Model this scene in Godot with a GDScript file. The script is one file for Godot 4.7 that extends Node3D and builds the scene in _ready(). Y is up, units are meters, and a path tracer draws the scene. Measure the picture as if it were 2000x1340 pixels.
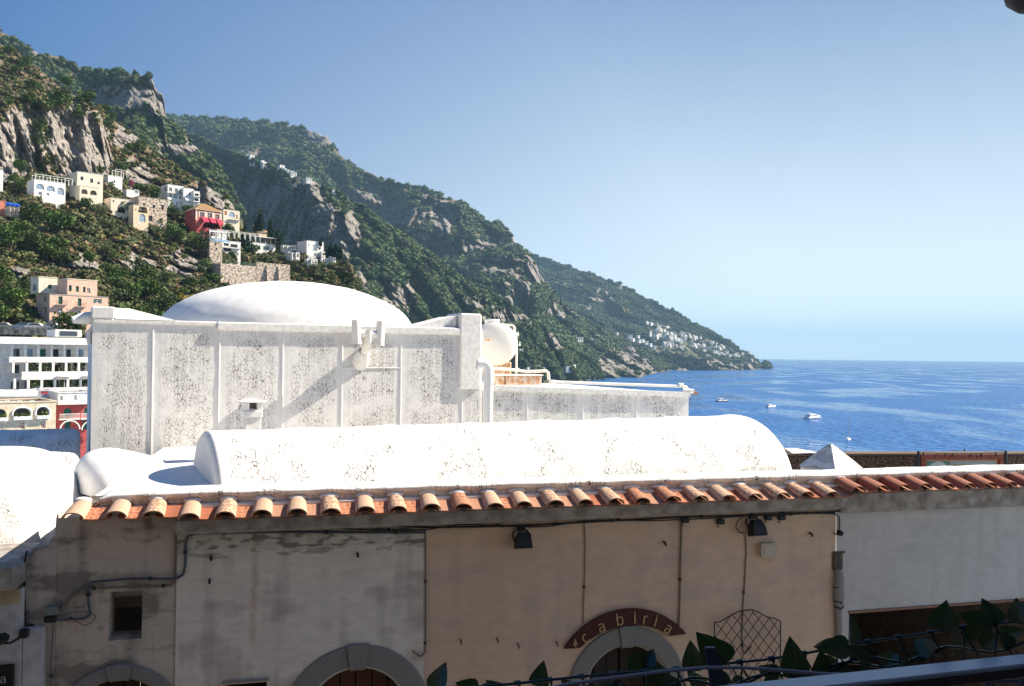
extends Node3D
# A white vaulted roof above an alley in a cliffside town, the coast and the sea behind it.
# World: y up, metres, eye level at y = 0, the sea at y = SEA. View directions are given in the
# photograph's own pixels (2000 x 1340) and turned into true positions at true distances.
const FOCAL := 1664.0
const SEA := -55.0
var eye := Basis.from_euler(Vector3(0.0138, 0.0, 0.0099))
var rng := RandomNumberGenerator.new()
var taken := {}
var M := {}

# ---------------------------------------------------------------- geometry collector
class MB:
	var v := PackedVector3Array()
	var n := PackedVector3Array()
	var t := PackedVector2Array()
	var c := PackedColorArray()
	var i := PackedInt32Array()
	var col := Color(1, 1, 1)
	var colored := false
	func vert(p: Vector3, nn: Vector3, uv := Vector2.ZERO) -> int:
		v.append(p); n.append(nn); t.append(uv); c.append(col)
		return v.size() - 1
	# corners run counter-clockwise seen from outside
	func quad(a: Vector3, b: Vector3, d: Vector3, e: Vector3, u := []) -> void:
		var nn := (b - a).cross(d - a)
		if nn.length_squared() < 1e-14:
			nn = (d - a).cross(e - a)
		nn = nn.normalized()
		var k := v.size()
		if u.is_empty():
			u = [Vector2(a.x, a.y), Vector2(b.x, b.y), Vector2(d.x, d.y), Vector2(e.x, e.y)]
		vert(a, nn, u[0]); vert(b, nn, u[1]); vert(d, nn, u[2]); vert(e, nn, u[3])
		i.append_array(PackedInt32Array([k, k + 2, k + 1, k, k + 3, k + 2]))
	func tri(a: Vector3, b: Vector3, d: Vector3) -> void:
		var nn := (b - a).cross(d - a).normalized()
		var k := v.size()
		vert(a, nn, Vector2(a.x, a.y)); vert(b, nn, Vector2(b.x, b.y)); vert(d, nn, Vector2(d.x, d.y))
		i.append_array(PackedInt32Array([k, k + 2, k + 1]))
	func box(lo: Vector3, hi: Vector3, x := Transform3D()) -> void:
		var p := []
		for k in 8:
			p.append(x * Vector3(hi.x if k & 1 else lo.x, hi.y if k & 2 else lo.y, hi.z if k & 4 else lo.z))
		quad(p[4], p[5], p[7], p[6]); quad(p[1], p[0], p[2], p[3])
		quad(p[5], p[1], p[3], p[7]); quad(p[0], p[4], p[6], p[2])
		quad(p[6], p[7], p[3], p[2]); quad(p[0], p[1], p[5], p[4])
	# a box whose edges are chamfered by ch
	func cbox(lo: Vector3, hi: Vector3, ch := 0.01, x := Transform3D()) -> void:
		var f := func(k: int, axis: int) -> Vector3:
			var p := Vector3(hi.x if k & 1 else lo.x, hi.y if k & 2 else lo.y, hi.z if k & 4 else lo.z)
			for a in 3:
				if a != axis:
					p[a] += -ch if k & (1 << a) else ch
			return x * p
		var faces := [[4, 5, 7, 6, 2], [1, 0, 2, 3, 2], [5, 1, 3, 7, 0], [0, 4, 6, 2, 0], [6, 7, 3, 2, 1], [0, 1, 5, 4, 1]]
		for q in faces:
			quad(f.call(q[0], q[4]), f.call(q[1], q[4]), f.call(q[2], q[4]), f.call(q[3], q[4]))
		var mid := x * ((lo + hi) / 2.0)
		for e in [[0, 1, 1, 2], [2, 3, 1, 2], [4, 5, 1, 2], [6, 7, 1, 2], [0, 2, 0, 2], [1, 3, 0, 2], [4, 6, 0, 2], [5, 7, 0, 2], [0, 4, 0, 1], [1, 5, 0, 1], [2, 6, 0, 1], [3, 7, 0, 1]]:
			var a: Vector3 = f.call(e[0], e[2]); var b: Vector3 = f.call(e[1], e[2]); var d: Vector3 = f.call(e[1], e[3]); var g: Vector3 = f.call(e[0], e[3])
			if (b - a).cross(d - a).dot((a + d) / 2.0 - mid) > 0: quad(a, b, d, g)
			else: quad(g, d, b, a)
		for k in 8:
			var a: Vector3 = f.call(k, 0); var b: Vector3 = f.call(k, 1); var d: Vector3 = f.call(k, 2)
			if (b - a).cross(d - a).dot(a - mid) > 0: tri(a, b, d)
			else: tri(a, d, b)
	# rows of points; smooth; outward is (along a row) x (from row to row)
	func grid(rows: Array, uvs := [], flip := false, cols := []) -> void:
		var h := rows.size(); var w: int = rows[0].size(); var k := v.size()
		var keep := col
		for r in h:
			for q in w:
				var a: Vector3 = rows[r][mini(q + 1, w - 1)] - rows[r][maxi(q - 1, 0)]
				var b: Vector3 = rows[mini(r + 1, h - 1)][q] - rows[maxi(r - 1, 0)][q]
				var nn := a.cross(b)
				if nn.length_squared() < 1e-13: nn = Vector3.UP
				else: nn = nn.normalized() * (-1.0 if flip else 1.0)
				if not cols.is_empty(): col = cols[r][q]
				vert(rows[r][q], nn, uvs[r][q] if not uvs.is_empty() else Vector2(q, r))
		col = keep
		for r in h - 1:
			for q in w - 1:
				var a := k + r * w + q
				if flip: i.append_array(PackedInt32Array([a, a + 1, a + w + 1, a, a + w + 1, a + w]))
				else: i.append_array(PackedInt32Array([a, a + w + 1, a + 1, a, a + w, a + w + 1]))
	func tube(pts: Array, rad, sides := 6, caps := true) -> void:
		var rows := []
		var up := Vector3(0.31, 0.9, 0.2)
		for k in pts.size():
			var d: Vector3 = (pts[mini(k + 1, pts.size() - 1)] - pts[maxi(k - 1, 0)]).normalized()
			if absf(d.dot(up.normalized())) > 0.97: up = Vector3(0.9, 0.1, 0.4)
			var a := d.cross(up).normalized(); var b := a.cross(d)
			up = b
			var r: float = rad[k] if rad is Array else rad
			var row := []
			for s in sides + 1:
				var g := TAU * s / sides
				row.append(pts[k] + (a * cos(g) + b * sin(g)) * r)
			rows.append(row)
		var at := v.size()
		grid(rows, [], true)
		for k in pts.size():
			for s in sides + 1:
				n[at + k * (sides + 1) + s] = (rows[k][s] - pts[k]).normalized() if (rows[k][s] - pts[k]).length() > 1e-6 else Vector3.UP
		if caps:
			for e in [0, pts.size() - 1]:
				for s in sides:
					if e == 0: tri(pts[e], rows[e][s], rows[e][s + 1])
					else: tri(pts[e], rows[e][s + 1], rows[e][s])
	# profile of (radius, height) turned round the y axis of x
	func lathe(prof: Array, sides := 16, x := Transform3D(), sx := 1.0) -> void:
		var rows := []
		for p in prof:
			var row := []
			for s in sides + 1:
				var g := -TAU * s / sides
				row.append(x * Vector3(cos(g) * maxf(p.x, 0.003) * sx, p.y, sin(g) * maxf(p.x, 0.003)))
			rows.append(row)
		grid(rows)
	# a flat polygon (counter-clockwise in x, y) pushed from z0 to z1
	func slab(poly: PackedVector2Array, z0: float, z1: float, x := Transform3D()) -> void:
		if Geometry2D.is_polygon_clockwise(poly): poly.reverse()
		var tr := Geometry2D.triangulate_polygon(poly)
		for k in range(0, tr.size(), 3):
			var a := poly[tr[k]]; var b := poly[tr[k + 1]]; var d := poly[tr[k + 2]]
			if (b - a).cross(d - a) < 0:
				var s := b; b = d; d = s
			tri(x * Vector3(a.x, a.y, z1), x * Vector3(b.x, b.y, z1), x * Vector3(d.x, d.y, z1))
			tri(x * Vector3(a.x, a.y, z0), x * Vector3(d.x, d.y, z0), x * Vector3(b.x, b.y, z0))
		for k in poly.size():
			var a := poly[k]; var b := poly[(k + 1) % poly.size()]
			quad(x * Vector3(a.x, a.y, z1), x * Vector3(a.x, a.y, z0), x * Vector3(b.x, b.y, z0), x * Vector3(b.x, b.y, z1))
	# a wall in the x, y plane facing +z with recessed openings [x0, y0, x1, y1, rise]; rise > 0 rounds the top
	func wall(x0: float, y0: float, x1: float, y1: float, holes: Array, deep: float, z := 0.0, step := 0.0) -> void:
		var xs := [x0, x1]; var ys := [y0, y1]
		for o in holes:
			for e in [o[0], o[2]]: if e > x0 and e < x1: xs.append(e)
			for e in [o[1], o[3]]: if e > y0 and e < y1: ys.append(e)
		if step > 0:
			for k in int((x1 - x0) / step): xs.append(x0 + step * (k + 1) * 0.999)
			for k in int((y1 - y0) / step): ys.append(y0 + step * (k + 1) * 0.999)
		xs.sort(); ys.sort()
		for a in xs.size() - 1:
			if xs[a + 1] - xs[a] < 1e-5: continue
			for b in ys.size() - 1:
				if ys[b + 1] - ys[b] < 1e-5: continue
				var cx: float = (xs[a] + xs[a + 1]) / 2.0; var cy: float = (ys[b] + ys[b + 1]) / 2.0
				var open := false
				for o in holes:
					if cx > o[0] and cx < o[2] and cy > o[1] and cy < o[3]: open = true
				if not open:
					quad(Vector3(xs[a], ys[b], z), Vector3(xs[a + 1], ys[b], z), Vector3(xs[a + 1], ys[b + 1], z), Vector3(xs[a], ys[b + 1], z))
		for o in holes:
			var top := []
			var rise: float = o[4] if o.size() > 4 else 0.0
			var N := 14 if rise > 0 else 1
			for k in N + 1:
				var g := float(k) / N
				var y: float = o[3] if rise <= 0 else o[3] - rise + rise * sqrt(maxf(0.0, 1.0 - pow(g * 2 - 1, 2)))
				top.append(Vector2(lerpf(o[0], o[2], g), y))
			for k in N:
				var p: Vector2 = top[k]; var q: Vector2 = top[k + 1]
				if rise > 0:
					quad(Vector3(p.x, p.y, z), Vector3(q.x, q.y, z), Vector3(q.x, o[3], z), Vector3(p.x, o[3], z))
				quad(Vector3(p.x, p.y, z), Vector3(p.x, p.y, z - deep), Vector3(q.x, q.y, z - deep), Vector3(q.x, q.y, z))
			var l: Vector2 = top[0]; var r: Vector2 = top[N]
			quad(Vector3(o[0], o[1], z), Vector3(o[0], o[1], z - deep), Vector3(l.x, l.y, z - deep), Vector3(l.x, l.y, z))
			quad(Vector3(r.x, r.y, z), Vector3(r.x, r.y, z - deep), Vector3(o[2], o[1], z - deep), Vector3(o[2], o[1], z))
			quad(Vector3(o[2], o[1], z), Vector3(o[2], o[1], z - deep), Vector3(o[0], o[1], z - deep), Vector3(o[0], o[1], z))
	# move all that was added after vertex number k0
	func move(x: Transform3D, k0 := 0) -> void:
		for k in range(k0, v.size()):
			v[k] = x * v[k]
			n[k] = (x.basis * n[k]).normalized()
	func mesh() -> ArrayMesh:
		var a := []
		a.resize(Mesh.ARRAY_MAX)
		a[Mesh.ARRAY_VERTEX] = v; a[Mesh.ARRAY_NORMAL] = n; a[Mesh.ARRAY_TEX_UV] = t; a[Mesh.ARRAY_INDEX] = i
		if colored: a[Mesh.ARRAY_COLOR] = c
		var m := ArrayMesh.new()
		if v.size(): m.add_surface_from_arrays(Mesh.PRIMITIVE_TRIANGLES, a)
		return m

# ---------------------------------------------------------------- directions, things, parts
func ray(px: float, py: float) -> Vector3:
	return eye * Vector3((px - 1000.0) / FOCAL, (670.0 - py) / FOCAL, -1.0)
func pt(px: float, py: float, d: float) -> Vector3:
	return ray(px, py) * d
func sea_pt(px: float, py: float) -> Vector3:
	var r := ray(px, py)
	return r * (SEA / r.y)
# where the line of sight meets the upright plane z = w of a frame
func on(x: Transform3D, px: float, py: float, w := 0.0) -> Vector3:
	var o := x.affine_inverse() * Vector3.ZERO
	var r := x.basis.inverse() * ray(px, py)
	return o + r * ((w - o.z) / r.z)
func frame(at: Vector3, deg: float) -> Transform3D:
	return Transform3D(Basis(Vector3.UP, deg_to_rad(deg)), at)
func numbered(called: String) -> String:
	if not taken.has(called):
		taken[called] = 0
		return called
	taken[called] += 1
	return "%s_%03d" % [called, taken[called]]
func tag(o: Node, label: String, category: String, group := "", kind := "") -> void:
	if label: o.set_meta("label", label)
	if category: o.set_meta("category", category)
	if group: o.set_meta("group", group)
	if kind: o.set_meta("kind", kind)
func thing(called: String, label: String, category: String, x := Transform3D(), group := "") -> Node3D:
	var o := Node3D.new()
	o.name = numbered(called)
	add_child(o)
	o.transform = x
	tag(o, label, category, group, "thing")
	return o
func part(parent: Node, called: String, mb: MB, m: Material, x := Transform3D()) -> MeshInstance3D:
	return put(parent, called, mb.mesh(), m, x)
func put(parent: Node, called: String, mesh: Mesh, m: Material, x := Transform3D()) -> MeshInstance3D:
	var o := MeshInstance3D.new()
	o.name = numbered(called) if parent == self else called
	o.mesh = mesh
	o.material_override = m
	o.transform = x
	parent.add_child(o, true)
	return o
func structure(called: String, mb: MB, m: Material) -> MeshInstance3D:
	var o := part(self, called, mb, m)
	o.set_meta("kind", "structure")
	return o
func copy_of(o: Node3D, x: Transform3D, label := "") -> Node3D:
	var base := String(o.name)
	if base.length() > 4 and base[-4] == "_" and base.right(3).is_valid_int(): base = base.left(-4)
	var c: Node3D = o.duplicate()
	c.name = numbered(base)
	add_child(c)
	c.transform = x
	if label: c.set_meta("label", label)
	return c

func rank(k: int) -> String:
	return ["leftmost", "second", "third", "fourth", "fifth", "sixth", "seventh", "eighth", "ninth", "tenth", "eleventh", "twelfth", "thirteenth", "fourteenth", "fifteenth", "sixteenth", "seventeenth", "eighteenth", "nineteenth", "twentieth"][k] if k < 20 else "%dth" % (k + 1)

# ---------------------------------------------------------------- materials (colours are linear, real-world)
func lin(r: float, g: float, b: float) -> Color:
	return Color(r, g, b).linear_to_srgb()
func mat(c: Color, rough := 0.85, tex: Texture2D = null, scale := 1.0, bump: Texture2D = null, bump_cm := 1.0) -> StandardMaterial3D:
	var m := StandardMaterial3D.new()
	m.albedo_color = c
	m.roughness = rough
	m.metallic_specular = 0.4
	if tex or bump:
		m.uv1_triplanar = true
		m.uv1_scale = Vector3.ONE * scale
		m.uv1_triplanar_sharpness = 4.0
	if tex: m.albedo_texture = tex
	if bump:
		m.heightmap_enabled = true
		m.heightmap_texture = bump
		m.heightmap_scale = bump_cm
	return m
func noise(freq: float, oct := 4, sd := 1, kind := FastNoiseLite.TYPE_SIMPLEX_SMOOTH) -> FastNoiseLite:
	var f := FastNoiseLite.new()
	f.noise_type = kind
	f.frequency = freq
	f.fractal_octaves = oct
	f.seed = sd
	return f
# seamless noise between two tones (linear), contrast about the middle
func noise_tex(size: int, freq: float, oct: int, lo: Color, hi: Color, gain := 1.0, sd := 1, kind := FastNoiseLite.TYPE_SIMPLEX_SMOOTH, sx := 1) -> ImageTexture:
	var f := noise(freq, oct, sd, kind)
	var im := f.get_seamless_image(size, size)
	im.convert(Image.FORMAT_L8)
	var src := im.get_data()
	var lut := PackedByteArray()
	for k in 256:
		var g := clampf((k / 255.0 - 0.5) * gain + 0.5, 0, 1)
		var q := lo.lerp(hi, g).linear_to_srgb()
		lut.append_array([int(q.r * 255), int(q.g * 255), int(q.b * 255)])
	var dst := PackedByteArray()
	dst.resize(size * size * 3)
	for k in size * size:
		var g := src[k] * 3
		dst[k * 3] = lut[g]; dst[k * 3 + 1] = lut[g + 1]; dst[k * 3 + 2] = lut[g + 2]
	var out := Image.create_from_data(size, size, false, Image.FORMAT_RGB8, dst)
	return ImageTexture.create_from_image(out)
var sun: DirectionalLight3D

func _ready() -> void:
	rng.seed = 4711
	view_and_light()
	materials()
	sea()
	coast()
	street()
	roofs()
	facade()
	town()
	trees()
	boats()
	balcony()

# ---------------------------------------------------------------- camera, sky, sun, exposure
func view_and_light() -> void:
	var cam := Camera3D.new()
	cam.name = "camera"
	cam.basis = eye
	cam.fov = rad_to_deg(2.0 * atan(670.0 / FOCAL))
	cam.near = 0.05
	cam.far = 90000.0
	add_child(cam)
	cam.current = true
	var to_sun := Vector3(cos(deg_to_rad(-18.0)), 0, sin(deg_to_rad(-18.0))) * cos(deg_to_rad(39.0)) + Vector3.UP * sin(deg_to_rad(39.0))
	sun = DirectionalLight3D.new()
	sun.name = "sun"
	sun.basis = Basis.looking_at(-to_sun)
	sun.light_energy = 1.6
	sun.light_color = Color(1.0, 0.95, 0.87)
	sun.light_angular_distance = 0.5
	sun.shadow_enabled = true
	add_child(sun)
	var env := Environment.new()
	env.background_mode = Environment.BG_SKY
	env.tonemap_mode = Environment.TONE_MAPPER_LINEAR
	env.tonemap_exposure = 2.5
	env.sdfgi_enabled = true
	env.ssao_enabled = true
	env.ssil_enabled = true
	env.fog_enabled = true
	env.fog_density = 0.00006
	env.fog_light_color = Color(0.68, 0.86, 1.0)
	var sky := Sky.new()
	var pano := PanoramaSkyMaterial.new()
	pano.panorama = sky_picture(to_sun)
	sky.sky_material = pano
	env.sky = sky
	var we := WorldEnvironment.new()
	we.name = "world"
	we.environment = env
	add_child(we)

# clear air: deep blue overhead, pale at the horizon and paler on the sun's side, a few faint clouds low over the sea
func sky_picture(to_sun: Vector3) -> ImageTexture:
	var w := 1024; var h := 512
	var im := Image.create(w, h, false, Image.FORMAT_RGBF)
	var cl := noise(2.2, 5, 9)
	for y in h:
		var el := PI / 2 - PI * (y + 0.5) / h
		for x in w:
			var az := TAU * (x + 0.5) / w
			var d := Vector3(sin(az) * cos(el), sin(el), -cos(az) * cos(el))
			var up := maxf(0.0, d.y)
			var low := pow(1.0 - up, 3.5)
			# the pale veil of the air is thicker towards the sun, and everywhere at the horizon
			var veil := lerpf(clampf(0.10 + 2.3 * d.dot(to_sun), 0.10, 1.22), 1.0, low * low)
			var c := Vector3(0.001, 0.048, 0.165).lerp(Vector3(0.47, 0.54, 0.565), clampf(low * veil, 0.0, 1.0))
			if up > 0.015 and up < 0.09:
				var k := cl.get_noise_3d(d.x * 3.0, d.y * 16.0, d.z * 3.0)
				var m := smoothstep(0.28, 0.6, k) * smoothstep(0.015, 0.03, up) * (1.0 - smoothstep(0.05, 0.09, up))
				c = c.lerp(Vector3(0.42, 0.42, 0.42), m * 0.6)
			im.set_pixel(x, y, Color(c.x, c.y, c.z))
	return ImageTexture.create_from_image(im)

func materials() -> void:
	var W := Color(1, 1, 1)
	M.mottle = noise_tex(512, 0.012, 5, Color(0.72, 0.72, 0.72), W, 1.6, 3)
	M.grain = noise_tex(512, 0.06, 5, Color(0.55, 0.55, 0.55), W, 1.5, 5)
	M.rocky = noise_tex(512, 0.02, 6, Color(0.35, 0.35, 0.37), W, 1.9, 7)
	M.fine = noise_tex(512, 0.15, 4, Color(0, 0, 0), W, 1.6, 8)
	M.masonry = noise_tex(512, 0.045, 5, Color(0.30, 0.28, 0.26), W, 2.0, 12)
	M.land = mat(Color(1, 1, 1), 0.95, M.rocky, 1.0 / 90.0)
	M.land.vertex_color_use_as_albedo = true
	M.land_near = mat(Color(1, 1, 1), 0.95, M.rocky, 1.0 / 22.0)
	M.land_near.vertex_color_use_as_albedo = true
	M.leaf = StandardMaterial3D.new()
	M.leaf.vertex_color_use_as_albedo = true
	M.leaf.roughness = 0.75
	M.leaf.metallic_specular = 0.25
	M.leaf.backlight_enabled = true
	M.leaf.backlight = Color(0.35, 0.4, 0.2)
	M.wood = mat(lin(0.11, 0.08, 0.055), 0.9, M.grain, 1.0)
	M.white = mat(lin(0.80, 0.79, 0.76), 0.8, M.mottle, 0.25)
	M.cream = mat(lin(0.74, 0.60, 0.42), 0.85, M.mottle, 0.2)
	M.ivory = mat(lin(0.76, 0.68, 0.54), 0.85, M.mottle, 0.2)
	M.pink = mat(lin(0.72, 0.47, 0.36), 0.85, M.mottle, 0.2)
	M.red = mat(lin(0.46, 0.09, 0.085), 0.85, M.mottle, 0.2)
	M.salmon = mat(lin(0.70, 0.27, 0.17), 0.85, M.mottle, 0.2)
	M.stone = mat(lin(0.44, 0.37, 0.30), 0.95, M.masonry, 0.035)
	M.stone_pale = mat(lin(0.58, 0.49, 0.40), 0.95, M.masonry, 0.035)
	M.roof_red = mat(lin(0.42, 0.19, 0.11), 0.9, M.grain, 0.5)
	M.roof_ochre = mat(lin(0.50, 0.31, 0.15), 0.9, M.grain, 0.5)
	M.dark = mat(lin(0.015, 0.016, 0.018), 0.5)
	M.pane = mat(lin(0.03, 0.04, 0.05), 0.08)
	M.pane.metallic_specular = 0.6
	M.pane_blue = mat(lin(0.20, 0.30, 0.42), 0.1)
	M.green = mat(lin(0.02, 0.12, 0.09), 0.6)
	M.orange = mat(lin(0.55, 0.19, 0.05), 0.6, M.grain, 1.5)
	M.awning = mat(lin(0.42, 0.03, 0.07), 0.8)
	M.awning_white = mat(lin(0.78, 0.78, 0.76), 0.8)
	M.grey = mat(lin(0.35, 0.35, 0.34), 0.8, M.mottle, 0.4)
	M.steel = mat(lin(0.55, 0.55, 0.55), 0.3)
	M.steel.metallic = 0.8
	M.blue = mat(lin(0.03, 0.13, 0.55), 0.4)

# ---------------------------------------------------------------- sea
func sea() -> void:
	var swell := noise(0.012, 3, 21)
	var wn := noise(0.055, 5, 23)
	var wi := wn.get_seamless_image(2048, 2048)
	wi.convert(Image.FORMAT_RGBA8)
	wi.bump_map_to_normal_map(4.0)
	# bands of smoother and rougher water: drawn out by the wind
	var slick := noise(0.012, 4, 22)
	var ri := slick.get_seamless_image(1024, 256)
	ri.resize(1024, 1024, Image.INTERPOLATE_CUBIC)
	var rd := ri.get_data()
	for k in rd.size():
		rd[k] = int(255 * lerpf(0.36, 0.08, smoothstep(0.50, 0.78, rd[k] / 255.0)))
	ri = Image.create_from_data(1024, 1024, false, Image.FORMAT_L8, rd)
	var m := StandardMaterial3D.new()
	m.albedo_color = lin(0.006, 0.085, 0.275)
	m.roughness = 1.0
	m.roughness_texture = ImageTexture.create_from_image(ri)
	m.metallic_specular = 0.32
	m.normal_enabled = true
	m.normal_texture = ImageTexture.create_from_image(wi)
	m.normal_scale = 1.0
	m.uv1_scale = Vector3.ONE
	var mb := MB.new()
	var rows := []; var uvs := []
	var R := 240
	for r in R:
		var dist := 60.0 * pow(26000.0 / 60.0, float(r) / (R - 1))
		var row := []; var ur := []
		for q in 361:
			var az := deg_to_rad(lerpf(-95.0, 95.0, q / 360.0))
			if q > 20 and q < 340: az = deg_to_rad(lerpf(-45.0, 45.0, (q - 20) / 320.0))
			elif q <= 20: az = deg_to_rad(lerpf(-95.0, -45.0, q / 20.0))
			else: az = deg_to_rad(lerpf(45.0, 95.0, (q - 340) / 20.0))
			var p := Vector3(sin(az) * dist, SEA, -cos(az) * dist)
			row.append(p)
			ur.append(Vector2(p.x / 1500.0, p.z / 1000.0))
		rows.append(row); uvs.append(ur)
	mb.grid(rows, uvs)
	for k in mb.v.size():
		var p := mb.v[k]
		var f := clampf(1.0 - p.length() / 9000.0, 0.1, 1.0)
		mb.n[k] = Vector3(swell.get_noise_2d(p.x, p.z) * 0.10 * f, 1.0, swell.get_noise_2d(p.x + 900, p.z) * 0.10 * f).normalized()
	structure("sea", mb, m)

# ---------------------------------------------------------------- hills
func curve(a: Array, x: float, k: int) -> float:
	if x <= a[0][0]: return a[0][k]
	for j in a.size() - 1:
		if x <= a[j + 1][0]:
			return lerpf(a[j][k], a[j + 1][k], (x - a[j][0]) / maxf(a[j + 1][0] - a[j][0], 0.001))
	return a[-1][k]
# how far a direction lies inside one of the patches [cx, cy, rx, ry]
func inside(list: Array, x: float, y: float, grow := 1.0) -> float:
	var best := 0.0
	for e in list:
		var d := pow((x - e[0]) / (e[2] * grow), 2) + pow((y - e[1]) / (e[3] * grow), 2)
		best = maxf(best, clampf(1.25 - d * 0.75, 0.0, 1.0))
	return best
func land_y(L: Dictionary, x: float, t: float) -> float:
	return lerpf(curve(L.crest, x, 1), curve(L.base, x, 1), t)
func land_t(L: Dictionary, x: float, y: float) -> float:
	var a := curve(L.crest, x, 1)
	return clampf((y - a) / (curve(L.base, x, 1) - a), 0.0, 1.0)
func rock_at(L: Dictionary, x: float, y: float) -> float:
	var wob: float = L.n.get_noise_2d(x * 0.035, y * 0.05)
	return smoothstep(0.35, 0.62, inside(L.rock, x + wob * 26.0, y + wob * 20.0, 1.0 if L.called == "near_hillside" else 1.28) + wob * 0.55)
func land_point(L: Dictionary, x: float, t: float) -> Vector3:
	var y := land_y(L, x, t)
	var dc := curve(L.crest, x, 2); var db := curve(L.base, x, 2)
	var d := db + (dc - db) * pow(1.0 - t, L.p)
	for b in L.get("bulge", []):
		var e := pow(absf(x - b[0]) / b[2], 4) + pow(absf(y - b[1]) / b[3], 4)
		d -= b[4] * exp(-e)
	for c in L.get("cliff", []):
		var wx: float = smoothstep(c[0] - 10.0, c[0] + 10.0, x) * (1.0 - smoothstep(c[1] - 12.0, c[1] + 12.0, x + (y - c[2]) * c[4]))
		if wx > 0.0 and y < c[3] and y > c[2] - 45.0:
			var foot := db + (dc - db) * pow(1.0 - land_t(L, x, c[3]), L.p)
			var lean: float = foot * (1.0 + 0.03 * (c[3] - y) / (c[3] - c[2]))
			d = lerpf(d, minf(d, lean), wx * smoothstep(c[2] - 45.0, c[2], y))
	var p := pt(x, y, d)
	var a: float = L.amp
	var nz: float = L.n.get_noise_3d(p.x / a, p.y / a * 0.45, p.z / a) * 2.0
	var fine: float = L.n.get_noise_3d(p.x / a * 4.0 + 50, p.y / a * 1.5, p.z / a * 4.0)
	var rk := rock_at(L, x, y)
	var flute: float = L.n.get_noise_3d(p.x / a * 3.2, p.y / a * 0.8, p.z / a * 3.2 + 30)
	var edge := smoothstep(0.0, 0.04, t)
	var push: float = (nz * a * 0.55 + fine * a * L.get("fine", 0.2) + rk * (flute * a * 0.26 + L.n.get_noise_3d(p.x / a * 13.0, p.y / a * 6.0, p.z / a * 13.0) * a * 0.10)) * edge
	var out: Vector3 = p * (1.0 + push / p.length())
	out.y += fine * a * 0.06
	return out
func land_depth(L: Dictionary, x: float, y: float) -> float:
	var p := land_point(L, x, land_t(L, x, y))
	return -(eye.inverse() * p).z

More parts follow.
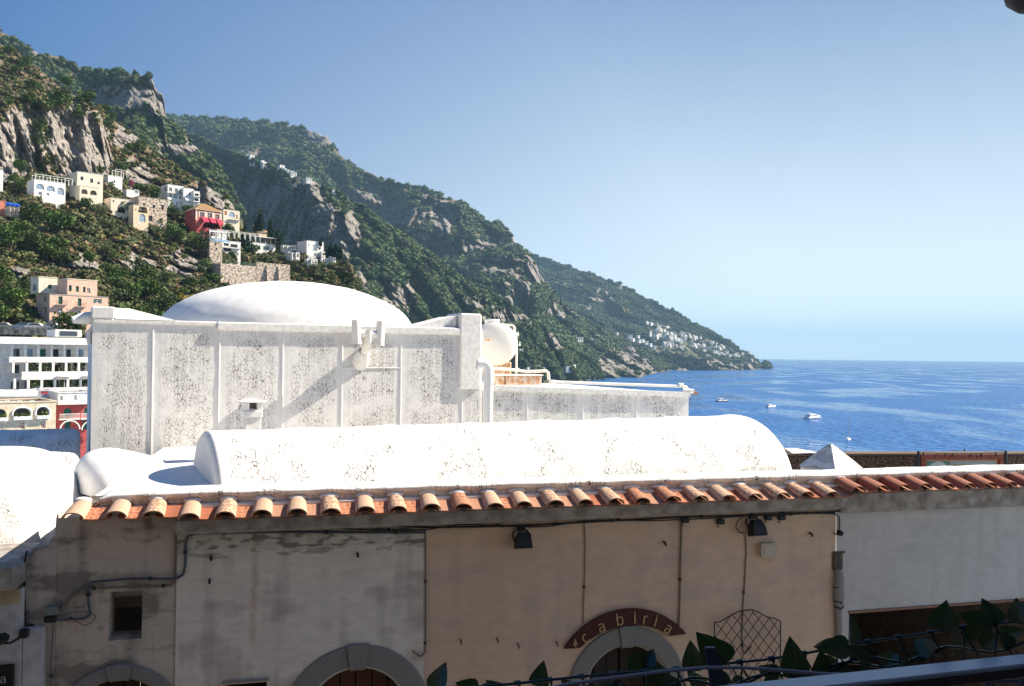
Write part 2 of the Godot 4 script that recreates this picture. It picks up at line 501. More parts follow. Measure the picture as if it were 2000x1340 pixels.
var A := {}
var ridges := []
func coast() -> void:
	A = {called = "near_hillside", cliff = [[-120, 200, 200, 338, -0.12], [395, 452, 372, 408, 0.0]], amp = 15.0, fine = 0.07, p = 1.69, n = noise(1.0, 4, 31),
		crest = [[-90, 20, 570], [0, 85, 540], [30, 100, 540], [70, 130, 530], [110, 165, 520], [150, 190, 510], [190, 210, 505], [230, 240, 500], [270, 270, 495], [320, 310, 485], [370, 340, 475], [410, 368, 465], [440, 385, 460], [455, 400, 455], [466, 436, 450], [480, 466, 440], [540, 480, 435], [600, 492, 430], [650, 505, 425], [685, 520, 420], [700, 545, 418], [712, 600, 415], [730, 720, 410]],
		base = [[-90, 900, 108], [180, 900, 130], [400, 900, 180], [730, 900, 340]],
		rock = [[20, 285, 55, 80], [150, 285, 60, 75], [185, 320, 35, 40], [90, 250, 40, 40], [420, 385, 40, 40], [270, 345, 30, 28], [245, 270, 30, 20], [360, 520, 35, 28], [350, 610, 40, 35], [270, 520, 35, 20], [150, 520, 50, 16], [30, 540, 40, 14]], x0 = -90, x1 = 730, nx = 330, nt = 300}
	var A0 := {called = "cliff_ridge", cliff = [[195, 330, 168, 228, 0.0]], amp = 70.0, p = 1.3, n = noise(1.0, 4, 32),
		crest = [[-90, 15, 1250], [0, 60, 1230], [60, 95, 1200], [80, 105, 1190], [115, 112, 1180], [160, 135, 1170], [200, 140, 1160], [250, 142, 1150], [290, 152, 1145], [299, 158, 1142], [303, 172, 1140], [318, 186, 1136], [322, 205, 1132], [325, 232, 1130], [350, 255, 1120], [380, 285, 1110], [410, 312, 1100], [440, 345, 1090], [475, 420, 1080]],
		base = [[-90, 620, 650], [475, 620, 760]], rock = [[255, 188, 70, 20], [302, 200, 22, 30], [75, 104, 16, 8], [350, 290, 40, 14]], bulge = [[290, 205, 60, 60, 40]], x0 = -90, x1 = 475, nx = 190, nt = 130}
	var B := {called = "middle_spur", cliff = [[455, 615, 368, 432, -0.3], [555, 690, 428, 492, -0.15]], amp = 95.0, p = 1.25, n = noise(1.0, 4, 33),
		crest = [[330, 240, 1950], [420, 285, 1830], [485, 308, 1650], [530, 325, 1560], [575, 345, 1480], [607, 354, 1430], [656, 375, 1400], [687, 396, 1400], [712, 410, 1405], [737, 428, 1420], [768, 452, 1440], [814, 477, 1470], [849, 505, 1500], [870, 519, 1520], [905, 547, 1560], [947, 565, 1600], [996, 596, 1660], [1040, 625, 1730], [1085, 654, 1800], [1112, 678, 1850], [1160, 708, 1950], [1180, 738, 2000]],
		base = [[330, 790, 1750], [450, 790, 1520], [600, 790, 1040], [700, 790, 1000], [900, 790, 1250], [1060, 780, 1600], [1180, 760, 1900]],
		rock = [[520, 395, 75, 32], [590, 390, 35, 35], [640, 455, 55, 38], [560, 460, 70, 28], [675, 470, 18, 30], [690, 560, 22, 22], [800, 570, 30, 18], [990, 620, 40, 14], [930, 590, 25, 10], [770, 590, 22, 22], [640, 400, 8, 18], [1085, 665, 14, 18]],
		x0 = 330, x1 = 1180, nx = 340, nt = 170}
	var C := {called = "high_mountain", cliff = [[680, 800, 378, 432, -0.2], [812, 884, 398, 450, 0.0], [985, 1008, 458, 478, 0.0]], amp = 190.0, p = 1.2, n = noise(1.0, 5, 34),
		crest = [[290, 222, 2900], [360, 228, 2900], [400, 228, 2880], [450, 235, 2850], [520, 237, 2800], [560, 245, 2780], [610, 255, 2750], [640, 268, 2700], [656, 288, 2680], [664, 305, 2670], [700, 330, 2640], [735, 346, 2620], [760, 356, 2610], [800, 360, 2600], [850, 378, 2590], [900, 395, 2580], [950, 430, 2560], [985, 445, 2550], [1001, 456, 2540], [1005, 476, 2540], [1030, 492, 2540], [1045, 515, 2560], [1060, 545, 2590], [1085, 580, 2640], [1110, 600, 2680], [1140, 625, 2750], [1200, 660, 2900], [1260, 690, 3100], [1318, 726, 3420]],
		base = [[290, 790, 1950], [700, 790, 1950], [1000, 780, 1900], [1100, 765, 1900], [1172, 748, 2000], [1210, 742, 2150], [1255, 739, 2280], [1318, 727, 3400]],
		rock = [[745, 402, 40, 26], [695, 392, 18, 16], [790, 425, 34, 18], [852, 410, 32, 16], [858, 440, 18, 20], [625, 268, 30, 9], [645, 288, 14, 6], [997, 467, 10, 12], [975, 520, 30, 16], [1040, 530, 20, 22], [820, 470, 20, 14], [930, 480, 35, 10], [1010, 570, 25, 25], [1225, 700, 18, 26], [1190, 715, 18, 20], [1260, 715, 16, 16], [1100, 610, 25, 12], [480, 300, 30, 6]],
		bulge = [[850, 430, 60, 45, 150], [1000, 560, 80, 60, 160], [560, 330, 120, 60, 120]], x0 = 290, x1 = 1318, nx = 400, nt = 190}
	var D := {called = "far_headland", amp = 260.0, p = 1.1, n = noise(1.0, 5, 35),
		crest = [[980, 470, 4600], [1030, 495, 4600], [1060, 505, 4580], [1110, 520, 4550], [1165, 540, 4500], [1210, 555, 4450], [1250, 578, 4420], [1300, 600, 4380], [1332, 618, 4350], [1345, 628, 4340], [1400, 655, 4280], [1440, 680, 4230], [1470, 700, 4180], [1490, 711, 4150], [1498, 710, 4140], [1504, 713, 4140], [1510, 721, 4130]],
		base = [[980, 745, 3200], [1250, 729, 3200], [1350, 728, 3250], [1440, 727, 3500], [1490, 724, 3950], [1510, 722, 4100]],
		rock = [[1180, 585, 25, 8], [1290, 605, 20, 5], [1230, 560, 25, 5], [1360, 712, 40, 8], [1440, 712, 40, 9], [1500, 716, 12, 6], [1150, 590, 12, 14]],
		bulge = [[1130, 620, 60, 60, 200]], x0 = 980, x1 = 1510, nx = 260, nt = 110}
	ridges = [A, A0, B, C, D]
	for L in ridges: raise(L)

func raise(L: Dictionary) -> void:
	var rows := []; var cols := []
	var back := []; var back2 := []; var cb := []
	for q in L.nx + 1:
		var x: float = lerpf(L.x0, L.x1, float(q) / L.nx)
		var p := land_point(L, x, 0.0)
		var away := Vector3(p.x, 0, p.z).normalized()
		var drop := maxf(p.y - SEA + 20.0, 5.0)
		back2.append(p + away * drop * 1.3 - Vector3.UP * drop)
		back.append(p + away * drop * 0.25 - Vector3.UP * drop * 0.06)
		cb.append(Color(0.05, 0.065, 0.03))
	rows.append(back2); rows.append(back); cols.append(cb); cols.append(cb)
	for r in L.nt + 1:
		var t: float = float(r) / L.nt
		var row := []; var cr := []
		for q in L.nx + 1:
			var x: float = lerpf(L.x0, L.x1, float(q) / L.nx)
			var p := land_point(L, x, t)
			row.append(p)
			var y := land_y(L, x, t)
			var rk := rock_at(L, x, y)
			var k: float = L.n.get_noise_3d(p.x / L.amp * 2.5, p.y / L.amp * 2.5 + 9, p.z / L.amp * 2.5)
			var k2: float = L.n.get_noise_3d(p.x / L.amp * 11, p.y / L.amp * 5, p.z / L.amp * 11)
			var soil := Color(0.055, 0.075, 0.03).lerp(Color(0.19, 0.135, 0.075), smoothstep(0.0, 0.35, k + k2 * 0.5))
			if L.called == "near_hillside": soil = Color(0.10, 0.09, 0.045).lerp(Color(0.30, 0.21, 0.14), smoothstep(-0.15, 0.25, k + k2 * 0.7))
			var k3: float = L.n.get_noise_3d(p.x / L.amp * 9, p.y / L.amp * 1.6, p.z / L.amp * 9 + 4)
			var stone := Color(0.32, 0.292, 0.262).lerp(Color(0.18, 0.16, 0.145), smoothstep(0.0, 0.35, k3)).lerp(Color(0.13, 0.12, 0.07), smoothstep(0.25, 0.45, k2) * 0.7)
			if L.called != "near_hillside": stone *= 0.85
			cr.append(soil.lerp(stone, rk))
		rows.append(row); cols.append(cr)
	var mb := MB.new()
	mb.colored = true
	mb.grid(rows, [], true, cols)
	structure(L.called, mb, M.land_near if L.called == "near_hillside" else M.land)

# ---------------------------------------------------------------- flaking whitewash: five strips of craquelure side by side, smooth seams between them
func crackle(sd: int, cover: float, deep: float) -> ImageTexture:
	var w := 2048; var h := 1024
	var cell := noise(0.052, 1, sd, FastNoiseLite.TYPE_CELLULAR)
	cell.fractal_type = FastNoiseLite.FRACTAL_NONE
	cell.cellular_return_type = FastNoiseLite.RETURN_DISTANCE2_SUB
	cell.cellular_jitter = 1.0
	cell.domain_warp_enabled = true
	cell.domain_warp_amplitude = 12.0
	cell.domain_warp_frequency = 0.03
	var fine := noise(0.085, 1, sd + 1, FastNoiseLite.TYPE_CELLULAR)
	fine.fractal_type = FastNoiseLite.FRACTAL_NONE
	fine.cellular_return_type = FastNoiseLite.RETURN_DISTANCE2_SUB
	fine.domain_warp_enabled = true
	fine.domain_warp_amplitude = 4.0
	fine.domain_warp_frequency = 0.03
	var tall := cell.get_image(w, 780, false, false, false)
	tall.resize(w, h, Image.INTERPOLATE_BILINEAR)
	var a := tall.get_data()
	var b := fine.get_image(w, h, false, false, false).get_data()
	var patch := noise(0.006, 4, sd + 2).get_image(w, h).get_data()
	var wear := noise(0.02, 5, sd + 3).get_image(w, h).get_data()
	var streak_im := noise(0.03, 4, sd + 4).get_image(w, 48)
	streak_im.resize(w, h, Image.INTERPOLATE_CUBIC)
	var streak := streak_im.get_data()
	var out := PackedByteArray()
	out.resize(w * h * 3)
	var strip := w / 5.0
	var across := PackedFloat32Array()
	for x in w:
		var q := fmod(x, strip) / strip
		across.append(smoothstep(0.06, 0.2, q) * (1.0 - smoothstep(0.78, 0.94, q)))
	for y in h:
		var down := smoothstep(0.02, 0.16, float(y) / h)
		for x in w:
			var k := y * w + x
			var m: float = across[x] * down * clampf((patch[k] / 255.0 - 0.5) * 2.6 + cover, 0.0, 1.0)
			var s := 0.0
			if m > 0.05:
				s = clampf(1.0 - (a[k] - 4.0) / (4.0 + 22.0 * m * maxf(0.0, wear[k] / 255.0 - 0.3)), 0.0, 1.0) * m
				s = maxf(s, clampf(1.0 - (b[k] - 1.0) / 5.0, 0.0, 1.0) * 0.22 * clampf(m * 1.6 - 0.5, 0.0, 1.0))
			var tone := 0.88 - 0.06 * (wear[k] / 255.0 - 0.5) - 0.10 * (streak[k] / 255.0 - 0.5) * (0.4 + 0.6 * m) - 0.03 * m
			var dirt := s * (0.62 + 0.25 * (streak[k] / 255.0))
			out[k * 3] = int(255 * clampf(tone - dirt * deep, 0.03, 1.0))
			out[k * 3 + 1] = int(255 * clampf(tone * 0.995 - dirt * deep * 1.03, 0.03, 1.0))
			out[k * 3 + 2] = int(255 * clampf(tone * 0.985 - dirt * deep * 1.06, 0.03, 1.0))
	return ImageTexture.create_from_image(Image.create_from_data(w, h, false, Image.FORMAT_RGB8, out))
func whitewash(tex: Texture2D, cm := 1.2) -> StandardMaterial3D:
	var m := StandardMaterial3D.new()
	m.albedo_texture = tex
	m.albedo_color = Color(0.97, 0.97, 0.97)
	m.roughness = 0.8
	m.metallic_specular = 0.3
	m.heightmap_enabled = true
	m.heightmap_texture = tex
	m.heightmap_scale = cm
	return m

# ---------------------------------------------------------------- the alley below and the house the picture is taken from
func street() -> void:
	var mb := MB.new()
	mb.box(Vector3(-16, -7.0, -21), Vector3(14, -6.3, 6))
	structure("pavement", mb, mat(lin(0.16, 0.15, 0.14), 0.9, M.grain, 0.6))
	M.own = mat(lin(0.30, 0.27, 0.24), 0.9, M.mottle, 0.5)
	var o := thing("neighbour_house", "plastered house across the alley with a balcony", "house", Transform3D(Basis(), Vector3(0, -6.3, 0)))
	var b := MB.new()
	b.box(Vector3(-30, 0, 1.4), Vector3(9, 14.0, 6.0))
	part(o, "wall", b, M.own)
	b = MB.new()
	b.box(Vector3(2.75, 0.0, -3.7), Vector3(9, 13.0, 1.395))  # unseen wing, added to keep the sun off the railing and leaves
	part(o, "added_wing", b, M.own)
	b = MB.new()
	b.cbox(Vector3(-6, 4.45, -2.45), Vector3(2.745, 4.65, 1.395), 0.02)
	part(o, "balcony_slab", b, M.own)

# ---------------------------------------------------------------- white roofs
# a barrel roof in a frame: x along it, z to the front; from x0 to x1, half width r, rise h above y0
func barrel(mb: MB, x0: float, x1: float, r: float, h: float, y0: float, strip: float, u0: float, soft := 0.16, wob := 0.0) -> void:
	var rows := []; var uvs := []
	var nz := noise(0.6, 3, 77)
	var xs := []
	for k in 6: xs.append([x0 + soft * (1.0 - cos(k / 5.0 * PI / 2)), 1.0 - 0.13 * soft / 0.16 * (1.0 - sin(k / 5.0 * PI / 2))])
	var n := int((x1 - x0) / 0.12)
	for k in range(1, n): xs.append([lerpf(x0 + soft, x1 - soft, float(k) / n), 1.0])
	for k in 6: xs.append([x1 - soft * (1.0 - cos((5 - k) / 5.0 * PI / 2)), 1.0 - 0.13 * soft / 0.16 * (1.0 - sin((5 - k) / 5.0 * PI / 2))])
	for e in xs:
		var row := []; var ur := []
		for s in 41:
			var g := PI * s / 40.0
			var d := nz.get_noise_2d(e[0] * 1.6, s * 0.12) * wob
			# a shallow welt of overlapping sheet at every strip
			var q := absf(fposmod((e[0] - x0) / strip + 0.5, 1.0) - 0.5) * strip
			d += 0.012 * smoothstep(0.10, 0.06, q)
			row.append(Vector3(e[0], y0 + (h * e[1] + d) * pow(sin(g), 0.9), (r * e[1] + d) * cos(g)))
			ur.append(Vector2(u0 + (e[0] - x0) / strip / 5.0, 0.98 - 0.96 * absf(s / 20.0 - 1.0) * 0.0 - 0.96 * s / 40.0))
		rows.append(row); uvs.append(ur)
	mb.grid(rows, uvs, true)
	for e in [0, xs.size() - 1]:
		var mid := Vector3(xs[e][0], y0, 0)
		for s in 40:
			if e == 0: mb.tri(mid, rows[e][s], rows[e][s + 1])
			else: mb.tri(mid, rows[e][s + 1], rows[e][s])

var FX := Transform3D()
var UX := Transform3D()
func roofs() -> void:
	FX = frame(Vector3(-3.35, 0, -8.5), 14.0)
	UX = frame(Vector3(-6.16, 0, -12.5), 27.0)
	M.crack = whitewash(crackle(101, 0.85, 0.42))
	M.crack_soft = whitewash(crackle(211, 0.62, 0.50))
	M.lime = mat(lin(0.78, 0.775, 0.76), 0.8, noise_tex(512, 0.02, 6, Color(0.86, 0.86, 0.86), Color(1, 1, 1), 1.4, 44), 0.5)
	M.lime_rough = mat(lin(0.78, 0.77, 0.75), 0.85, noise_tex(512, 0.03, 6, Color(0.8, 0.79, 0.77), Color(1, 1, 1), 1.6, 45), 0.6)
	M.pvc = mat(lin(0.80, 0.80, 0.79), 0.35)
	M.pvc_old = mat(lin(0.80, 0.77, 0.70), 0.6)
	M.rust = mat(lin(0.78, 0.70, 0.60), 0.8, noise_tex(512, 0.03, 5, Color(0.75, 0.38, 0.18), Color(1, 0.97, 0.92), 1.6, 46), 0.5)
	# --- the domed house
	var o := thing("domed_house", "tall white house with shallow dome behind the long vault", "house", UX)
	var flip := UX.affine_inverse()
	var top := 0.44
	var low := -2.6
	var L := 6.32
	var mb := MB.new()
	mb.box(Vector3(0.004, low, -6.0), Vector3(L - 0.004, top - 0.02, -0.06))
	part(o, "core", mb, M.lime)
	var cuts := [0.0]
	for px in [298, 428, 552, 668, 783, 903]: cuts.append(on(UX, px, 700).x)
	cuts.append(L)
	var nz := noise(1.3, 3, 5)
	for k in cuts.size() - 1:
		mb = MB.new()
		var rows := []; var uvs := []
		var x0: float = cuts[k]; var x1: float = cuts[k + 1]
		var sh: float = [0, 2, 1, 4, 3, 2, 0, 1][k] / 5.0
		for r in 41:
			var row := []; var ur := []
			for q in 17:
				var x := lerpf(x0, x1, q / 16.0); var y := lerpf(low, top, r / 40.0)
				var edge := smoothstep(0.0, 0.12, minf(q, 16 - q) / 16.0)
				row.append(Vector3(x, y, nz.get_noise_2d(x, y) * 0.006 + 0.003 * edge))
				ur.append(Vector2(sh + 0.2 * (0.02 + 0.96 * q / 16.0), 0.99 - (y + 2.2) / 2.7 * 0.97))
			rows.append(row); uvs.append(ur)
		mb.grid(rows, uvs)
		part(o, "wall_panel", mb, M.crack)
		if k > 0:
			mb = MB.new()
			mb.cbox(Vector3(x0 - 0.012, low, -0.02), Vector3(x0 + 0.012, top - 0.10, 0.013), 0.005)
			part(o, "seam_strip", mb, M.lime)
	# cornice: upper edge and a ledge that runs from the second seam to the right pier
	mb = MB.new()
	mb.cbox(Vector3(0.0, top - 0.035, -0.4), Vector3(cuts[2] - 0.05, top + 0.03, 0.03), 0.015)
	part(o, "coping", mb, M.lime_rough)
	mb = MB.new()
	mb.cbox(Vector3(cuts[2] - 0.046, top - 0.10, -0.4), Vector3(cuts[6] - 0.02, top + 0.03, 0.055), 0.02)
	part(o, "coping", mb, M.lime_rough)
	mb = MB.new()
	mb.cbox(Vector3(cuts[4], -0.25, 0.0), Vector3(cuts[5], -0.236, 0.014), 0.004)
	part(o, "ledge", mb, M.lime_rough)
	# raised corners
	var p := on(UX, 183, 598, 0.02); var q2 := on(UX, 238, 598, 0.02); var r2 := on(UX, 330, 624, 0.02)
	mb = MB.new()
	mb.cbox(Vector3(-0.02, top + 0.031, -0.5), Vector3(0.30, p.y, 0.035), 0.02)
	part(o, "raised_corner", mb, M.lime)
	mb = MB.new()
	var ra := Vector3(0.303, top + 0.031, 0.03); var rb := Vector3(r2.x + 0.1, top + 0.031, 0.03)
	var rc := Vector3(0.303, p.y - 0.01, -0.10); var rd := Vector3(0.50, p.y - 0.01, -0.16); var re := Vector3(r2.x + 0.1, top + 0.033, -0.5); var rf := Vector3(0.303, top + 0.031, -0.5)
	mb.quad(ra, rb, rd, rc); mb.tri(rb, re, rd); mb.quad(rc, rd, re, rf)
	part(o, "corner_ramp", mb, M.lime)
	var s2 := on(UX, 812, 631, 0.02); var t2 := on(UX, 897, 614, 0.02); var w2 := on(UX, 938, 613, 0.02)
	mb = MB.new()
	mb.slab(PackedVector2Array([Vector2(s2.x, top + 0.034), Vector2(t2.x - 0.02, t2.y - 0.02), Vector2(t2.x - 0.02, top + 0.034)]), -0.9, -0.05)
	part(o, "raised_corner", mb, M.lime_rough)
	mb = MB.new()
	mb.cbox(Vector3(t2.x, -0.62, -0.6), Vector3(w2.x + 0.02, w2.y, 0.06), 0.03)
	part(o, "corner_pier", mb, M.lime_rough)
	# spout at the left corner
	mb = MB.new()
	var c := on(UX, 182, 622)
	mb.tube([c + Vector3(0.1, 0.02, -0.15), c + Vector3(-0.12, 0.0, -0.10), c + Vector3(-0.27, -0.03, -0.06)], [0.10, 0.09, 0.05], 10)
	part(o, "spout", mb, M.lime)
	mb = MB.new()
	mb.tube([c + Vector3(0.05, -0.12, -0.1), c + Vector3(-0.06, -0.22, -0.08), c + Vector3(-0.04, -0.38, -0.06)], [0.05, 0.05, 0.03], 8)
	part(o, "spout_bracket", mb, M.lime)
	# dome
	mb = MB.new()
	var rows := []; var uvs := []
	var dn := noise(0.9, 3, 12)
	for a in 33:
		var g := a / 32.0 * PI / 2
		var row := []; var ur := []
		for b in 65:
			var f := TAU * b / 64.0
			var d := 1.0 + dn.get_noise_3d(cos(f) * 2, g * 2, sin(f) * 2) * 0.012
			row.append(Vector3(cos(f) * cos(g) * 2.36 * d, sin(g) * 0.98 * d, sin(f) * cos(g) * 2.3 * d))
			ur.append(Vector2(b / 64.0 * 1.4, 0.98 - 0.9 * a / 32.0))
		rows.append(row); uvs.append(ur)
	mb.grid(rows, uvs, true)
	var dc := flip * pt(566, 640, 16.2)
	part(o, "dome", mb, M.lime, Transform3D(Basis(), Vector3(dc.x, top - 0.08, dc.z)))
	# --- double flue on its mortar collar
	var f0 := on(UX, 706, 690, 0.0)
	o = thing("double_flue", "white twin flue with two open pipes on the tall wall", "flue", UX * Transform3D(Basis(), f0))
	mb = MB.new()
	mb.lathe([Vector2(0.17, -0.2), Vector2(0.16, -0.06), Vector2(0.13, 0.08), Vector2(0.10, 0.18), Vector2(0.085, 0.20)], 14, Transform3D(Basis(Vector3.RIGHT, 0.95), Vector3(-0.01, -0.08, 0.02)))
	part(o, "mortar_collar", mb, M.lime_rough)
	mb = MB.new()
	mb.tube([Vector3(-0.01, -0.05, 0.10), Vector3(0.0, 0.08, 0.24), Vector3(0.01, 0.20, 0.31), Vector3(0.02, 0.38, 0.32)], 0.074, 16)
	part(o, "stem", mb, M.pvc_old)
	mb = MB.new()
	mb.tube([Vector3(-0.19, 0.33, 0.32), Vector3(0.21, 0.31, 0.32)], 0.062, 14)
	part(o, "cross_pipe", mb, M.pvc_old)
	for s in [[-0.19, 0.545, 0.15], [0.215, 0.535, 0.13]]:
		mb = MB.new()
		var lean: float = 0.010 * signf(s[0])
		var a := Vector3(s[0] - lean, s[2], 0.33); var b := Vector3(s[0] + lean, s[1], 0.32)
		mb.tube([a, a.lerp(b, 0.08), a.lerp(b, 0.081), b], [0.078, 0.078, 0.073, 0.073], 20, false)
		mb.tube([b, a.lerp(b, 0.1)], 0.066, 20, true)
		var ring := []
		for k in 2: ring.append([])
		for k in 21:
			var g := TAU * k / 20
			ring[0].append(b + Vector3(cos(g) * 0.066, 0, sin(g) * 0.066)); ring[1].append(b + Vector3(cos(g) * 0.073, 0, sin(g) * 0.073))
		mb.grid(ring)
		var tub := part(o, "pipe", mb, M.pvc_old)
		mb = MB.new()
		mb.tube([b - Vector3(0, 0.012, 0), a.lerp(b, 0.12)], 0.064, 20, true)
		part(tub, "soot_lining", mb, mat(lin(0.05, 0.025, 0.018), 0.9))
	# --- the long vault and the low deck belong to the tiled building (see facade)
	# --- vent pipe with its elbow
	var vp := pt(953, 840, 14.6)
	o = thing("vent_pipe", "thick white plastic pipe with elbow opening to the left", "pipe", Transform3D(Basis(), Vector3(vp.x, -2.0, vp.z)))
	mb = MB.new()
	var y1 := pt(953, 722, 14.6).y + 2.0
	mb.tube([Vector3(0, 0, 0), Vector3(0, y1 - 0.22, 0)], 0.082, 20)
	part(o, "pipe", mb, M.pvc)
	mb = MB.new()
	mb.tube([Vector3(0, y1 - 0.24, 0), Vector3(0, y1 - 0.03, 0), Vector3(-0.012, y1 + 0.03, 0), Vector3(-0.045, y1 + 0.075, 0.0), Vector3(-0.095, y1 + 0.098, 0.012), Vector3(-0.2, y1 + 0.10, 0.04)], 0.094, 20, false)
	mb.tube([Vector3(-0.2, y1 + 0.10, 0.04), Vector3(-0.1, y1 + 0.10, 0.02)], 0.080, 20, true)
	var elbow := part(o, "elbow", mb, M.pvc)
	mb = MB.new()
	mb.tube([Vector3(-0.196, y1 + 0.10, 0.039), Vector3(-0.11, y1 + 0.10, 0.02)], 0.079, 20, true)
	part(elbow, "lining", mb, M.grey)
	# --- low house to the right
	var RX := frame(Vector3(-0.43, 0, -15.75), 24.0)
	o = thing("low_terrace_house", "low white cracked wall with flat roof right of the domed house", "house", RX)
	var RL := on(RX, 1345, 790).x
	var ya := on(RX, 975, 752).y; var yb := on(RX, 1345, 766).y
	var cut := [-0.1]
	for px in [1030, 1138, 1243]: cut.append(on(RX, px, 790).x)
	cut.append(RL)
	for k in cut.size() - 1:
		mb = MB.new()
		rows = []; uvs = []
		for r in 21:
			var row := []; var ur := []
			for q in 17:
				var x := lerpf(cut[k], cut[k + 1], q / 16.0)
				var yt := lerpf(ya, yb, x / RL) - 0.1
				var y := lerpf(-2.4, yt, r / 20.0)
				row.append(Vector3(x, y, nz.get_noise_2d(x + 20, y) * 0.006))
				ur.append(Vector2([3, 1, 4, 2][k] / 5.0 + 0.2 * (0.02 + 0.96 * q / 16.0), 0.985 - (y + 2.4) / 2.3))
			rows.append(row); uvs.append(ur)
		mb.grid(rows, uvs)
		part(o, "wall_panel", mb, M.crack)
		if k:
			mb = MB.new()
			mb.cbox(Vector3(cut[k] - 0.011, -2.4, -0.02), Vector3(cut[k] + 0.011, lerpf(ya, yb, cut[k] / RL) - 0.11, 0.012), 0.005)
			part(o, "seam_strip", mb, M.lime)
	mb = MB.new()
	mb.slab(PackedVector2Array([Vector2(-0.1, ya - 0.10), Vector2(-0.1, ya), Vector2(RL + 0.02, yb), Vector2(RL + 0.02, yb - 0.10)]), -0.16, 0.045)
	part(o, "parapet", mb, M.lime_rough)
	mb = MB.new()
	mb.slab(PackedVector2Array([Vector2(-0.1, -2.4), Vector2(-0.1, ya - 0.03), Vector2(RL - 0.004, yb - 0.03), Vector2(RL - 0.004, -2.4)]), -5.5, -0.161)
	part(o, "core", mb, M.lime)
	# pipes and rusty pans on its roof
	var fr := RX.affine_inverse()
	o = thing("roof_pipe", "long white pipe lying along the edge of the low roof", "pipe", RX)
	var pl := []
	for e in [[1072, 746, -0.5], [1090, 746, -0.45], [1180, 749.5, -0.3], [1260, 752, -0.2], [1335, 755, -0.1], [1340, 756, -0.09], [1343, 760, -0.08], [1344, 774, -0.06]]: pl.append(on(RX, e[0], e[1], e[2]))
	mb = MB.new()
	mb.tube(pl, 0.028, 8)
	part(o, "pipe", mb, M.pvc_old)
	for e in [[1330, 752, -0.1], [1080, 746, -0.47]]:
		mb = MB.new()
		var cc := on(RX, e[0], e[1], e[2])
		mb.tube([cc - Vector3(0.05, -0.0, 0), cc + Vector3(0.05, 0, 0)], 0.04, 10)
		part(o, "joint", mb, M.pvc_old)
	o = thing("drain_spout", "short white spout with rusty tip at end of the low roof", "spout", RX)
	mb = MB.new()
	var sp := on(RX, 1345, 764, 0.0)
	mb.tube([sp + Vector3(-0.1, 0.01, -0.05), sp + Vector3(0.10, -0.005, 0.02)], 0.05, 10)
	part(o, "pipe", mb, M.pvc_old)
	mb = MB.new()
	mb.tube([sp + Vector3(0.09, -0.02, 0.02), sp + Vector3(0.19, -0.045, 0.05)], [0.04, 0.025], 8)
	part(o, "tip", mb, M.roof_red)
	for e in [[965, 984, "narrow rusty white metal pan beside the vent pipe"], [986, 1056, "wide rusty white metal pan below the round tank"]]:
		var lo := on(RX, e[0], 747, -0.5); var hi := on(RX, e[1], 730, -0.5)
		o = thing("metal_pan", e[2], "pan", RX, "rusty pans under the tank")
		mb = MB.new()
		mb.cbox(Vector3(lo.x, lo.y - 0.05, -1.0), Vector3(hi.x, lerpf(lo.y, hi.y, 0.75), -0.45), 0.012)
		part(o, "body", mb, M.rust)
		mb = MB.new()
		mb.cbox(Vector3(lo.x - 0.01, lerpf(lo.y, hi.y, 0.75) + 0.002, -1.02), Vector3(hi.x + 0.03, lerpf(lo.y, hi.y, 0.75) + 0.025, -0.43), 0.008)
		part(o, "rim", mb, M.pvc_old)
	# water tank
	var tc := pt(967, 672, 17.3)
	o = thing("water_tank", "big round white water tank beside the tall white wall", "tank", frame(tc, 10.0))
	mb = MB.new()
	var prof := [Vector2(0.44, -0.9), Vector2(0.44, 0.1)]
	for k in 11: prof.append(Vector2(0.44 * cos(k / 10.0 * PI / 2), 0.1 + 0.13 * sin(k / 10.0 * PI / 2)))
	mb.lathe(prof, 40, Transform3D(Basis(Vector3.RIGHT, PI / 2), Vector3.ZERO))
	part(o, "body", mb, M.pvc_old)
	mb = MB.new()
	mb.lathe([Vector2(0.15, 0.38), Vector2(0.15, 0.475), Vector2(0.165, 0.48), Vector2(0.165, 0.50), Vector2(0.14, 0.51), Vector2(0.001, 0.515)], 24, Transform3D(Basis(), Vector3(-0.03, 0, -0.25)))
	part(o, "manhole", mb, M.pvc)
	mb = MB.new()
	mb.cbox(Vector3(-0.30, -0.62, -0.6), Vector3(0.34, -0.36, 0.0), 0.02)
	part(o, "cradle", mb, M.rust)
	mb = MB.new()
	mb.cbox(Vector3(-0.24, 0.05, 0.17), Vector3(-0.14, 0.12, 0.26), 0.01)
	part(o, "valve", mb, M.rust)
	o = thing("tank_pipe", "thin white pipe that climbs from the pans to the tank", "pipe", RX)
	pl = []
	for e in [[984, 634, -1.5], [1000, 635, -1.4], [1004, 637, -1.35], [1005, 650, -1.3], [1008, 654, -1.28], [1009, 690, -1.25], [1008, 735, -1.2]]: pl.append(on(RX, e[0], e[1], e[2]))
	mb = MB.new(); mb.tube(pl, 0.022, 8); part(o, "pipe", mb, M.pvc_old)
	for e in [[1008, 653], [1009, 722]]:
		mb = MB.new()
		var cc := on(RX, e[0], e[1], -1.24)
		mb.tube([cc - Vector3(0.04, 0.0, 0), cc + Vector3(0.05, 0, 0)], 0.035, 8)
		part(o, "joint", mb, M.pvc_old)
	o = thing("feed_pipe", "white pipe with bent end above the wide rusty pan", "pipe", RX)
	pl = []
	for e in [[962, 720, -1.1], [990, 721, -1.0], [1030, 726, -0.9], [1055, 725, -0.85], [1066, 724, -0.82], [1071, 728, -0.8], [1072, 742, -0.8]]: pl.append(on(RX, e[0], e[1], e[2]))
	mb = MB.new(); mb.tube(pl, 0.03, 8); part(o, "pipe", mb, M.pvc_old)
	# --- chimney between the vault and the tall wall
	var cp := pt(492, 800, 11.6)
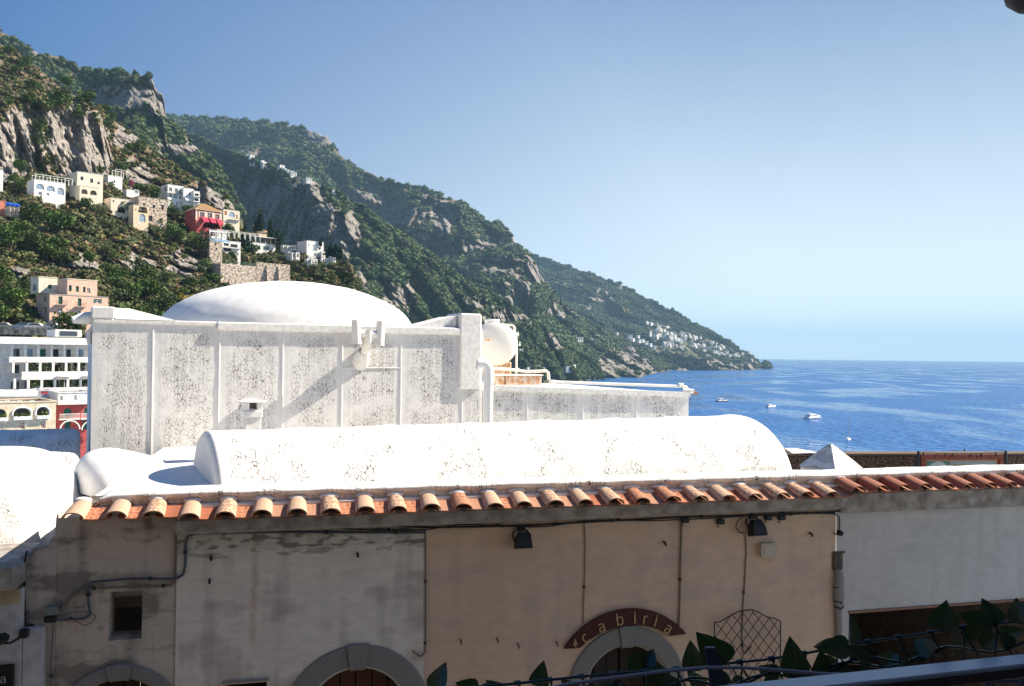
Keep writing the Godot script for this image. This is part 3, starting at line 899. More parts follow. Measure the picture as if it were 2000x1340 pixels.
	o = thing("chimney", "small white chimney with hat between the vault and tall wall", "chimney", frame(Vector3(cp.x, -1.47, cp.z), 27.0))
	var cy := func(py: float) -> float: return pt(492, py, 11.6).y + 1.47
	mb = MB.new()
	mb.cbox(Vector3(-0.105, 0, -0.1), Vector3(0.105, cy.call(815), 0.1), 0.01)
	part(o, "shaft", mb, M.lime_rough)
	mb = MB.new()
	mb.cbox(Vector3(-0.125, cy.call(815) + 0.002, -0.12), Vector3(0.125, cy.call(801), 0.12), 0.012)
	part(o, "collar", mb, M.lime)
	mb = MB.new()
	for e in [[-0.12, -0.05], [0.05, 0.12]]: mb.cbox(Vector3(e[0], cy.call(801) + 0.002, -0.11), Vector3(e[1], cy.call(786), 0.11), 0.006)
	mb.cbox(Vector3(-0.049, cy.call(801) + 0.002, -0.11), Vector3(0.049, cy.call(799), 0.11), 0.004)
	part(o, "vent_opening", mb, M.lime)
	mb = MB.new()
	mb.box(Vector3(-0.048, cy.call(798), -0.104), Vector3(0.048, cy.call(787), -0.02))  # grey box stands in for the shade inside the vent
	part(o, "vent_shade_box", mb, M.grey)
	mb = MB.new()
	mb.lathe([Vector2(0.001, cy.call(786) + 0.003), Vector2(0.235, cy.call(786) + 0.004), Vector2(0.235, cy.call(786) + 0.02), Vector2(0.09, cy.call(780)), Vector2(0.001, cy.call(777))], 4, Transform3D(Basis(Vector3.UP, PI / 4), Vector3.ZERO))
	part(o, "hat", mb, M.lime)
	# --- neighbour to the left: a white dome and a vault behind it
	o = thing("left_white_roof", "broad sunlit white dome at the left edge", "roof", FX)
	mb = MB.new()
	rows = []; uvs = []
	for a in 41:
		var g := (a / 40.0) * PI / 2
		var row := []; var ur := []
		for b in 73:
			var f := TAU * b / 72.0
			var e := pow(absf(cos(g)), 0.42)
			row.append(Vector3(signf(cos(f)) * pow(absf(cos(f)), 0.62) * e * 1.14, sin(g) * 1.27, signf(sin(f)) * pow(absf(sin(f)), 0.62) * e * 1.25))
			ur.append(Vector2(b / 72.0 * 1.6, 0.98 - 0.9 * a / 40.0))
		rows.append(row); uvs.append(ur)
	mb.grid(rows, uvs, true)
	var lc := FX.affine_inverse() * pt(-62, 1100, 9.6)
	part(o, "dome", mb, M.crack_soft, Transform3D(Basis(), Vector3(lc.x, lc.y, lc.z)))
	mb = MB.new()
	mb.cbox(Vector3(lc.x - 3.0, lc.y - 0.20, lc.z - 1.3), Vector3(lc.x + 1.10, lc.y - 0.003, lc.z + 1.52), 0.05)
	part(o, "eaves_slab", mb, M.lime_rough)
	mb = MB.new()
	mb.box(Vector3(lc.x - 3.0, -6.3, lc.z - 1.25), Vector3(lc.x + 1.06, lc.y - 0.203, lc.z + 0.92))
	part(o, "wall", mb, M.lime_rough)
	var BX := frame(pt(178, 842, 13.4) * Vector3(1, 0, 1), 27.0)
	o = thing("rear_vault", "vault in shade behind the sunlit dome on the left", "roof", BX)
	mb = MB.new()
	barrel(mb, -6.0, -0.15, 1.5, 1.2, -2.42, 1.2, 0.2, 0.12)
	part(o, "vault", mb, M.crack_soft)
	mb = MB.new()
	mb.box(Vector3(-6, -5, -1.6), Vector3(-0.1, -2.42, 1.6))
	part(o, "wall", mb, M.lime)
	# --- rounded buttress
	o = thing("rounded_buttress", "rounded white hump left of the long vault's end", "buttress", UX)
	mb = MB.new()
	rows = []
	for a in 21:
		var g := a / 20.0 * PI / 2
		var row := []; 
		for b in 41:
			var f := TAU * b / 40.0
			var rad := 0.42 if cos(f) < 0 else 0.42 + 0.55 * cos(f) * cos(f)
			row.append(Vector3(cos(f) * pow(maxf(cos(g), 0.0), 0.55 if cos(f) < 0 else 0.55 + 0.9 * cos(f)) * rad, sin(g) * 0.40, sin(f) * pow(maxf(cos(g), 0.0), 0.55) * 1.25))
		rows.append(row)
	mb.grid(rows, [], true)
	var hc := flip * pt(212, 948, 11.0)
	part(o, "hump", mb, M.lime, Transform3D(Basis(), Vector3(hc.x, -1.70, hc.z)))
	# --- pyramid cap on the deck at the right
	var pc := pt(1622, 905, 11.9)
	o = thing("pyramid_cap", "white flaking pyramid cap on the flat roof before the sea", "chimney cap", frame(Vector3(pc.x, -1.62, pc.z), 33.0))
	var tip := Vector3(-0.0, pt(1622, 866, 11.9).y + 1.62, 0)
	mb = MB.new()
	var ring := []
	for k in 4: ring.append(Vector3([-0.30, 0.30, 0.30, -0.30][k], 0.0, [0.30, 0.30, -0.30, -0.30][k]))
	for k in 4:
		var a: Vector3 = ring[k]; var b: Vector3 = ring[(k + 1) % 4]
		var rr := []; var uu := []
		for j in 9:
			var row := []; var ur := []
			for q in 9:
				var base := a.lerp(b, q / 8.0)
				var fall := j / 8.0
				var w := base.lerp(tip, fall)
				w = base.lerp(tip + (base - Vector3(0, base.y, 0)) * 0.06, fall)
				w.y = 0.10 + (tip.y - 0.10) * (1.0 - pow(1.0 - fall, 1.0)) - 0.012 * (1.0 if j == 8 else 0.0)
				row.append(w)
				ur.append(Vector2(0.2 * k + 0.05 + 0.1 * q / 8.0, 0.7 - 0.4 * fall))
			rr.append(row); uu.append(ur)
		mb.grid(rr, uu)
	part(o, "hood", mb, M.crack_soft)
	mb = MB.new()
	mb.cbox(Vector3(-0.29, -1.0, -0.29), Vector3(0.29, 0.10, 0.29), 0.02)
	var kerb := part(o, "kerb", mb, M.lime_rough)
	mb = MB.new()
	mb.cbox(Vector3(0.02, 0.02, 0.27), Vector3(0.13, 0.09, 0.294), 0.005)  # thin grey plate, its colour stands in for the shade of a small opening
	part(kerb, "vent_shade_plate", mb, M.grey)

# ---------------------------------------------------------------- the tiled building along the alley
# old plaster of the four stretches of wall, with the damp, soot and rust runs the picture shows
func plaster(edges: Array) -> ImageTexture:
	var w := 2048; var h := 1024
	var n1 := noise(0.006, 5, 301).get_image(w, h).get_data()
	var n2 := noise(0.03, 5, 302).get_image(w, h).get_data()
	var si := noise(0.025, 4, 303).get_image(w, 40)
	si.resize(w, h, Image.INTERPOLATE_CUBIC)
	var n3 := si.get_data()
	var li := noise(0.03, 4, 304).get_image(96, h)
	li.resize(w, h, Image.INTERPOLATE_CUBIC)
	var n4 := li.get_data()
	var paint := [Vector3(0.56, 0.49, 0.43), Vector3(0.70, 0.655, 0.585), Vector3(0.63, 0.465, 0.345), Vector3(0.53, 0.515, 0.50)]
	var grime := [0.60, 0.34, 0.12, 0.12]
	var out := PackedByteArray()
	out.resize(w * h * 3)
	var rust_u: float = on(FX, 497, 1100).x
	var sec := PackedInt32Array()
	for x in w:
		var u := -2.4 + 14.6 * (x + 0.5) / w
		var s := 0
		for e in edges.size(): if u > edges[e]: s = e + 1
		sec.append(s)
	for y in h:
		var v := -1.35 - 3.0 * (y + 0.5) / h
		for x in w:
			var u := -2.4 + 14.6 * (x + 0.5) / w
			var k := y * w + x
			var s := sec[x]
			var c: Vector3 = paint[s]
			var a := n1[k] / 255.0; var b := n2[k] / 255.0; var st := n3[k] / 255.0; var ly := n4[k] / 255.0
			c *= 0.94 + 0.22 * (a - 0.5) + 0.16 * (b - 0.5)
			var g: float = grime[s]
			# soot in blotches and runs
			var soot := clampf((a * 0.6 + st * 0.6 - 0.56) * 3.2, 0.0, 1.0) * g
			if s == 0: soot = clampf(soot + clampf((b + a - 1.02) * 3.0, 0.0, 1.0) * 0.35 + clampf(0.28 - (u + 2.0) * 0.4 + (a - 0.5) * 1.6, 0.0, 0.5), 0.0, 0.7)
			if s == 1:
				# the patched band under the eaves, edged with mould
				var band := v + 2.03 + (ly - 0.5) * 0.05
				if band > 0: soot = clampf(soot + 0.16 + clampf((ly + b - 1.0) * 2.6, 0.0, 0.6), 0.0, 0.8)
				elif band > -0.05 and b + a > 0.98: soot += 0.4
				var run := absf(u - rust_u + (st - 0.5) * 0.0 + (n2[k] / 255.0 - 0.5) * 0.05)
				if run < 0.05 and v > -3.0: c = c.lerp(Vector3(0.46, 0.30, 0.20), (1.0 - run / 0.05) * 0.6 * clampf(b * 1.8 - 0.3, 0, 1))
				if v < -2.3: c = c.lerp(Vector3(0.58, 0.44, 0.42), clampf((a - 0.55) * 2.4, 0.0, 0.5))
			if s == 2: c = c.lerp(Vector3(0.50, 0.40, 0.33), clampf((a - 0.5) * 2.2, 0.0, 0.6))
			if s == 3 and b > 0.66 and a > 0.55: soot += (b - 0.66) * 0.8
			c = c.lerp(Vector3(0.085, 0.075, 0.065), clampf(soot, 0.0, 0.9))
			out[k * 3] = int(255 * pow(c.x, 0.4545)); out[k * 3 + 1] = int(255 * pow(c.y, 0.4545)); out[k * 3 + 2] = int(255 * pow(c.z, 0.4545))
	return ImageTexture.create_from_image(Image.create_from_data(w, h, false, Image.FORMAT_RGB8, out))

func fu(px: float, py: float, w := 0.0) -> Vector3:
	return on(FX, px, py, w)
# a curved stone of an arch
func voussoir(mb: MB, c: Vector2, r0: float, r1: float, a0: float, a1: float, z0: float, z1: float) -> void:
	var n := maxi(2, int((a1 - a0) / 0.09))
	var prev := []
	for k in n + 1:
		var g := lerpf(a0, a1, float(k) / n)
		var d := Vector2(cos(g), sin(g))
		var i0 := c + d * r0; var ch := c + d * (r0 + 0.045); var o1 := c + d * (r1 - 0.012); var o0 := c + d * r1
		var row := [Vector3(i0.x, i0.y, z0), Vector3(i0.x, i0.y, z1 - 0.05), Vector3(ch.x, ch.y, z1), Vector3(o1.x, o1.y, z1), Vector3(o0.x, o0.y, z1 - 0.012), Vector3(o0.x, o0.y, z0)]
		if k:
			for j in 5: mb.quad(prev[j], prev[j + 1], row[j + 1], row[j])
		if k == 0 or k == n:
			for j in range(1, 5):
				if k == 0: mb.tri(row[0], row[j + 1], row[j])
				else: mb.tri(row[0], row[j], row[j + 1])
		prev = row
func clay_cap(r0: float, r1: float, len: float) -> ArrayMesh:
	var mb := MB.new()
	var rows := []
	for k in 2: rows.append([])
	var outer := []; var inner := []
	for e in [[0.0, r0], [len * 0.5, (r0 + r1) / 2 + 0.002], [len, r1]]:
		var a := []; var b := []
		for s in 13:
			var g := PI * s / 12.0
			a.append(Vector3(cos(g) * e[1], sin(g) * e[1] * 0.70, e[0]))
			b.append(Vector3(cos(g) * (e[1] - 0.016), sin(g) * (e[1] - 0.016) * 0.70, e[0]))
		outer.append(a); inner.append(b)
	mb.grid(outer); mb.grid(inner, [], true)
	mb.grid([outer[2], inner[2]])
	mb.grid([inner[0], outer[0]])
	return mb.mesh()
func clay_pan(w: float, len: float) -> ArrayMesh:
	var mb := MB.new()
	var top := []; var bot := []
	for z in [0.0, len]:
		var a := []; var b := []
		for s in 9:
			var x := lerpf(-w / 2, w / 2, s / 8.0)
			var y := 0.018 * pow(s / 4.0 - 1.0, 2)
			a.append(Vector3(x, y, z)); b.append(Vector3(x, y - 0.016, z))
		top.append(a); bot.append(b)
	mb.grid(top, [], true); mb.grid(bot)
	mb.grid([top[1], bot[1]], [], true); 
	return mb.mesh()

func facade() -> void:
	var e0 := fu(345, 1100).x; var e1 := fu(831, 1100).x; var e2 := fu(1632, 1050).x
	var tex := plaster([e0, e1, e2])
	var P := StandardMaterial3D.new()
	P.albedo_texture = tex
	P.roughness = 0.92
	P.metallic_specular = 0.2
	P.uv1_scale = Vector3(1 / 14.6, -1 / 3.0, 1)
	P.uv1_offset = Vector3(2.4 / 14.6, -1.35 / 3.0, 0)
	P.heightmap_enabled = true
	P.heightmap_texture = tex
	P.heightmap_scale = 0.5
	M.plaster = P
	M.arch_stone = mat(lin(0.30, 0.29, 0.28), 0.9, M.grain, 2.2, M.fine, 0.5)
	M.render_grey = mat(lin(0.40, 0.37, 0.34), 0.9, noise_tex(512, 0.02, 6, Color(0.55, 0.53, 0.51), Color(1, 1, 1), 1.7, 61), 0.45)
	M.render_pale = mat(lin(0.66, 0.62, 0.58), 0.9, noise_tex(512, 0.03, 6, Color(0.6, 0.57, 0.55), Color(1, 1, 1), 1.7, 62), 0.6)
	var o := thing("tiled_building", "old plastered building with clay tile eaves and white vault", "building", FX)
	var bot := -6.3
	var eave := -1.62
	# openings
	var wn0 := fu(211, 1252); var wn1 := fu(278, 1153)
	var arches := [[232.0, 1298.0, 118.0, 30.0], [697.0, 1258.0, 145.0, 49.0], [1224.0, 1223.0, 122.0, 40.0]]
	var arc := []
	for a in arches:
		var c := fu(a[0], a[1] + a[2]); var t := fu(a[0], a[1]); var r := t.y - c.y
		var th: float = r * a[3] / a[2]
		arc.append([Vector2(c.x, c.y), r, r - th])
	var hole := func(k: int) -> Array:
		var c: Vector2 = arc[k][0]; var r: float = arc[k][2] + 0.02
		return [c.x - r, bot, c.x + r, c.y + r, r]
	var q0 := fu(440, 1334); var q1 := fu(521, 1331)
	var s0 := fu(1658, 1193); 
	var end := 11.6
	var x_left := fu(112, 1050).x
	var walls := [
		[x_left, e0, [[wn0.x, wn0.y, wn1.x, wn1.y], hole.call(0)], 0.0],
		[e0, e1, [hole.call(1), [q0.x, q0.y - 0.5, q1.x, q1.y]], 0.012],
		[e1, e2, [hole.call(2)], 0.004],
		[e2, end, [[s0.x, bot, end - 0.3, s0.y], [e2 + 0.012, fu(1640, 1112).y, fu(1645, 1090).x, fu(1640, 1081).y]], 0.012]]
	for k in 4:
		var mb := MB.new()
		var a: Array = walls[k]
		mb.wall(a[0], bot, a[1], eave, a[2], 0.30, a[3])
		part(o, "wall", mb, P)
	var mb := MB.new()
	mb.box(Vector3(x_left + 0.02, bot, -8.2), Vector3(end, -2.72, -8.0))
	mb.box(Vector3(end - 0.25, bot, -7.99), Vector3(end - 0.05, -2.72, -0.31))
	mb.box(Vector3(x_left + 0.02, bot, -7.99), Vector3(x_left + 0.2, -2.35, -0.31))
	mb.box(Vector3(x_left + 0.02, -2.6, -0.60), Vector3(end, -2.5, -0.302))
	part(o, "inner_room", mb, mat(lin(0.24, 0.20, 0.17), 0.9, M.mottle, 0.6))
	# the flared left end of the wall
	mb = MB.new()
	var poly := PackedVector2Array()
	for e in [[110, 1010], [107, 1045], [96, 1062], [66, 1074], [50, 1092], [45, 1140], [45, 1330]]:
		var p := fu(e[0], e[1]); poly.append(Vector2(minf(p.x, x_left - 0.01), p.y))
	poly.append(Vector2(poly[-1].x, bot)); poly.append(Vector2(x_left - 0.003, bot)); poly.append(Vector2(x_left - 0.003, fu(112, 1004).y))
	mb.slab(poly, -0.9, 0.001)
	part(o, "wall_end", mb, P)
	# cornice under the tiles of the two middle stretches, plain frieze on the right
	mb = MB.new()
	var c0 := e0 - 0.02; var c1 := fu(1634, 985).x
	mb.cbox(Vector3(c0, -1.80, -0.05), Vector3(c1, -1.625, 0.17), 0.035)
	part(o, "cornice", mb, M.render_grey)
	mb = MB.new()
	mb.cbox(Vector3(c1 + 0.004, -1.86, -0.05), Vector3(end, -1.62, 0.10), 0.012)
	part(o, "cornice", mb, M.render_grey)
	# parapet, coping, deck
	var cap := -1.40
	var xl := fu(150, 960).x
	mb = MB.new()
	mb.wall(xl + 0.12, -1.70, end, cap - 0.02, [], 0.0, -0.03, 0.5)
	var pp := part(o, "parapet", mb, M.render_pale)
	pp.set_meta("label", "white flaking parapet strip above the tiles")
	mb = MB.new()
	var rows := []; var uvs := []
	var nz := noise(0.9, 4, 71)
	var N := 120
	for k in N + 1:
		var x := lerpf(xl, end, float(k) / N)
		var d := nz.get_noise_1d(x * 2.0) * 0.012
		var lift := -0.22 * pow(maxf(0.0, 1.0 - (x - xl) / 0.35), 2)
		var row := []; var ur := []
		for e in [[-0.06, cap - 0.09], [0.0, cap - 0.045], [0.012, cap - 0.02], [-0.01, cap], [-0.10, cap + 0.012], [-0.34, cap + 0.008], [-0.44, cap - 0.02], [-0.5, cap - 0.06]]:
			row.append(Vector3(x, e[1] + d + lift, e[0] + d * 0.6))
			ur.append(Vector2(x / 6.0, 0.75 - e[0] * 0.5))
		rows.append(row); uvs.append(ur)
	mb.grid(rows, uvs)
	part(o, "coping", mb, M.crack_soft)
	mb = MB.new()
	mb.box(Vector3(xl + 0.1, -2.3, -6.5), Vector3(1.6, -1.46, -0.28))
	mb.box(Vector3(x_left, -2.5, -8.2), Vector3(1.6, -2.305, -0.32))
	part(o, "roof_deck", mb, M.lime)
	mb = MB.new()
	mb.box(Vector3(1.604, -3.0, -8.2), Vector3(end, -2.62, -0.28))
	part(o, "roof_deck", mb, M.lime)
	# fillet of white plaster that rises from the deck to the tall wall at the left
	var V := frame(Vector3(-3.62, 0, -10.05), 27.0)
	mb = MB.new()
	barrel(mb, 0.0, 8.2, 1.25, 1.10, -2.04, 1.16, 0.0, 0.10, 0.012)
	part(o, "vault", mb, M.crack_soft, FX.affine_inverse() * V)
	# low gable behind the vault's right end
	mb = MB.new()
	var ga := FX.affine_inverse() * pt(1500, 862, 14.4); var gb := FX.affine_inverse() * pt(1580, 892, 13.8)
	mb.slab(PackedVector2Array([Vector2(ga.x - 0.6, -1.6), Vector2(ga.x - 0.6, ga.y), Vector2(ga.x, ga.y), Vector2(gb.x, gb.y), Vector2(gb.x + 0.5, gb.y - 0.08), Vector2(gb.x + 0.5, -1.6)]), ga.z - 0.5, ga.z + 0.25)
	part(o, "gable", mb, M.lime_rough)
	# --- clay tiles
	var lichen := noise_tex(512, 0.035, 6, Color(0.45, 0.43, 0.40), Color(1, 1, 1), 2.2, 69)
	var caps := [mat(lin(0.66, 0.44, 0.31), 0.9, M.grain, 3.0, M.fine, 0.3), mat(lin(0.60, 0.39, 0.27), 0.9, lichen, 1.1, M.fine, 0.3), mat(lin(0.52, 0.24, 0.145), 0.9, lichen, 1.3, M.fine, 0.3)]
	var deep := [mat(lin(0.36, 0.125, 0.075), 0.85, M.grain, 2.6, M.fine, 0.3), mat(lin(0.40, 0.15, 0.09), 0.85, M.grain, 3.1, M.fine, 0.3)]
	var pans := [mat(lin(0.56, 0.23, 0.13), 0.9, lichen, 1.0, M.fine, 0.3), mat(lin(0.50, 0.26, 0.17), 0.9, M.grain, 2.4, M.fine, 0.3), mat(lin(0.44, 0.15, 0.08), 0.9, M.grain, 2.8, M.fine, 0.3)]
	var cap_mesh := clay_cap(0.086, 0.102, 0.36)
	var cap_mesh2 := clay_cap(0.080, 0.096, 0.35)
	var pan_mesh := clay_pan(0.27, 0.34)
	var blob := MB.new()
	var br := []
	for a in 9:
		var g := a / 8.0 * PI
		var row := []
		for b in 13:
			var f := TAU * b / 12.0
			row.append(Vector3(cos(f) * sin(g) * 0.10, -cos(g) * 0.055, sin(f) * sin(g) * 0.05))
		br.append(row)
	blob.grid(br, [], true)
	var blob_mesh := blob.mesh()
	var x := fu(152, 985, 0.2).x
	var k := 0
	var x_mid := fu(322, 985, 0.2).x
	var x_right := fu(1652, 950, 0.2).x
	var x_end := 11.4
	while x < x_end:
		var right := x > x_right - 0.1
		var lift := 0.03 if x < x_mid else (0.045 if right else 0.0)
		var pitch := 0.312 if right else 0.336
		var jig := rng.randf_range(-0.012, 0.012)
		var tilt := Basis(Vector3.RIGHT, 0.22 + rng.randf_range(-0.02, 0.02)) * Basis(Vector3.UP, rng.randf_range(-0.03, 0.03))
		var cm: Material = deep[rng.randi() % 2] if right else caps[[0, 0, 1, 0, 1, 0, 0, 1, 0, 1, 0, 2][k % 12]]
		if not right and k > 16 and k < 19: cm = caps[2]
		if not right and k > 20: cm = caps[1]
		put(o, "cap_tile", cap_mesh if rng.randf() < 0.6 else cap_mesh2, cm, Transform3D(tilt, Vector3(x + jig, -1.535 + lift, -0.025 + rng.randf_range(-0.01, 0.01))))
		put(o, "pan_tile", pan_mesh, pans[rng.randi() % 3], Transform3D(Basis(Vector3.RIGHT, 0.22 + rng.randf_range(-0.015, 0.015)), Vector3(x + pitch / 2, -1.548 + lift, -0.028 + rng.randf_range(-0.012, 0.008))))
		put(o, "mortar", blob_mesh, M.lime, Transform3D(Basis.from_scale(Vector3(rng.randf_range(0.85, 1.05), rng.randf_range(0.45, 0.8), rng.randf_range(0.5, 0.9))), Vector3(x + jig, -1.492 + lift, -0.016)))
		x += pitch
		k += 1
	mb = MB.new()
	mb.cbox(Vector3(fu(128, 990, 0.1).x, -1.575, -0.045), Vector3(x_end, -1.524, 0.02), 0.012)
	part(o, "mortar_bed", mb, M.lime)
	# --- arches with their key stones
	for j in 3:
		var c: Vector2 = arc[j][0]; var r1: float = arc[j][1]; var r0: float = arc[j][2]
		var half := 0.15 if j else 0.2
		for seg in [[0.0, PI / 2 - half - 0.004, 0.03], [PI / 2 + half + 0.004, PI, 0.03]]:
			mb = MB.new(); voussoir(mb, c, r0, r1, seg[0], seg[1], -0.2, seg[2]); part(o, "arch_stone", mb, M.arch_stone)
		mb = MB.new(); voussoir(mb, c, r0 - 0.012, r1 + 0.012, PI / 2 - half, PI / 2 + half, -0.2, 0.05)
		part(o, "key_stone", mb, M.arch_stone)
		for s in [-1, 1]:
			mb = MB.new()
			var a := c.x + (r0 if s > 0 else -r1); var b := c.x + (r1 if s > 0 else -r0)
			mb.cbox(Vector3(a, bot, -0.2), Vector3(b, c.y - 0.004, 0.03), 0.012)
			part(o, "jamb_stone", mb, M.arch_stone)
		# boarded door leaves behind the arch
		var door := mat(lin(0.10, 0.035, 0.022), 0.6, M.grain, 2.0) if j == 1 else mat(lin(0.022, 0.016, 0.014), 0.6, M.grain, 2.0)
		for b in 6:
			mb = MB.new()
			var xa := c.x - r0 + b * r0 / 3.0
			mb.cbox(Vector3(xa + 0.004, bot, -0.29), Vector3(xa + r0 / 3.0 - 0.004, c.y + sqrt(maxf(0.02, r0 * r0 - pow(maxf(absf(xa - c.x), absf(xa + r0 / 3.0 - c.x)) - r0 / 6.0, 2))), -0.25 + (0.02 if b % 2 else 0.0)), 0.006)
			part(o, "door_board", mb, door)
	mb = MB.new()
	for e in [[fu(436, 1331), fu(525, 1325)]]:
		mb.cbox(Vector3(e[0].x, e[0].y, 0.0), Vector3(e[1].x, e[1].y, 0.04), 0.008)
	part(o, "lintel", mb, M.arch_stone)
	# beam over the wide shop opening
	mb = MB.new()
	mb.cbox(Vector3(s0.x - 0.02, s0.y - 0.03, -0.06), Vector3(end - 0.28, s0.y + 0.004, 0.03), 0.008)
	part(o, "shop_beam", mb, mat(lin(0.30, 0.17, 0.12), 0.8, M.grain, 1.5))
	wall_things()

func wall_things() -> void:
	var iron := mat(lin(0.016, 0.017, 0.02), 0.45)
	var rubber := mat(lin(0.022, 0.022, 0.025), 0.6)
	var lead := mat(lin(0.07, 0.08, 0.10), 0.55)
	var greyed := mat(lin(0.17, 0.14, 0.11), 0.8)
	# cables: photograph points on the wall, how far they stand off it, radius
	var runs := [
		["wall_cable", "thick black cable running along under the tile cornice", [[350, 1030], [480, 1031], [620, 1030], [760, 1026], [831, 1030], [930, 1029], [1040, 1026], [1140, 1020], [1260, 1014], [1330, 1010], [1420, 1008], [1530, 1004], [1632, 1000]], 0.03, 0.011, rubber],
		["wall_cable", "thin black cable sagging just below the tile cornice", [[345, 1033], [430, 1026], [560, 1027], [700, 1034], [831, 1035], [900, 1024], [1060, 1030], [1150, 1016], [1280, 1017], [1400, 1012], [1500, 1004], [1570, 1001], [1632, 1003]], 0.045, 0.007, rubber],
		["wall_cable", "black cable clipped along the right grey wall", [[1500, 1008], [1600, 1001], [1700, 996], [1800, 989], [1900, 984], [2010, 977]], 0.035, 0.009, rubber],
		["wall_conduit", "slate blue conduit that steps down the left wall", [[831, 1040], [700, 1040], [560, 1039], [480, 1040], [385, 1042], [368, 1046], [362, 1060], [362, 1100], [358, 1122], [345, 1130], [320, 1131], [260, 1130], [210, 1134], [180, 1137], [172, 1145], [173, 1180], [176, 1200], [165, 1208], [130, 1210], [95, 1212]], 0.03, 0.013, lead],
		["wall_conduit", "brown conduit falling beside the wall joint on the left", [[343, 1032], [343, 1080], [342, 1135], [335, 1143], [300, 1145], [200, 1148], [165, 1150], [140, 1165], [118, 1190]], 0.02, 0.011, greyed],
		["wall_conduit", "thin grey conduit down the edge of the tan wall", [[831, 1036], [831, 1100], [831, 1180], [831, 1240], [830, 1275], [822, 1283], [812, 1276], [806, 1271]], 0.018, 0.008, greyed],
		["wall_conduit", "thin brown wire hanging down to the curved sign", [[1141, 1022], [1143, 1060], [1142, 1120], [1140, 1180], [1139, 1218]], 0.015, 0.006, greyed],
		["wall_conduit", "grey green conduit dropping to the sign's right end", [[1331, 1014], [1331, 1040], [1329, 1100], [1328, 1170], [1326, 1224]], 0.018, 0.010, greyed],
		["wall_conduit", "thin wire falling from the right floodlight behind the trellis", [[1456, 1046], [1458, 1075], [1455, 1130], [1451, 1190], [1449, 1245], [1452, 1280], [1468, 1262]], 0.015, 0.007, greyed],
		["wall_conduit", "thin grey wire down the left end of the wall", [[104, 1218], [102, 1260], [99, 1300], [100, 1345]], 0.02, 0.007, greyed],
		["wall_conduit", "black hose rising along the broken left wall edge", [[52, 1075], [48, 1100], [48, 1180], [50, 1222], [60, 1226], [66, 1222], [60, 1219], [50, 1223]], 0.03, 0.009, rubber],
		["wall_cable", "looped black wire at the start of the grey wall", [[1500, 1004], [1600, 1003], [1632, 1004], [1640, 1010], [1640, 1030], [1638, 1036]], 0.03, 0.007, rubber],
		["wall_cable", "tangled black loop beside the right floodlight", [[1452, 1010], [1440, 1018], [1437, 1030], [1445, 1040], [1456, 1042]], 0.06, 0.006, rubber],
		["wall_cable", "loose brown wires coiled under the grey junction box", [[110, 1205], [140, 1196], [170, 1194], [188, 1204], [180, 1216], [165, 1222], [150, 1214], [120, 1204]], 0.03, 0.005, greyed],
	]
	for r in runs:
		var at := fu(r[2][0][0], r[2][0][1])
		var o := thing(r[0], r[1], "cable" if r[0] == "wall_cable" else "conduit", FX * Transform3D(Basis(), at))
		var pts := []
		for j in r[2].size():
			var e: Array = r[2][j]
			pts.append(fu(e[0], e[1], r[3]) - at)
		# round the corners a little
		var fine := []
		for j in pts.size():
			if j == 0 or j == pts.size() - 1: fine.append(pts[j])
			else:
				fine.append(pts[j].lerp(pts[j - 1], 0.12)); fine.append(pts[j].lerp(pts[j + 1], 0.12))
		var mb := MB.new()
		mb.tube(fine, r[4], 7)
		part(o, "run", mb, r[5])
		var len := 0.0
		for j in pts.size() - 1:
			var seg: Vector3 = pts[j + 1] - pts[j]
			var k := int((len + seg.length()) / 0.62) - int(len / 0.62)
			if k > 0:
				mb = MB.new()
				var p: Vector3 = pts[j] + seg * 0.45
				var d := seg.normalized()
				mb.tube([p - d * 0.014, p + d * 0.014], r[4] * 1.6, 8)
				mb.cbox(p - Vector3(0.014, 0.014, r[3]), p + Vector3(0.014, 0.014, 0.004), 0.004)
				part(o, "clip", mb, rubber)
			len += seg.length()
	# floodlights
	for e in [[1016, 1036, 1068, "black floodlight on the wall above the tan plaster's left half"], [1468, 1012, 1044, "black floodlight on the wall above the square box"]]:
		var at := fu(e[0], (e[1] + e[2]) / 2.0)
		var o := thing("floodlight", e[3], "floodlight", FX * Transform3D(Basis(), at), "wall floodlights")
		var h: float = fu(e[0], e[1]).y - fu(e[0], e[2]).y
		var mb := MB.new()
		var top := Transform3D(Basis(Vector3.RIGHT, -0.25), Vector3(0, 0, 0.12))
		var rows := [[-0.085, 0.085, -h * 0.36, 0.08], [-0.075, 0.075, h * 0.15, 0.07], [-0.05, 0.05, h * 0.45, 0.05]]
		for j in 2:
			var a: Array = rows[j]; var b: Array = rows[j + 1]
			var q := []
			for s in [a, b]:
				for c in [[0, 1], [1, 1], [1, -1], [0, -1]]: q.append(top * Vector3(s[c[0]], s[2], s[3] * c[1]))
			for c in 4: mb.quad(q[c], q[(c + 1) % 4], q[4 + (c + 1) % 4], q[4 + c])
		mb.cbox(Vector3(-0.052, h * 0.44, -0.05), Vector3(0.052, h * 0.52, 0.05), 0.01, top)
		part(o, "housing", mb, iron)
		mb = MB.new()
		mb.cbox(Vector3(-0.092, -h * 0.44, -0.088), Vector3(0.092, -h * 0.36, 0.088), 0.01, top)
		var rim := part(o, "front_rim", mb, iron)
		mb = MB.new()
		mb.cbox(Vector3(-0.07, -h * 0.455, -0.068), Vector3(0.07, -h * 0.44, 0.068), 0.003, top)
		part(rim, "glass", mb, M.pane)
		for s in [-1, 1]:
			mb = MB.new()
			mb.tube([Vector3(0.09 * s, -0.01, 0.12), Vector3(0.10 * s, 0.05, 0.05), Vector3(0.07 * s, 0.09, 0.0)], 0.009, 6)
			part(o, "bracket", mb, iron)
		mb = MB.new()
		mb.cbox(Vector3(-0.05, h * 0.5, 0.0), Vector3(0.05, h * 0.72, 0.06), 0.008)
		part(o, "junction_box", mb, iron)
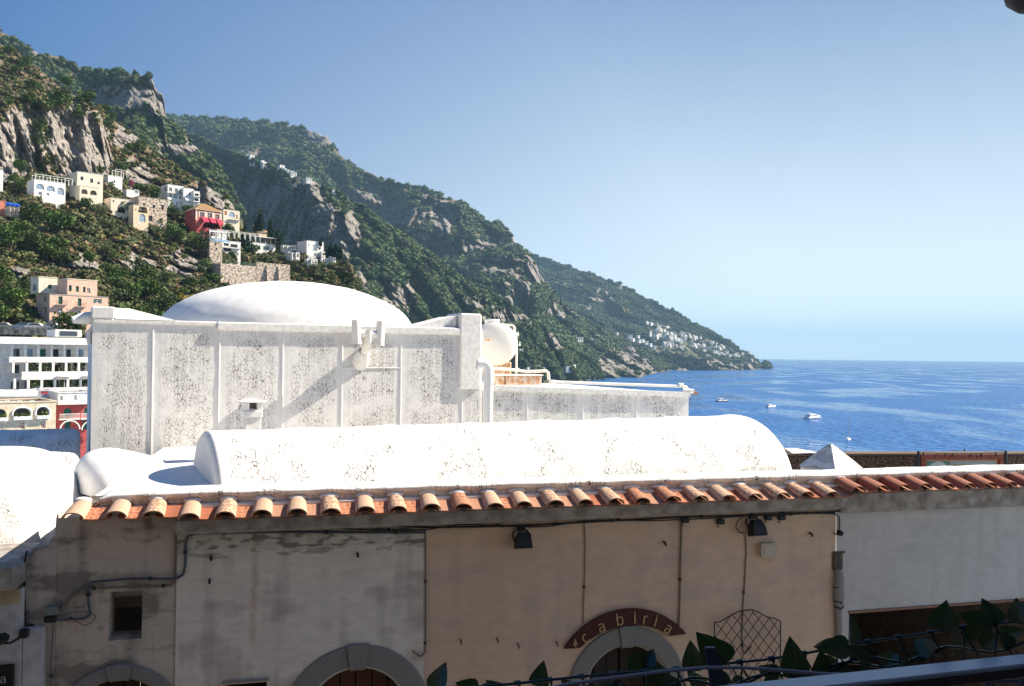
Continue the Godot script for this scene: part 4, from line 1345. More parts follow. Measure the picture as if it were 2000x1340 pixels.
		mb = MB.new()
		mb.cbox(Vector3(-0.03, h * 0.36, 0.06), Vector3(0.03, h * 0.40, 0.14), 0.004)
		part(o, "cooling_fins", mb, iron)
	# small black holders on the cable near the right floodlight
	for e in [[1405, 1018, "small black cable box left of the right floodlight"], [1498, 1010, "small black clamp just right of the right floodlight"], [1524, 1010, "small black clamp farthest right under the cornice"], [1336, 1015, "small black cable box above the long conduit"]]:
		var at := fu(e[0], e[1])
		var o := thing("cable_box", e[2], "cable box", FX * Transform3D(Basis(), at))
		var mb := MB.new()
		mb.cbox(Vector3(-0.045, -0.03, 0.0), Vector3(0.045, 0.03, 0.06), 0.012)
		part(o, "body", mb, rubber)
		mb = MB.new()
		mb.tube([Vector3(-0.03, -0.02, 0.03), Vector3(-0.05, -0.055, 0.04), Vector3(-0.02, -0.06, 0.04)], 0.006, 5)
		part(o, "wire_end", mb, rubber)
	# wall socket cluster on the grey wall
	var ga := fu(1637, 1040)
	var o := thing("cable_gland", "black knob where the looped wire ends on grey wall", "cable gland", FX * Transform3D(Basis(), ga))
	var mb := MB.new()
	mb.lathe([Vector2(0.001, 0.06), Vector2(0.03, 0.055), Vector2(0.035, 0.0)], 12, Transform3D(Basis(Vector3.RIGHT, PI / 2), Vector3(0, 0, 0.012)))
	part(o, "knob", mb, rubber)
	mb = MB.new()
	mb.tube([Vector3(0, 0, 0.03), Vector3(-0.05, -0.015, 0.03), Vector3(-0.07, 0.0, 0.03)], 0.008, 6)
	part(o, "stub", mb, rubber)
	# beige meter box
	var b0 := fu(1481, 1088); var b1 := fu(1512, 1058)
	o = thing("meter_box", "beige rounded square box fixed to the tan wall", "box", FX * Transform3D(Basis(), (b0 + b1) / 2.0))
	mb = MB.new()
	var hw := (b1.x - b0.x) / 2; var hh := (b1.y - b0.y) / 2
	var poly := PackedVector2Array()
	for cqn in [[1, 1, 0], [-1, 1, 1], [-1, -1, 2], [1, -1, 3]]:
		var rr := 0.018 if cqn[1] > 0 else 0.05
		for s in 5:
			var g: float = (cqn[2] + s / 4.0) * PI / 2
			poly.append(Vector2(cqn[0] * (hw - rr) + cos(g) * rr, cqn[1] * (hh - rr) + sin(g) * rr))
	mb.slab(poly, 0.0, 0.07)
	part(o, "case", mb, mat(lin(0.46, 0.40, 0.31), 0.7))
	mb = MB.new()
	mb.cbox(Vector3(-hw * 0.7, -hh * 0.6, 0.071), Vector3(hw * 0.7, hh * 0.75, 0.076), 0.003)
	part(o, "lid", mb, mat(lin(0.47, 0.41, 0.32), 0.7))
	# grey junction box at the left
	var j0 := fu(89, 1199); var j1 := fu(116, 1181)
	o = thing("junction_box", "grey metal junction box on the stained left wall", "junction box", FX * Transform3D(Basis(), (j0 + j1) / 2.0))
	mb = MB.new()
	mb.cbox(Vector3(j0.x - j1.x, j0.y - j1.y, 0) / 2, Vector3((j1.x - j0.x) / 2, (j1.y - j0.y) / 2, 0.07), 0.008)
	part(o, "case", mb, mat(lin(0.17, 0.19, 0.19), 0.4))
	mb = MB.new()
	mb.cbox(Vector3((j0.x - j1.x) * 0.55, -0.12, 0.0), Vector3((j1.x - j0.x) * 0.4, -0.05, 0.05), 0.015)
	part(o, "terminal_block", mb, rubber)
	# curved sign with its letters
	var sc := fu(1226, 1330)
	var so := fu(1226, 1187); var si := fu(1226, 1220)
	o = thing("curved_sign", "dark red curved sign reading cabiria above the arch", "sign", FX * Transform3D(Basis(), Vector3(sc.x, sc.y, 0)))
	var arc_of := func(a: Vector3, b: Vector3, c: Vector3) -> PackedVector2Array:
		# circle through three wall points, walked from a to c
		var A2 := Vector2(a.x, a.y); var B2 := Vector2(b.x, b.y); var C2 := Vector2(c.x, c.y)
		var d := 2.0 * (A2.x * (B2.y - C2.y) + B2.x * (C2.y - A2.y) + C2.x * (A2.y - B2.y))
		var ctr := Vector2((A2.length_squared() * (B2.y - C2.y) + B2.length_squared() * (C2.y - A2.y) + C2.length_squared() * (A2.y - B2.y)) / d,
			(A2.length_squared() * (C2.x - B2.x) + B2.length_squared() * (A2.x - C2.x) + C2.length_squared() * (B2.x - A2.x)) / d)
		var g0 := (A2 - ctr).angle(); var g1 := (C2 - ctr).angle(); var r := (A2 - ctr).length()
		var out := PackedVector2Array()
		for k in 25: out.append(ctr + Vector2.from_angle(lerpf(g0, g1, k / 24.0)) * r - Vector2(sc.x, sc.y))
		return out
	var outer: PackedVector2Array = arc_of.call(fu(1100, 1265), fu(1235, 1187), fu(1338, 1236))
	var inner: PackedVector2Array = arc_of.call(fu(1131, 1263), fu(1228, 1219), fu(1306, 1240))
	var ring := outer.duplicate()
	var back := inner.duplicate(); back.reverse()
	ring.append_array(back)
	mb = MB.new(); mb.slab(ring, 0.012, 0.045)
	part(o, "board", mb, mat(lin(0.05, 0.006, 0.006), 0.5))
	var gold := mat(lin(0.36, 0.26, 0.12), 0.5)
	var font := SystemFont.new()
	font.font_names = PackedStringArray(["Droid Sans"])
	var marks := [["c", 1139, 1243, 36], ["a", 1172, 1221, 22], ["b", 1207, 1208, 8], ["i", 1236, 1204, 1], ["r", 1256, 1206, -7], ["i", 1277, 1210, -17], ["a", 1302, 1225, -30]]
	for e in marks:
		var tm := TextMesh.new()
		tm.text = e[0]; tm.font = font; tm.font_size = 32; tm.pixel_size = 0.0056; tm.depth = 0.012; tm.curve_step = 1.0
		var at := fu(e[1], e[2]) - Vector3(sc.x, sc.y, 0)
		put(o, "letter", tm, gold, Transform3D(Basis(Vector3.BACK, deg_to_rad(e[3])), Vector3(at.x, at.y, 0.052)))
	mb = MB.new()
	var ar := fu(1121, 1253) - Vector3(sc.x, sc.y, 0)
	mb.slab(PackedVector2Array([Vector2(-0.028, -0.03), Vector2(0.024, -0.02), Vector2(0.0, 0.055)]), 0.046, 0.056, Transform3D(Basis(Vector3.BACK, 0.1), Vector3(ar.x, ar.y, 0)))
	mb.slab(PackedVector2Array([Vector2(-0.004, -0.055), Vector2(0.004, -0.055), Vector2(0.004, -0.02), Vector2(-0.004, -0.02)]), 0.046, 0.056, Transform3D(Basis(Vector3.BACK, 0.1), Vector3(ar.x, ar.y, 0)))
	part(o, "arrow_mark", mb, gold)
	# iron trellis
	var t0 := fu(1390, 1345); var t1 := fu(1519, 1210)
	var wdt := t1.x - t0.x
	o = thing("iron_trellis", "black iron trellis with diamond lattice leaning on the wall", "trellis", FX * Transform3D(Basis(), Vector3(t0.x, t0.y, 0.06)))
	var yt := func(fr: float) -> float:
		var table := [[0.0, 1212], [0.08, 1212], [0.2, 1202], [0.33, 1193], [0.45, 1189], [0.56, 1188], [0.68, 1194], [0.80, 1203], [0.90, 1204], [1.0, 1210]]
		return fu(1390 + 130 * fr, curve(table, fr, 1)).y - t0.y
	mb = MB.new()
	var arch := []
	for s in 33: arch.append(Vector3(wdt * s / 32.0, yt.call(s / 32.0), 0))
	mb.tube(arch, 0.007, 6)
	part(o, "top_rail", mb, iron)
	for s in [0.0, 1.0]:
		mb = MB.new(); mb.tube([Vector3(wdt * s, -0.5, 0), Vector3(wdt * s, yt.call(s), 0)], 0.008, 6); part(o, "upright", mb, iron)
	var slope := 1.22
	for s in [-1, 1]:
		for j in range(-6, 13):
			var pts := []
			for q in 61:
				var xx := wdt * q / 60.0
				var yy: float = (xx * s - wdt * j / 6.2 * 1.0) * slope + (0.0 if s > 0 else wdt * slope)
				yy += 0.1
				if yy > -0.5 and yy < yt.call(q / 60.0): pts.append(Vector3(xx, yy, 0.004 * s))
			if pts.size() > 3:
				mb = MB.new(); mb.tube([pts[0], pts[-1]], 0.0045, 5); part(o, "lattice_bar", mb, iron)
	# old terracotta drain on the wall joint, with the niche above it
	var nA := fu(1625, 1113); var nB := fu(1645, 1080)
	o = thing("wall_niche", "small dark square hole above the broken drainpipe", "niche", FX * Transform3D(Basis(), Vector3(nA.x, nA.y, 0.0)))
	mb = MB.new()
	mb.cbox(Vector3(0, nB.y - nA.y, 0.013), Vector3(nB.x - nA.x + 0.02, nB.y - nA.y + 0.025, 0.03), 0.004)
	part(o, "lintel", mb, M.wood)
	mb = MB.new()
	mb.cbox(Vector3(0, 0, 0.005), Vector3(fu(1632, 1090).x - nA.x - 0.001, nB.y - nA.y - 0.002, 0.03), 0.004)
	part(o, "jamb", mb, M.wood)
	var dp := fu(1637, 1112, 0.03)
	o = thing("broken_drainpipe", "broken pale clay drainpipe in pieces on the wall joint", "drainpipe", FX * Transform3D(Basis(), dp))
	var pale := mat(lin(0.42, 0.38, 0.35), 0.9, M.grain, 3.0, M.fine, 0.6)
	var yy0 := func(py: float) -> float: return fu(1637, py, 0.03).y - dp.y
	for e in [[1112, 1145, 0.045, 0.065], [1146, 1172, 0.062, 0.064], [1173, 1184, 0.06, 0.05], [1185, 1260, 0.045, 0.03]]:
		mb = MB.new()
		mb.tube([Vector3(0, yy0.call(e[0]), 0), Vector3(0.012, yy0.call((e[0] + e[1]) / 2.0), 0.004), Vector3(0.006, yy0.call(e[1]), 0)], [e[2], (e[2] + e[3]) / 2 + 0.004, e[3]], 12)
		part(o, "pipe_piece", mb, pale)
	for py in [1172, 1184]:
		mb = MB.new()
		mb.tube([Vector3(-0.06, yy0.call(py), 0.02), Vector3(0.0, yy0.call(py + 3), 0.07), Vector3(0.07, yy0.call(py - 1), 0.02)], 0.007, 6)
		part(o, "wire_tie", mb, rubber)
	# nail and peg holes
	var pegs := [[1296, 1058, "on the tan wall between the two long conduits"], [1581, 1041, "on the tan wall near the grey wall"], [698, 1080, "rusty iron stub below the patched band"], [413, 1086, "black iron hook high on the pale left wall"], [410, 1131, "small iron ring on the pale left wall"], [899, 1249, "leftmost of the small nails above the alley leaves"], [970, 1246, "second small nail from the left on tan wall"], [1011, 1257, "third small nail from the left on tan wall"], [1086, 1253, "small nail nearest the curved sign"]]
	for e in pegs:
		var at := fu(e[0], e[1])
		var lab: String = e[2] if not e[2].begins_with("on") else "short rusty peg " + e[2]
		o = thing("wall_peg", lab, "peg", FX * Transform3D(Basis(), at))
		mb = MB.new()
		var r := 0.013 if e[1] < 1200 else 0.008
		mb.tube([Vector3(0, 0, 0.0), Vector3(0, -0.004, 0.05), Vector3(0.002, -0.035, 0.06)], r, 7)
		part(o, "shank", mb, mat(lin(0.06, 0.035, 0.025), 0.8))
	# --- left neighbour wall with its lamp and sign
	var lw := 0.10
	var wx := fu(86, 1250, lw).x
	o = thing("left_neighbour_wall", "pale painted wall at the lower left edge", "wall", FX)
	mb = MB.new()
	var yc := fu(20, 1150, lw).y
	mb.cbox(Vector3(wx - 3.5, -6.3, -0.8), Vector3(wx - 0.19, yc, lw), 0.01)
	part(o, "wall", mb, mat(lin(0.50, 0.50, 0.52), 0.9, M.mottle, 0.8))
	mb = MB.new()
	mb.cbox(Vector3(wx - 0.188, -6.3, 0.004), Vector3(wx - 0.01, fu(20, 1230, lw).y, lw - 0.002), 0.01)
	part(o, "wall_return", mb, mat(lin(0.50, 0.50, 0.52), 0.9, M.mottle, 0.8))
	mb = MB.new()
	mb.cbox(Vector3(wx - 3.5, fu(20, 1180, lw).y, lw + 0.001), Vector3(wx - 0.21, yc - 0.003, lw + 0.012), 0.003)
	part(o, "painted_band", mb, mat(lin(0.46, 0.37, 0.25), 0.9, M.mottle, 0.8))
	mb = MB.new()
	mb.cbox(Vector3(wx - 3.5, yc + 0.003, -0.7), Vector3(wx - 0.19, fu(20, 1098, lw + 0.1).y, lw + 0.14), 0.05)
	part(o, "ledge", mb, M.render_grey)
	for j in 3:
		put(o, "eave_tile", clay_cap(0.09, 0.105, 0.34), mat(lin(0.40, 0.24, 0.17), 0.9, M.grain, 3.0), Transform3D(Basis(Vector3.RIGHT, 0.3), Vector3(wx - 0.52 - j * 0.3, yc + 0.04, lw - 0.05)))
	var la := fu(20, 1238, lw)
	o = thing("spot_lamp", "black tubular spot lamp on arm at left edge", "lamp", FX * Transform3D(Basis(), la))
	mb = MB.new()
	mb.tube([Vector3(-0.22, -0.055, 0.16), Vector3(-0.04, 0.0, 0.14), Vector3(0.0, 0.01, 0.135), Vector3(0.03, 0.005, 0.13)], [0.055, 0.055, 0.045, 0.02], 16)
	part(o, "barrel", mb, iron)
	mb = MB.new()
	mb.tube([Vector3(-0.03, -0.04, 0.13), Vector3(0.03, -0.055, 0.1), Vector3(0.09, -0.03, 0.05), Vector3(0.12, 0.0, 0.04)], 0.012, 8)
	part(o, "arm", mb, iron)
	mb = MB.new()
	mb.cbox(Vector3(0.085, -0.035, 0.0), Vector3(0.165, 0.045, 0.06), 0.01)
	part(o, "wall_box", mb, iron)
	var sa := fu(29, 1296, lw)
	o = thing("shop_sign", "black shop sign with pale script lettering at lower left", "sign", FX * Transform3D(Basis(), sa))
	mb = MB.new()
	mb.cbox(Vector3(-1.2, -0.5, 0.0), Vector3(0, 0.0, 0.04), 0.006)
	part(o, "board", mb, mat(lin(0.006, 0.006, 0.007), 0.5))
	var serif := SystemFont.new()
	serif.font_names = PackedStringArray(["Droid Serif"])
	serif.font_italic = true
	var tm := TextMesh.new()
	tm.text = "na"; tm.font = serif; tm.font_size = 32; tm.pixel_size = 0.0034; tm.depth = 0.006
	tm.horizontal_alignment = HORIZONTAL_ALIGNMENT_RIGHT
	put(o, "lettering", tm, mat(lin(0.30, 0.34, 0.32), 0.6), Transform3D(Basis(Vector3.BACK, 0.06), Vector3(-0.055, -0.12, 0.045)))

# ---------------------------------------------------------------- houses on the hillside
# A house front is set out by the photograph's points on its true plane: x0..x1 and yt..yb of the front face,
# th degrees that it recedes to the right, deep metres of body behind it. Openings [kind, x0, y0, x1, y1].
func open_part(o: Node, kind: String, a: Vector3, b: Vector3, x: Transform3D, big: bool) -> void:
	var w := b.x - a.x; var h := b.y - a.y
	var back := -0.22
	var paint: Material = {w = M.pane, b = M.pane_blue, g = M.green, o = M.orange, d = M.dark, s = M.pane, a = M.dark, l = M.dark, r = M.roof_red}[kind]
	var mb := MB.new()
	if kind == "a" or kind == "l": return
	mb.box(Vector3(a.x, a.y, back - 0.05), Vector3(b.x, b.y, back), Transform3D())
	var pane := part(o, "door" if kind == "g" or kind == "o" or kind == "r" else "window", mb, paint, x)
	if big or kind == "b":
		mb = MB.new()
		var f := 0.09
		mb.box(Vector3(a.x, a.y, back + 0.004), Vector3(a.x + f, b.y, back + 0.05)); mb.box(Vector3(b.x - f, a.y, back + 0.004), Vector3(b.x, b.y, back + 0.05))
		mb.box(Vector3(a.x + f, a.y, back + 0.004), Vector3(b.x - f, a.y + f, back + 0.05)); mb.box(Vector3(a.x + f, b.y - f, back + 0.004), Vector3(b.x - f, b.y, back + 0.05))
		var bars := 4 if kind == "b" and w > 2.2 else 2
		for k in range(1, bars): mb.box(Vector3(a.x + w * k / bars - 0.04, a.y + f, back + 0.004), Vector3(a.x + w * k / bars + 0.04, b.y - f, back + 0.045))
		mb.box(Vector3(a.x + f, a.y + h * 0.58, back + 0.006), Vector3(b.x - f, a.y + h * 0.58 + 0.07, back + 0.043))
		part(pane, "frame", mb, M.white if kind != "g" else M.green)
	if kind == "s":
		for s in [-1, 1]:
			mb = MB.new()
			var q := a.x - w * 0.45 if s < 0 else b.x
			mb.box(Vector3(q, a.y, 0.004), Vector3(q + w * 0.45, b.y, 0.05))
			part(pane, "shutter", mb, M.green)
func house(s: Dictionary) -> Node3D:
	var d: float = s.get("d", 0.0)
	if d == 0.0:
		d = 1e9
		for k in 4: d = minf(d, land_depth(A, lerpf(s.x0, s.x1, k / 3.0), s.yb) - 6.0)
	var th: float = s.get("th", 45.0)
	var X := frame(pt(s.x0, s.yb, d), th)
	var parent: Node3D = s.get("into", null)
	var rel := Transform3D()
	var o: Node3D
	if parent:
		o = parent; rel = parent.transform.affine_inverse() * X
	else: o = thing(s.get("called", "house"), s.label, s.get("category", "house"), X, s.get("group", ""))
	var W := on(X, s.x1, (s.yt + s.yb) / 2.0).x
	var H := on(X, s.x0, s.yt).y
	var D: float = s.get("deep", 8.0)
	var foot := -6.0 if not s.has("foot") else float(s.foot)
	var big: bool = s.get("big", false)
	var holes := []
	for e in s.get("open", []):
		var c := on(X, (e[1] + e[3]) / 2.0, (e[2] + e[4]) / 2.0)
		var a := on(X, e[1], (e[2] + e[4]) / 2.0); var b := on(X, e[3], (e[2] + e[4]) / 2.0)
		var t := on(X, (e[1] + e[3]) / 2.0, e[2]); var u := on(X, (e[1] + e[3]) / 2.0, e[4])
		var lo := Vector3(maxf(a.x, 0.15), u.y, 0); var hi := Vector3(minf(b.x, W - 0.15), t.y, 0)
		var rise: float = minf((hi.x - lo.x) / 2.0, (hi.y - lo.y) * 0.6) if e[0] in ["a", "b"] or e.size() > 5 else 0.0
		holes.append([lo.x, lo.y, hi.x, hi.y, rise])
		open_part(o, e[0], lo, hi, rel, big)
	var mb := MB.new()
	mb.wall(0, foot, W, H, holes, 0.6 if s.has("loggia") else 0.28)
	part(o, "front_wall", mb, s.col, rel)
	# left flank, back, right flank
	var lx := Transform3D(Basis(Vector3(0, 0, 1), Vector3.UP, Vector3(-1, 0, 0)), Vector3(0, 0, -D))
	var side_holes := []
	for e in s.get("side", []):
		var a := on(X * lx, e[1], (e[2] + e[4]) / 2.0); var b := on(X * lx, e[3], (e[2] + e[4]) / 2.0)
		var t := on(X * lx, (e[1] + e[3]) / 2.0, e[2]); var u := on(X * lx, (e[1] + e[3]) / 2.0, e[4])
		side_holes.append([clampf(a.x, 0.2, D - 0.4), u.y, clampf(b.x, 0.4, D - 0.2), t.y, 0.0])
		open_part(o, e[0], Vector3(clampf(a.x, 0.2, D - 0.4), u.y, 0), Vector3(clampf(b.x, 0.4, D - 0.2), t.y, 0), rel * lx, big)
	mb = MB.new()
	mb.wall(0, foot, D, H, side_holes, 0.28)
	mb.move(lx)
	part(o, "side_wall", mb, s.get("side_col", s.col), rel)
	mb = MB.new()
	mb.quad(Vector3(W, foot, 0), Vector3(W, foot, -D), Vector3(W, H, -D), Vector3(W, H, 0))
	mb.quad(Vector3(W, foot, -D), Vector3(0, foot, -D), Vector3(0, H, -D), Vector3(W, H, -D))
	part(o, "rear_wall", mb, s.col, rel)
	# roof
	match s.get("roof", "flat"):
		"flat":
			mb = MB.new()
			mb.box(Vector3(0.25, H - 0.5, -D + 0.25), Vector3(W - 0.25, H - 0.35, -0.25))
			part(o, "roof_terrace", mb, M.grey, rel)
			mb = MB.new()
			for q in [[-0.08, W + 0.08, -0.22, 0.08], [-0.08, W + 0.08, -D - 0.08, -D + 0.22], [-0.08, 0.22, -D + 0.23, -0.23], [W - 0.22, W + 0.08, -D + 0.23, -0.23]]:
				mb.box(Vector3(q[0], H + 0.002, q[2]), Vector3(q[1], H + 0.16, q[3]))
			part(o, "parapet", mb, s.get("trim", s.col), rel)
		"tile":
			mb = MB.new()
			var e := 0.5; var r: float = s.get("pitch", 1.8)
			var p := [Vector3(-e, H, e), Vector3(W + e, H, e), Vector3(W + e, H, -D - e), Vector3(-e, H, -D - e), Vector3(D * 0.4, H + r, -D / 2), Vector3(W - D * 0.4, H + r, -D / 2)]
			mb.quad(p[0], p[1], p[5], p[4]); mb.quad(p[2], p[3], p[4], p[5]); mb.tri(p[1], p[2], p[5]); mb.tri(p[3], p[0], p[4])
			mb.quad(p[3], p[2], p[1], p[0])
			var rp := part(o, "roof", mb, s.get("roof_col", M.roof_red), rel)
			mb = MB.new()
			mb.box(Vector3(-e - 0.03, H - 0.12, -D - e), Vector3(W + e + 0.03, H - 0.005, e + 0.03))
			part(rp, "eaves", mb, M.ivory, rel)
			var n := int(W / 0.9)
			for k in n:
				mb = MB.new()
				var x := lerpf(D * 0.1, W - D * 0.1, (k + 0.5) / n)
				var g := clampf(minf(x + e, W + e - x) / (D * 0.4 + e), 0, 1)
				mb.tube([Vector3(x, H + 0.04, e + 0.05), Vector3(lerpf(x, W / 2, 0.0), H + r * g + 0.04, e - (D / 2 + e) * g)], 0.11, 5)
				part(rp, "tile_rib", mb, s.get("roof_col", M.roof_red), rel)
	for e in s.get("balcony", []):
		var a := on(X, e[0], e[2]); var b := on(X, e[1], e[2])
		mb = MB.new()
		mb.box(Vector3(a.x, a.y - 0.12, 0.003), Vector3(b.x, a.y, 1.0))
		var slab := part(o, "balcony", mb, s.get("trim", M.grey), rel)
		mb = MB.new()
		if e.size() > 3:
			mb.box(Vector3(a.x, a.y + 0.003, 0.86), Vector3(b.x, a.y + 0.95, 1.0))
		else:
			for q in [0.05, 0.5, 0.95]: mb.box(Vector3(a.x, a.y + 0.003 + q * 0.9, 0.95), Vector3(b.x, a.y + 0.05 + q * 0.9, 0.98))
			for q in int((b.x - a.x) / 0.25) + 1: mb.box(Vector3(minf(a.x + q * 0.25, b.x - 0.03), a.y + 0.003, 0.955), Vector3(minf(a.x + q * 0.25 + 0.03, b.x), a.y + 0.95, 0.975))
		part(slab, "railing", mb, e[3] if e.size() > 3 else M.dark, rel)
	for e in s.get("awning", []):
		var a := on(X, e[0], e[1]); var b := on(X, e[2], e[1]); var c := on(X, e[0], e[3])
		mb = MB.new()
		var run: float = s.get("reach", 1.8)
		var p := [Vector3(a.x, a.y, 0.05), Vector3(b.x, a.y, 0.05), Vector3(b.x, c.y, run), Vector3(a.x, c.y, run)]
		mb.quad(p[3], p[2], p[1], p[0]); mb.quad(p[0] - Vector3(0, 0.05, 0), p[1] - Vector3(0, 0.05, 0), p[2] - Vector3(0, 0.05, 0), p[3] - Vector3(0, 0.05, 0))
		mb.box(p[3] - Vector3(0, 0.3, 0.01), p[2] + Vector3(0, 0, 0.01))
		part(o, "awning", mb, s.get("awning_col", M.awning), rel)
	return o

# a pergola: posts and beams over a terrace
func pergola(o: Node3D, a: Vector3, b: Vector3, h: float, m: Material, leafy := true) -> void:
	var mb := MB.new()
	var n := maxi(2, int((b.x - a.x) / 2.4) + 1)
	for k in n:
		for z in [a.z, b.z]:
			mb = MB.new()
			var x := lerpf(a.x, b.x, float(k) / (n - 1))
			mb.box(Vector3(x - 0.1, a.y, z - 0.1), Vector3(x + 0.1, a.y + h, z + 0.1))
			part(o, "pergola_post", mb, m)
	mb = MB.new()
	for z in [a.z, b.z]: mb.box(Vector3(a.x - 0.2, a.y + h + 0.003, z - 0.08), Vector3(b.x + 0.2, a.y + h + 0.16, z + 0.08))
	part(o, "pergola_beam", mb, m)
	if leafy: scatter_leaves(o, "pergola_vine", Vector3(a.x, a.y + h + 0.15, minf(a.z, b.z)), Vector3(b.x, a.y + h + 0.6, maxf(a.z, b.z)), 260, Color(0.05, 0.085, 0.025))
func scatter_leaves(o: Node3D, called: String, lo: Vector3, hi: Vector3, n: int, c: Color, size := 0.4) -> void:
	var mb := MB.new()
	mb.colored = true
	for k in n:
		var p := Vector3(rng.randf_range(lo.x, hi.x), rng.randf_range(lo.y, hi.y), rng.randf_range(lo.z, hi.z))
		mb.col = c * rng.randf_range(0.6, 1.5)
		leaf_quad(mb, p, size * rng.randf_range(0.6, 1.3))
	part(o, called, mb, M.leaf)
func leaf_quad(mb: MB, p: Vector3, s: float) -> void:
	var b := Basis.from_euler(Vector3(rng.randf_range(-1.2, 1.2), rng.randf_range(0, TAU), rng.randf_range(-1.2, 1.2)))
	mb.quad(p + b * Vector3(-s, 0, -s * 0.6) * 0.5, p + b * Vector3(s * 0.2, s * 0.2, -s) * 0.5, p + b * Vector3(s, 0, s * 0.5) * 0.5, p + b * Vector3(-s * 0.3, -s * 0.2, s) * 0.5)

func town() -> void:
	var o: Node3D
	o = house({x0 = 66, x1 = 128, yt = 350, yb = 384, col = M.white, label = "white house with three wide arched blue windows below the cliff", deep = 9.0, big = true,
		open = [["b", 70, 359, 86, 370], ["b", 91, 363, 107, 374], ["b", 112, 367, 125, 381], ["w", 75, 375, 82, 381], ["w", 91, 377, 96, 382]]})
	pergola(o, Vector3(1, o.get_child(0).get_aabb().size.y * 0.0 + on(o.transform, 66, 350).y + 0.2, -6), Vector3(14, 0, -2), 2.2, M.white)
	o = house({x0 = 150, x1 = 201, yt = 335, yb = 394, col = M.ivory, label = "tall cream house with terrace pressed against the grey cliff", deep = 9.0, trim = M.white,
		open = [["w", 157, 345, 163, 352], ["w", 176, 349, 182, 357], ["w", 190, 355, 195, 360]], side = [["w", 136, 352, 140, 359], ["w", 143, 356, 147, 363]]})
	house({into = o, x0 = 155, x1 = 193, yt = 362, yb = 394, d = -(eye.inverse() * o.position).z - 3.0, col = M.ivory, deep = 4.0, open = [["a", 159, 369, 171, 379], ["a", 176, 372, 189, 381]], roof = "flat"})
	o = house({x0 = 211, x1 = 239, yt = 342, yb = 358, col = M.white, label = "small white house with a rooftop pergola on the rocks", deep = 6.0, open = [["w", 222, 352, 225, 357]]})
	pergola(o, Vector3(3.5, on(o.transform, 211, 342).y + 0.1, -5), Vector3(8.5, 0, -0.8), 3.2, M.white, false)
	house({x0 = 247, x1 = 272, yt = 370, yb = 383, col = M.white, label = "low white cottage below the purple bougainvillea", deep = 4.0, open = [["b", 263, 370, 270, 378]]})
	o = house({x0 = 327, x1 = 358, yt = 360, yb = 401, col = M.white, label = "three storey white villa with small square windows", deep = 11.0, big = true,
		open = [["w", 330, 366, 336, 373], ["w", 341, 368, 347, 375], ["w", 350, 371, 355, 378], ["w", 331, 379, 336, 385], ["w", 340, 381, 346, 387], ["w", 350, 383, 356, 389], ["w", 344, 394, 348, 400], ["w", 352, 395, 356, 401]],
		side = [["w", 309, 366, 314, 374], ["w", 321, 365, 325, 373]], balcony = [[328, 357, 377]]})
	house({into = o, x0 = 358, x1 = 378, yt = 367, yb = 392, d = -(eye.inverse() * o.position).z + 3.0, col = M.white, deep = 8.0, open = [["w", 369, 376, 372, 383]], awning = [[360, 384, 372, 391]], awning_col = M.awning_white})
	house({into = o, x0 = 378, x1 = 390, yt = 373, yb = 398, d = -(eye.inverse() * o.position).z + 4.0, col = M.white, deep = 6.0, open = [["d", 380, 378, 388, 383], ["d", 380, 388, 388, 393]], balcony = [[378, 390, 384], [378, 390, 394]]})
	o = house({x0 = 216, x1 = 266, yt = 386, yb = 414, col = M.ivory, label = "low cream house with one wide arch above a garden", deep = 7.0, loggia = true, open = [["a", 229, 404, 245, 416], ["w", 220, 391, 223, 395]]})
	house({into = o, x0 = 260, x1 = 290, yt = 400, yb = 435, d = -(eye.inverse() * o.position).z - 4.0, col = M.cream, deep = 5.0, loggia = true, open = [["a", 270, 402, 288, 416], ["b", 272, 418, 284, 434], ["w", 264, 408, 266, 411]]})
	house({x0 = 270, x1 = 326, yt = 383, yb = 432, col = M.stone_pale, label = "bare stone house with small dark windows", deep = 9.0, open = [["d", 279, 397, 284, 401], ["d", 298, 400, 303, 407], ["d", 315, 400, 320, 410], ["d", 299, 410, 302, 414], ["d", 290, 421, 298, 432, 1]], trim = M.stone})
	# red villa
	o = house({x0 = 382, x1 = 433, yt = 408, yb = 454, col = M.red, label = "dark red villa with tile roof and crimson awnings", deep = 11.0, roof = "tile", roof_col = M.roof_ochre, pitch = 3.6, big = true, reach = 2.4,
		open = [["w", 391, 415, 398, 424], ["w", 406, 417, 413, 425], ["w", 421, 420, 427, 427], ["a", 396, 434, 430, 446]], side = [["w", 374, 415, 378, 422]], awning = [[393.5, 423, 404.5, 433], [408, 425, 418.5, 435], [422.5, 428, 433, 438]]})
	var H := on(o.transform, 382, 408).y
	for px in [383.5, 401, 417, 431.5]:
		var mb := MB.new()
		var a := on(o.transform, px, 420)
		mb.box(Vector3(a.x - 0.35, on(o.transform, px, 430).y, 0.003), Vector3(a.x + 0.35, H - 0.13, 0.14))
		part(o, "pilaster", mb, M.ivory)
	for e in [[394.5, 420], [409.5, 421.5], [424, 424]]:
		var mb := MB.new()
		var a := on(o.transform, e[0], e[1])
		for s in [-1, 1]: mb.box(Vector3(a.x + s * 1.35 - 0.25, a.y - 1.0, 0.004), Vector3(a.x + s * 1.35 + 0.25, a.y + 1.2, 0.12))
		mb.box(Vector3(a.x - 1.6, a.y + 1.203, 0.004), Vector3(a.x + 1.6, a.y + 1.65, 0.12))
		part(o, "window_surround", mb, M.ivory)
	house({x0 = 436, x1 = 468, yt = 409, yb = 436, col = M.ivory, label = "pale house joined to the right of the red villa", deep = 8.0, trim = M.white, open = [["b", 447, 414, 459, 424], ["o", 438, 412, 443, 420], ["o", 461, 419, 464, 427]], balcony = [[445, 468, 428]]})
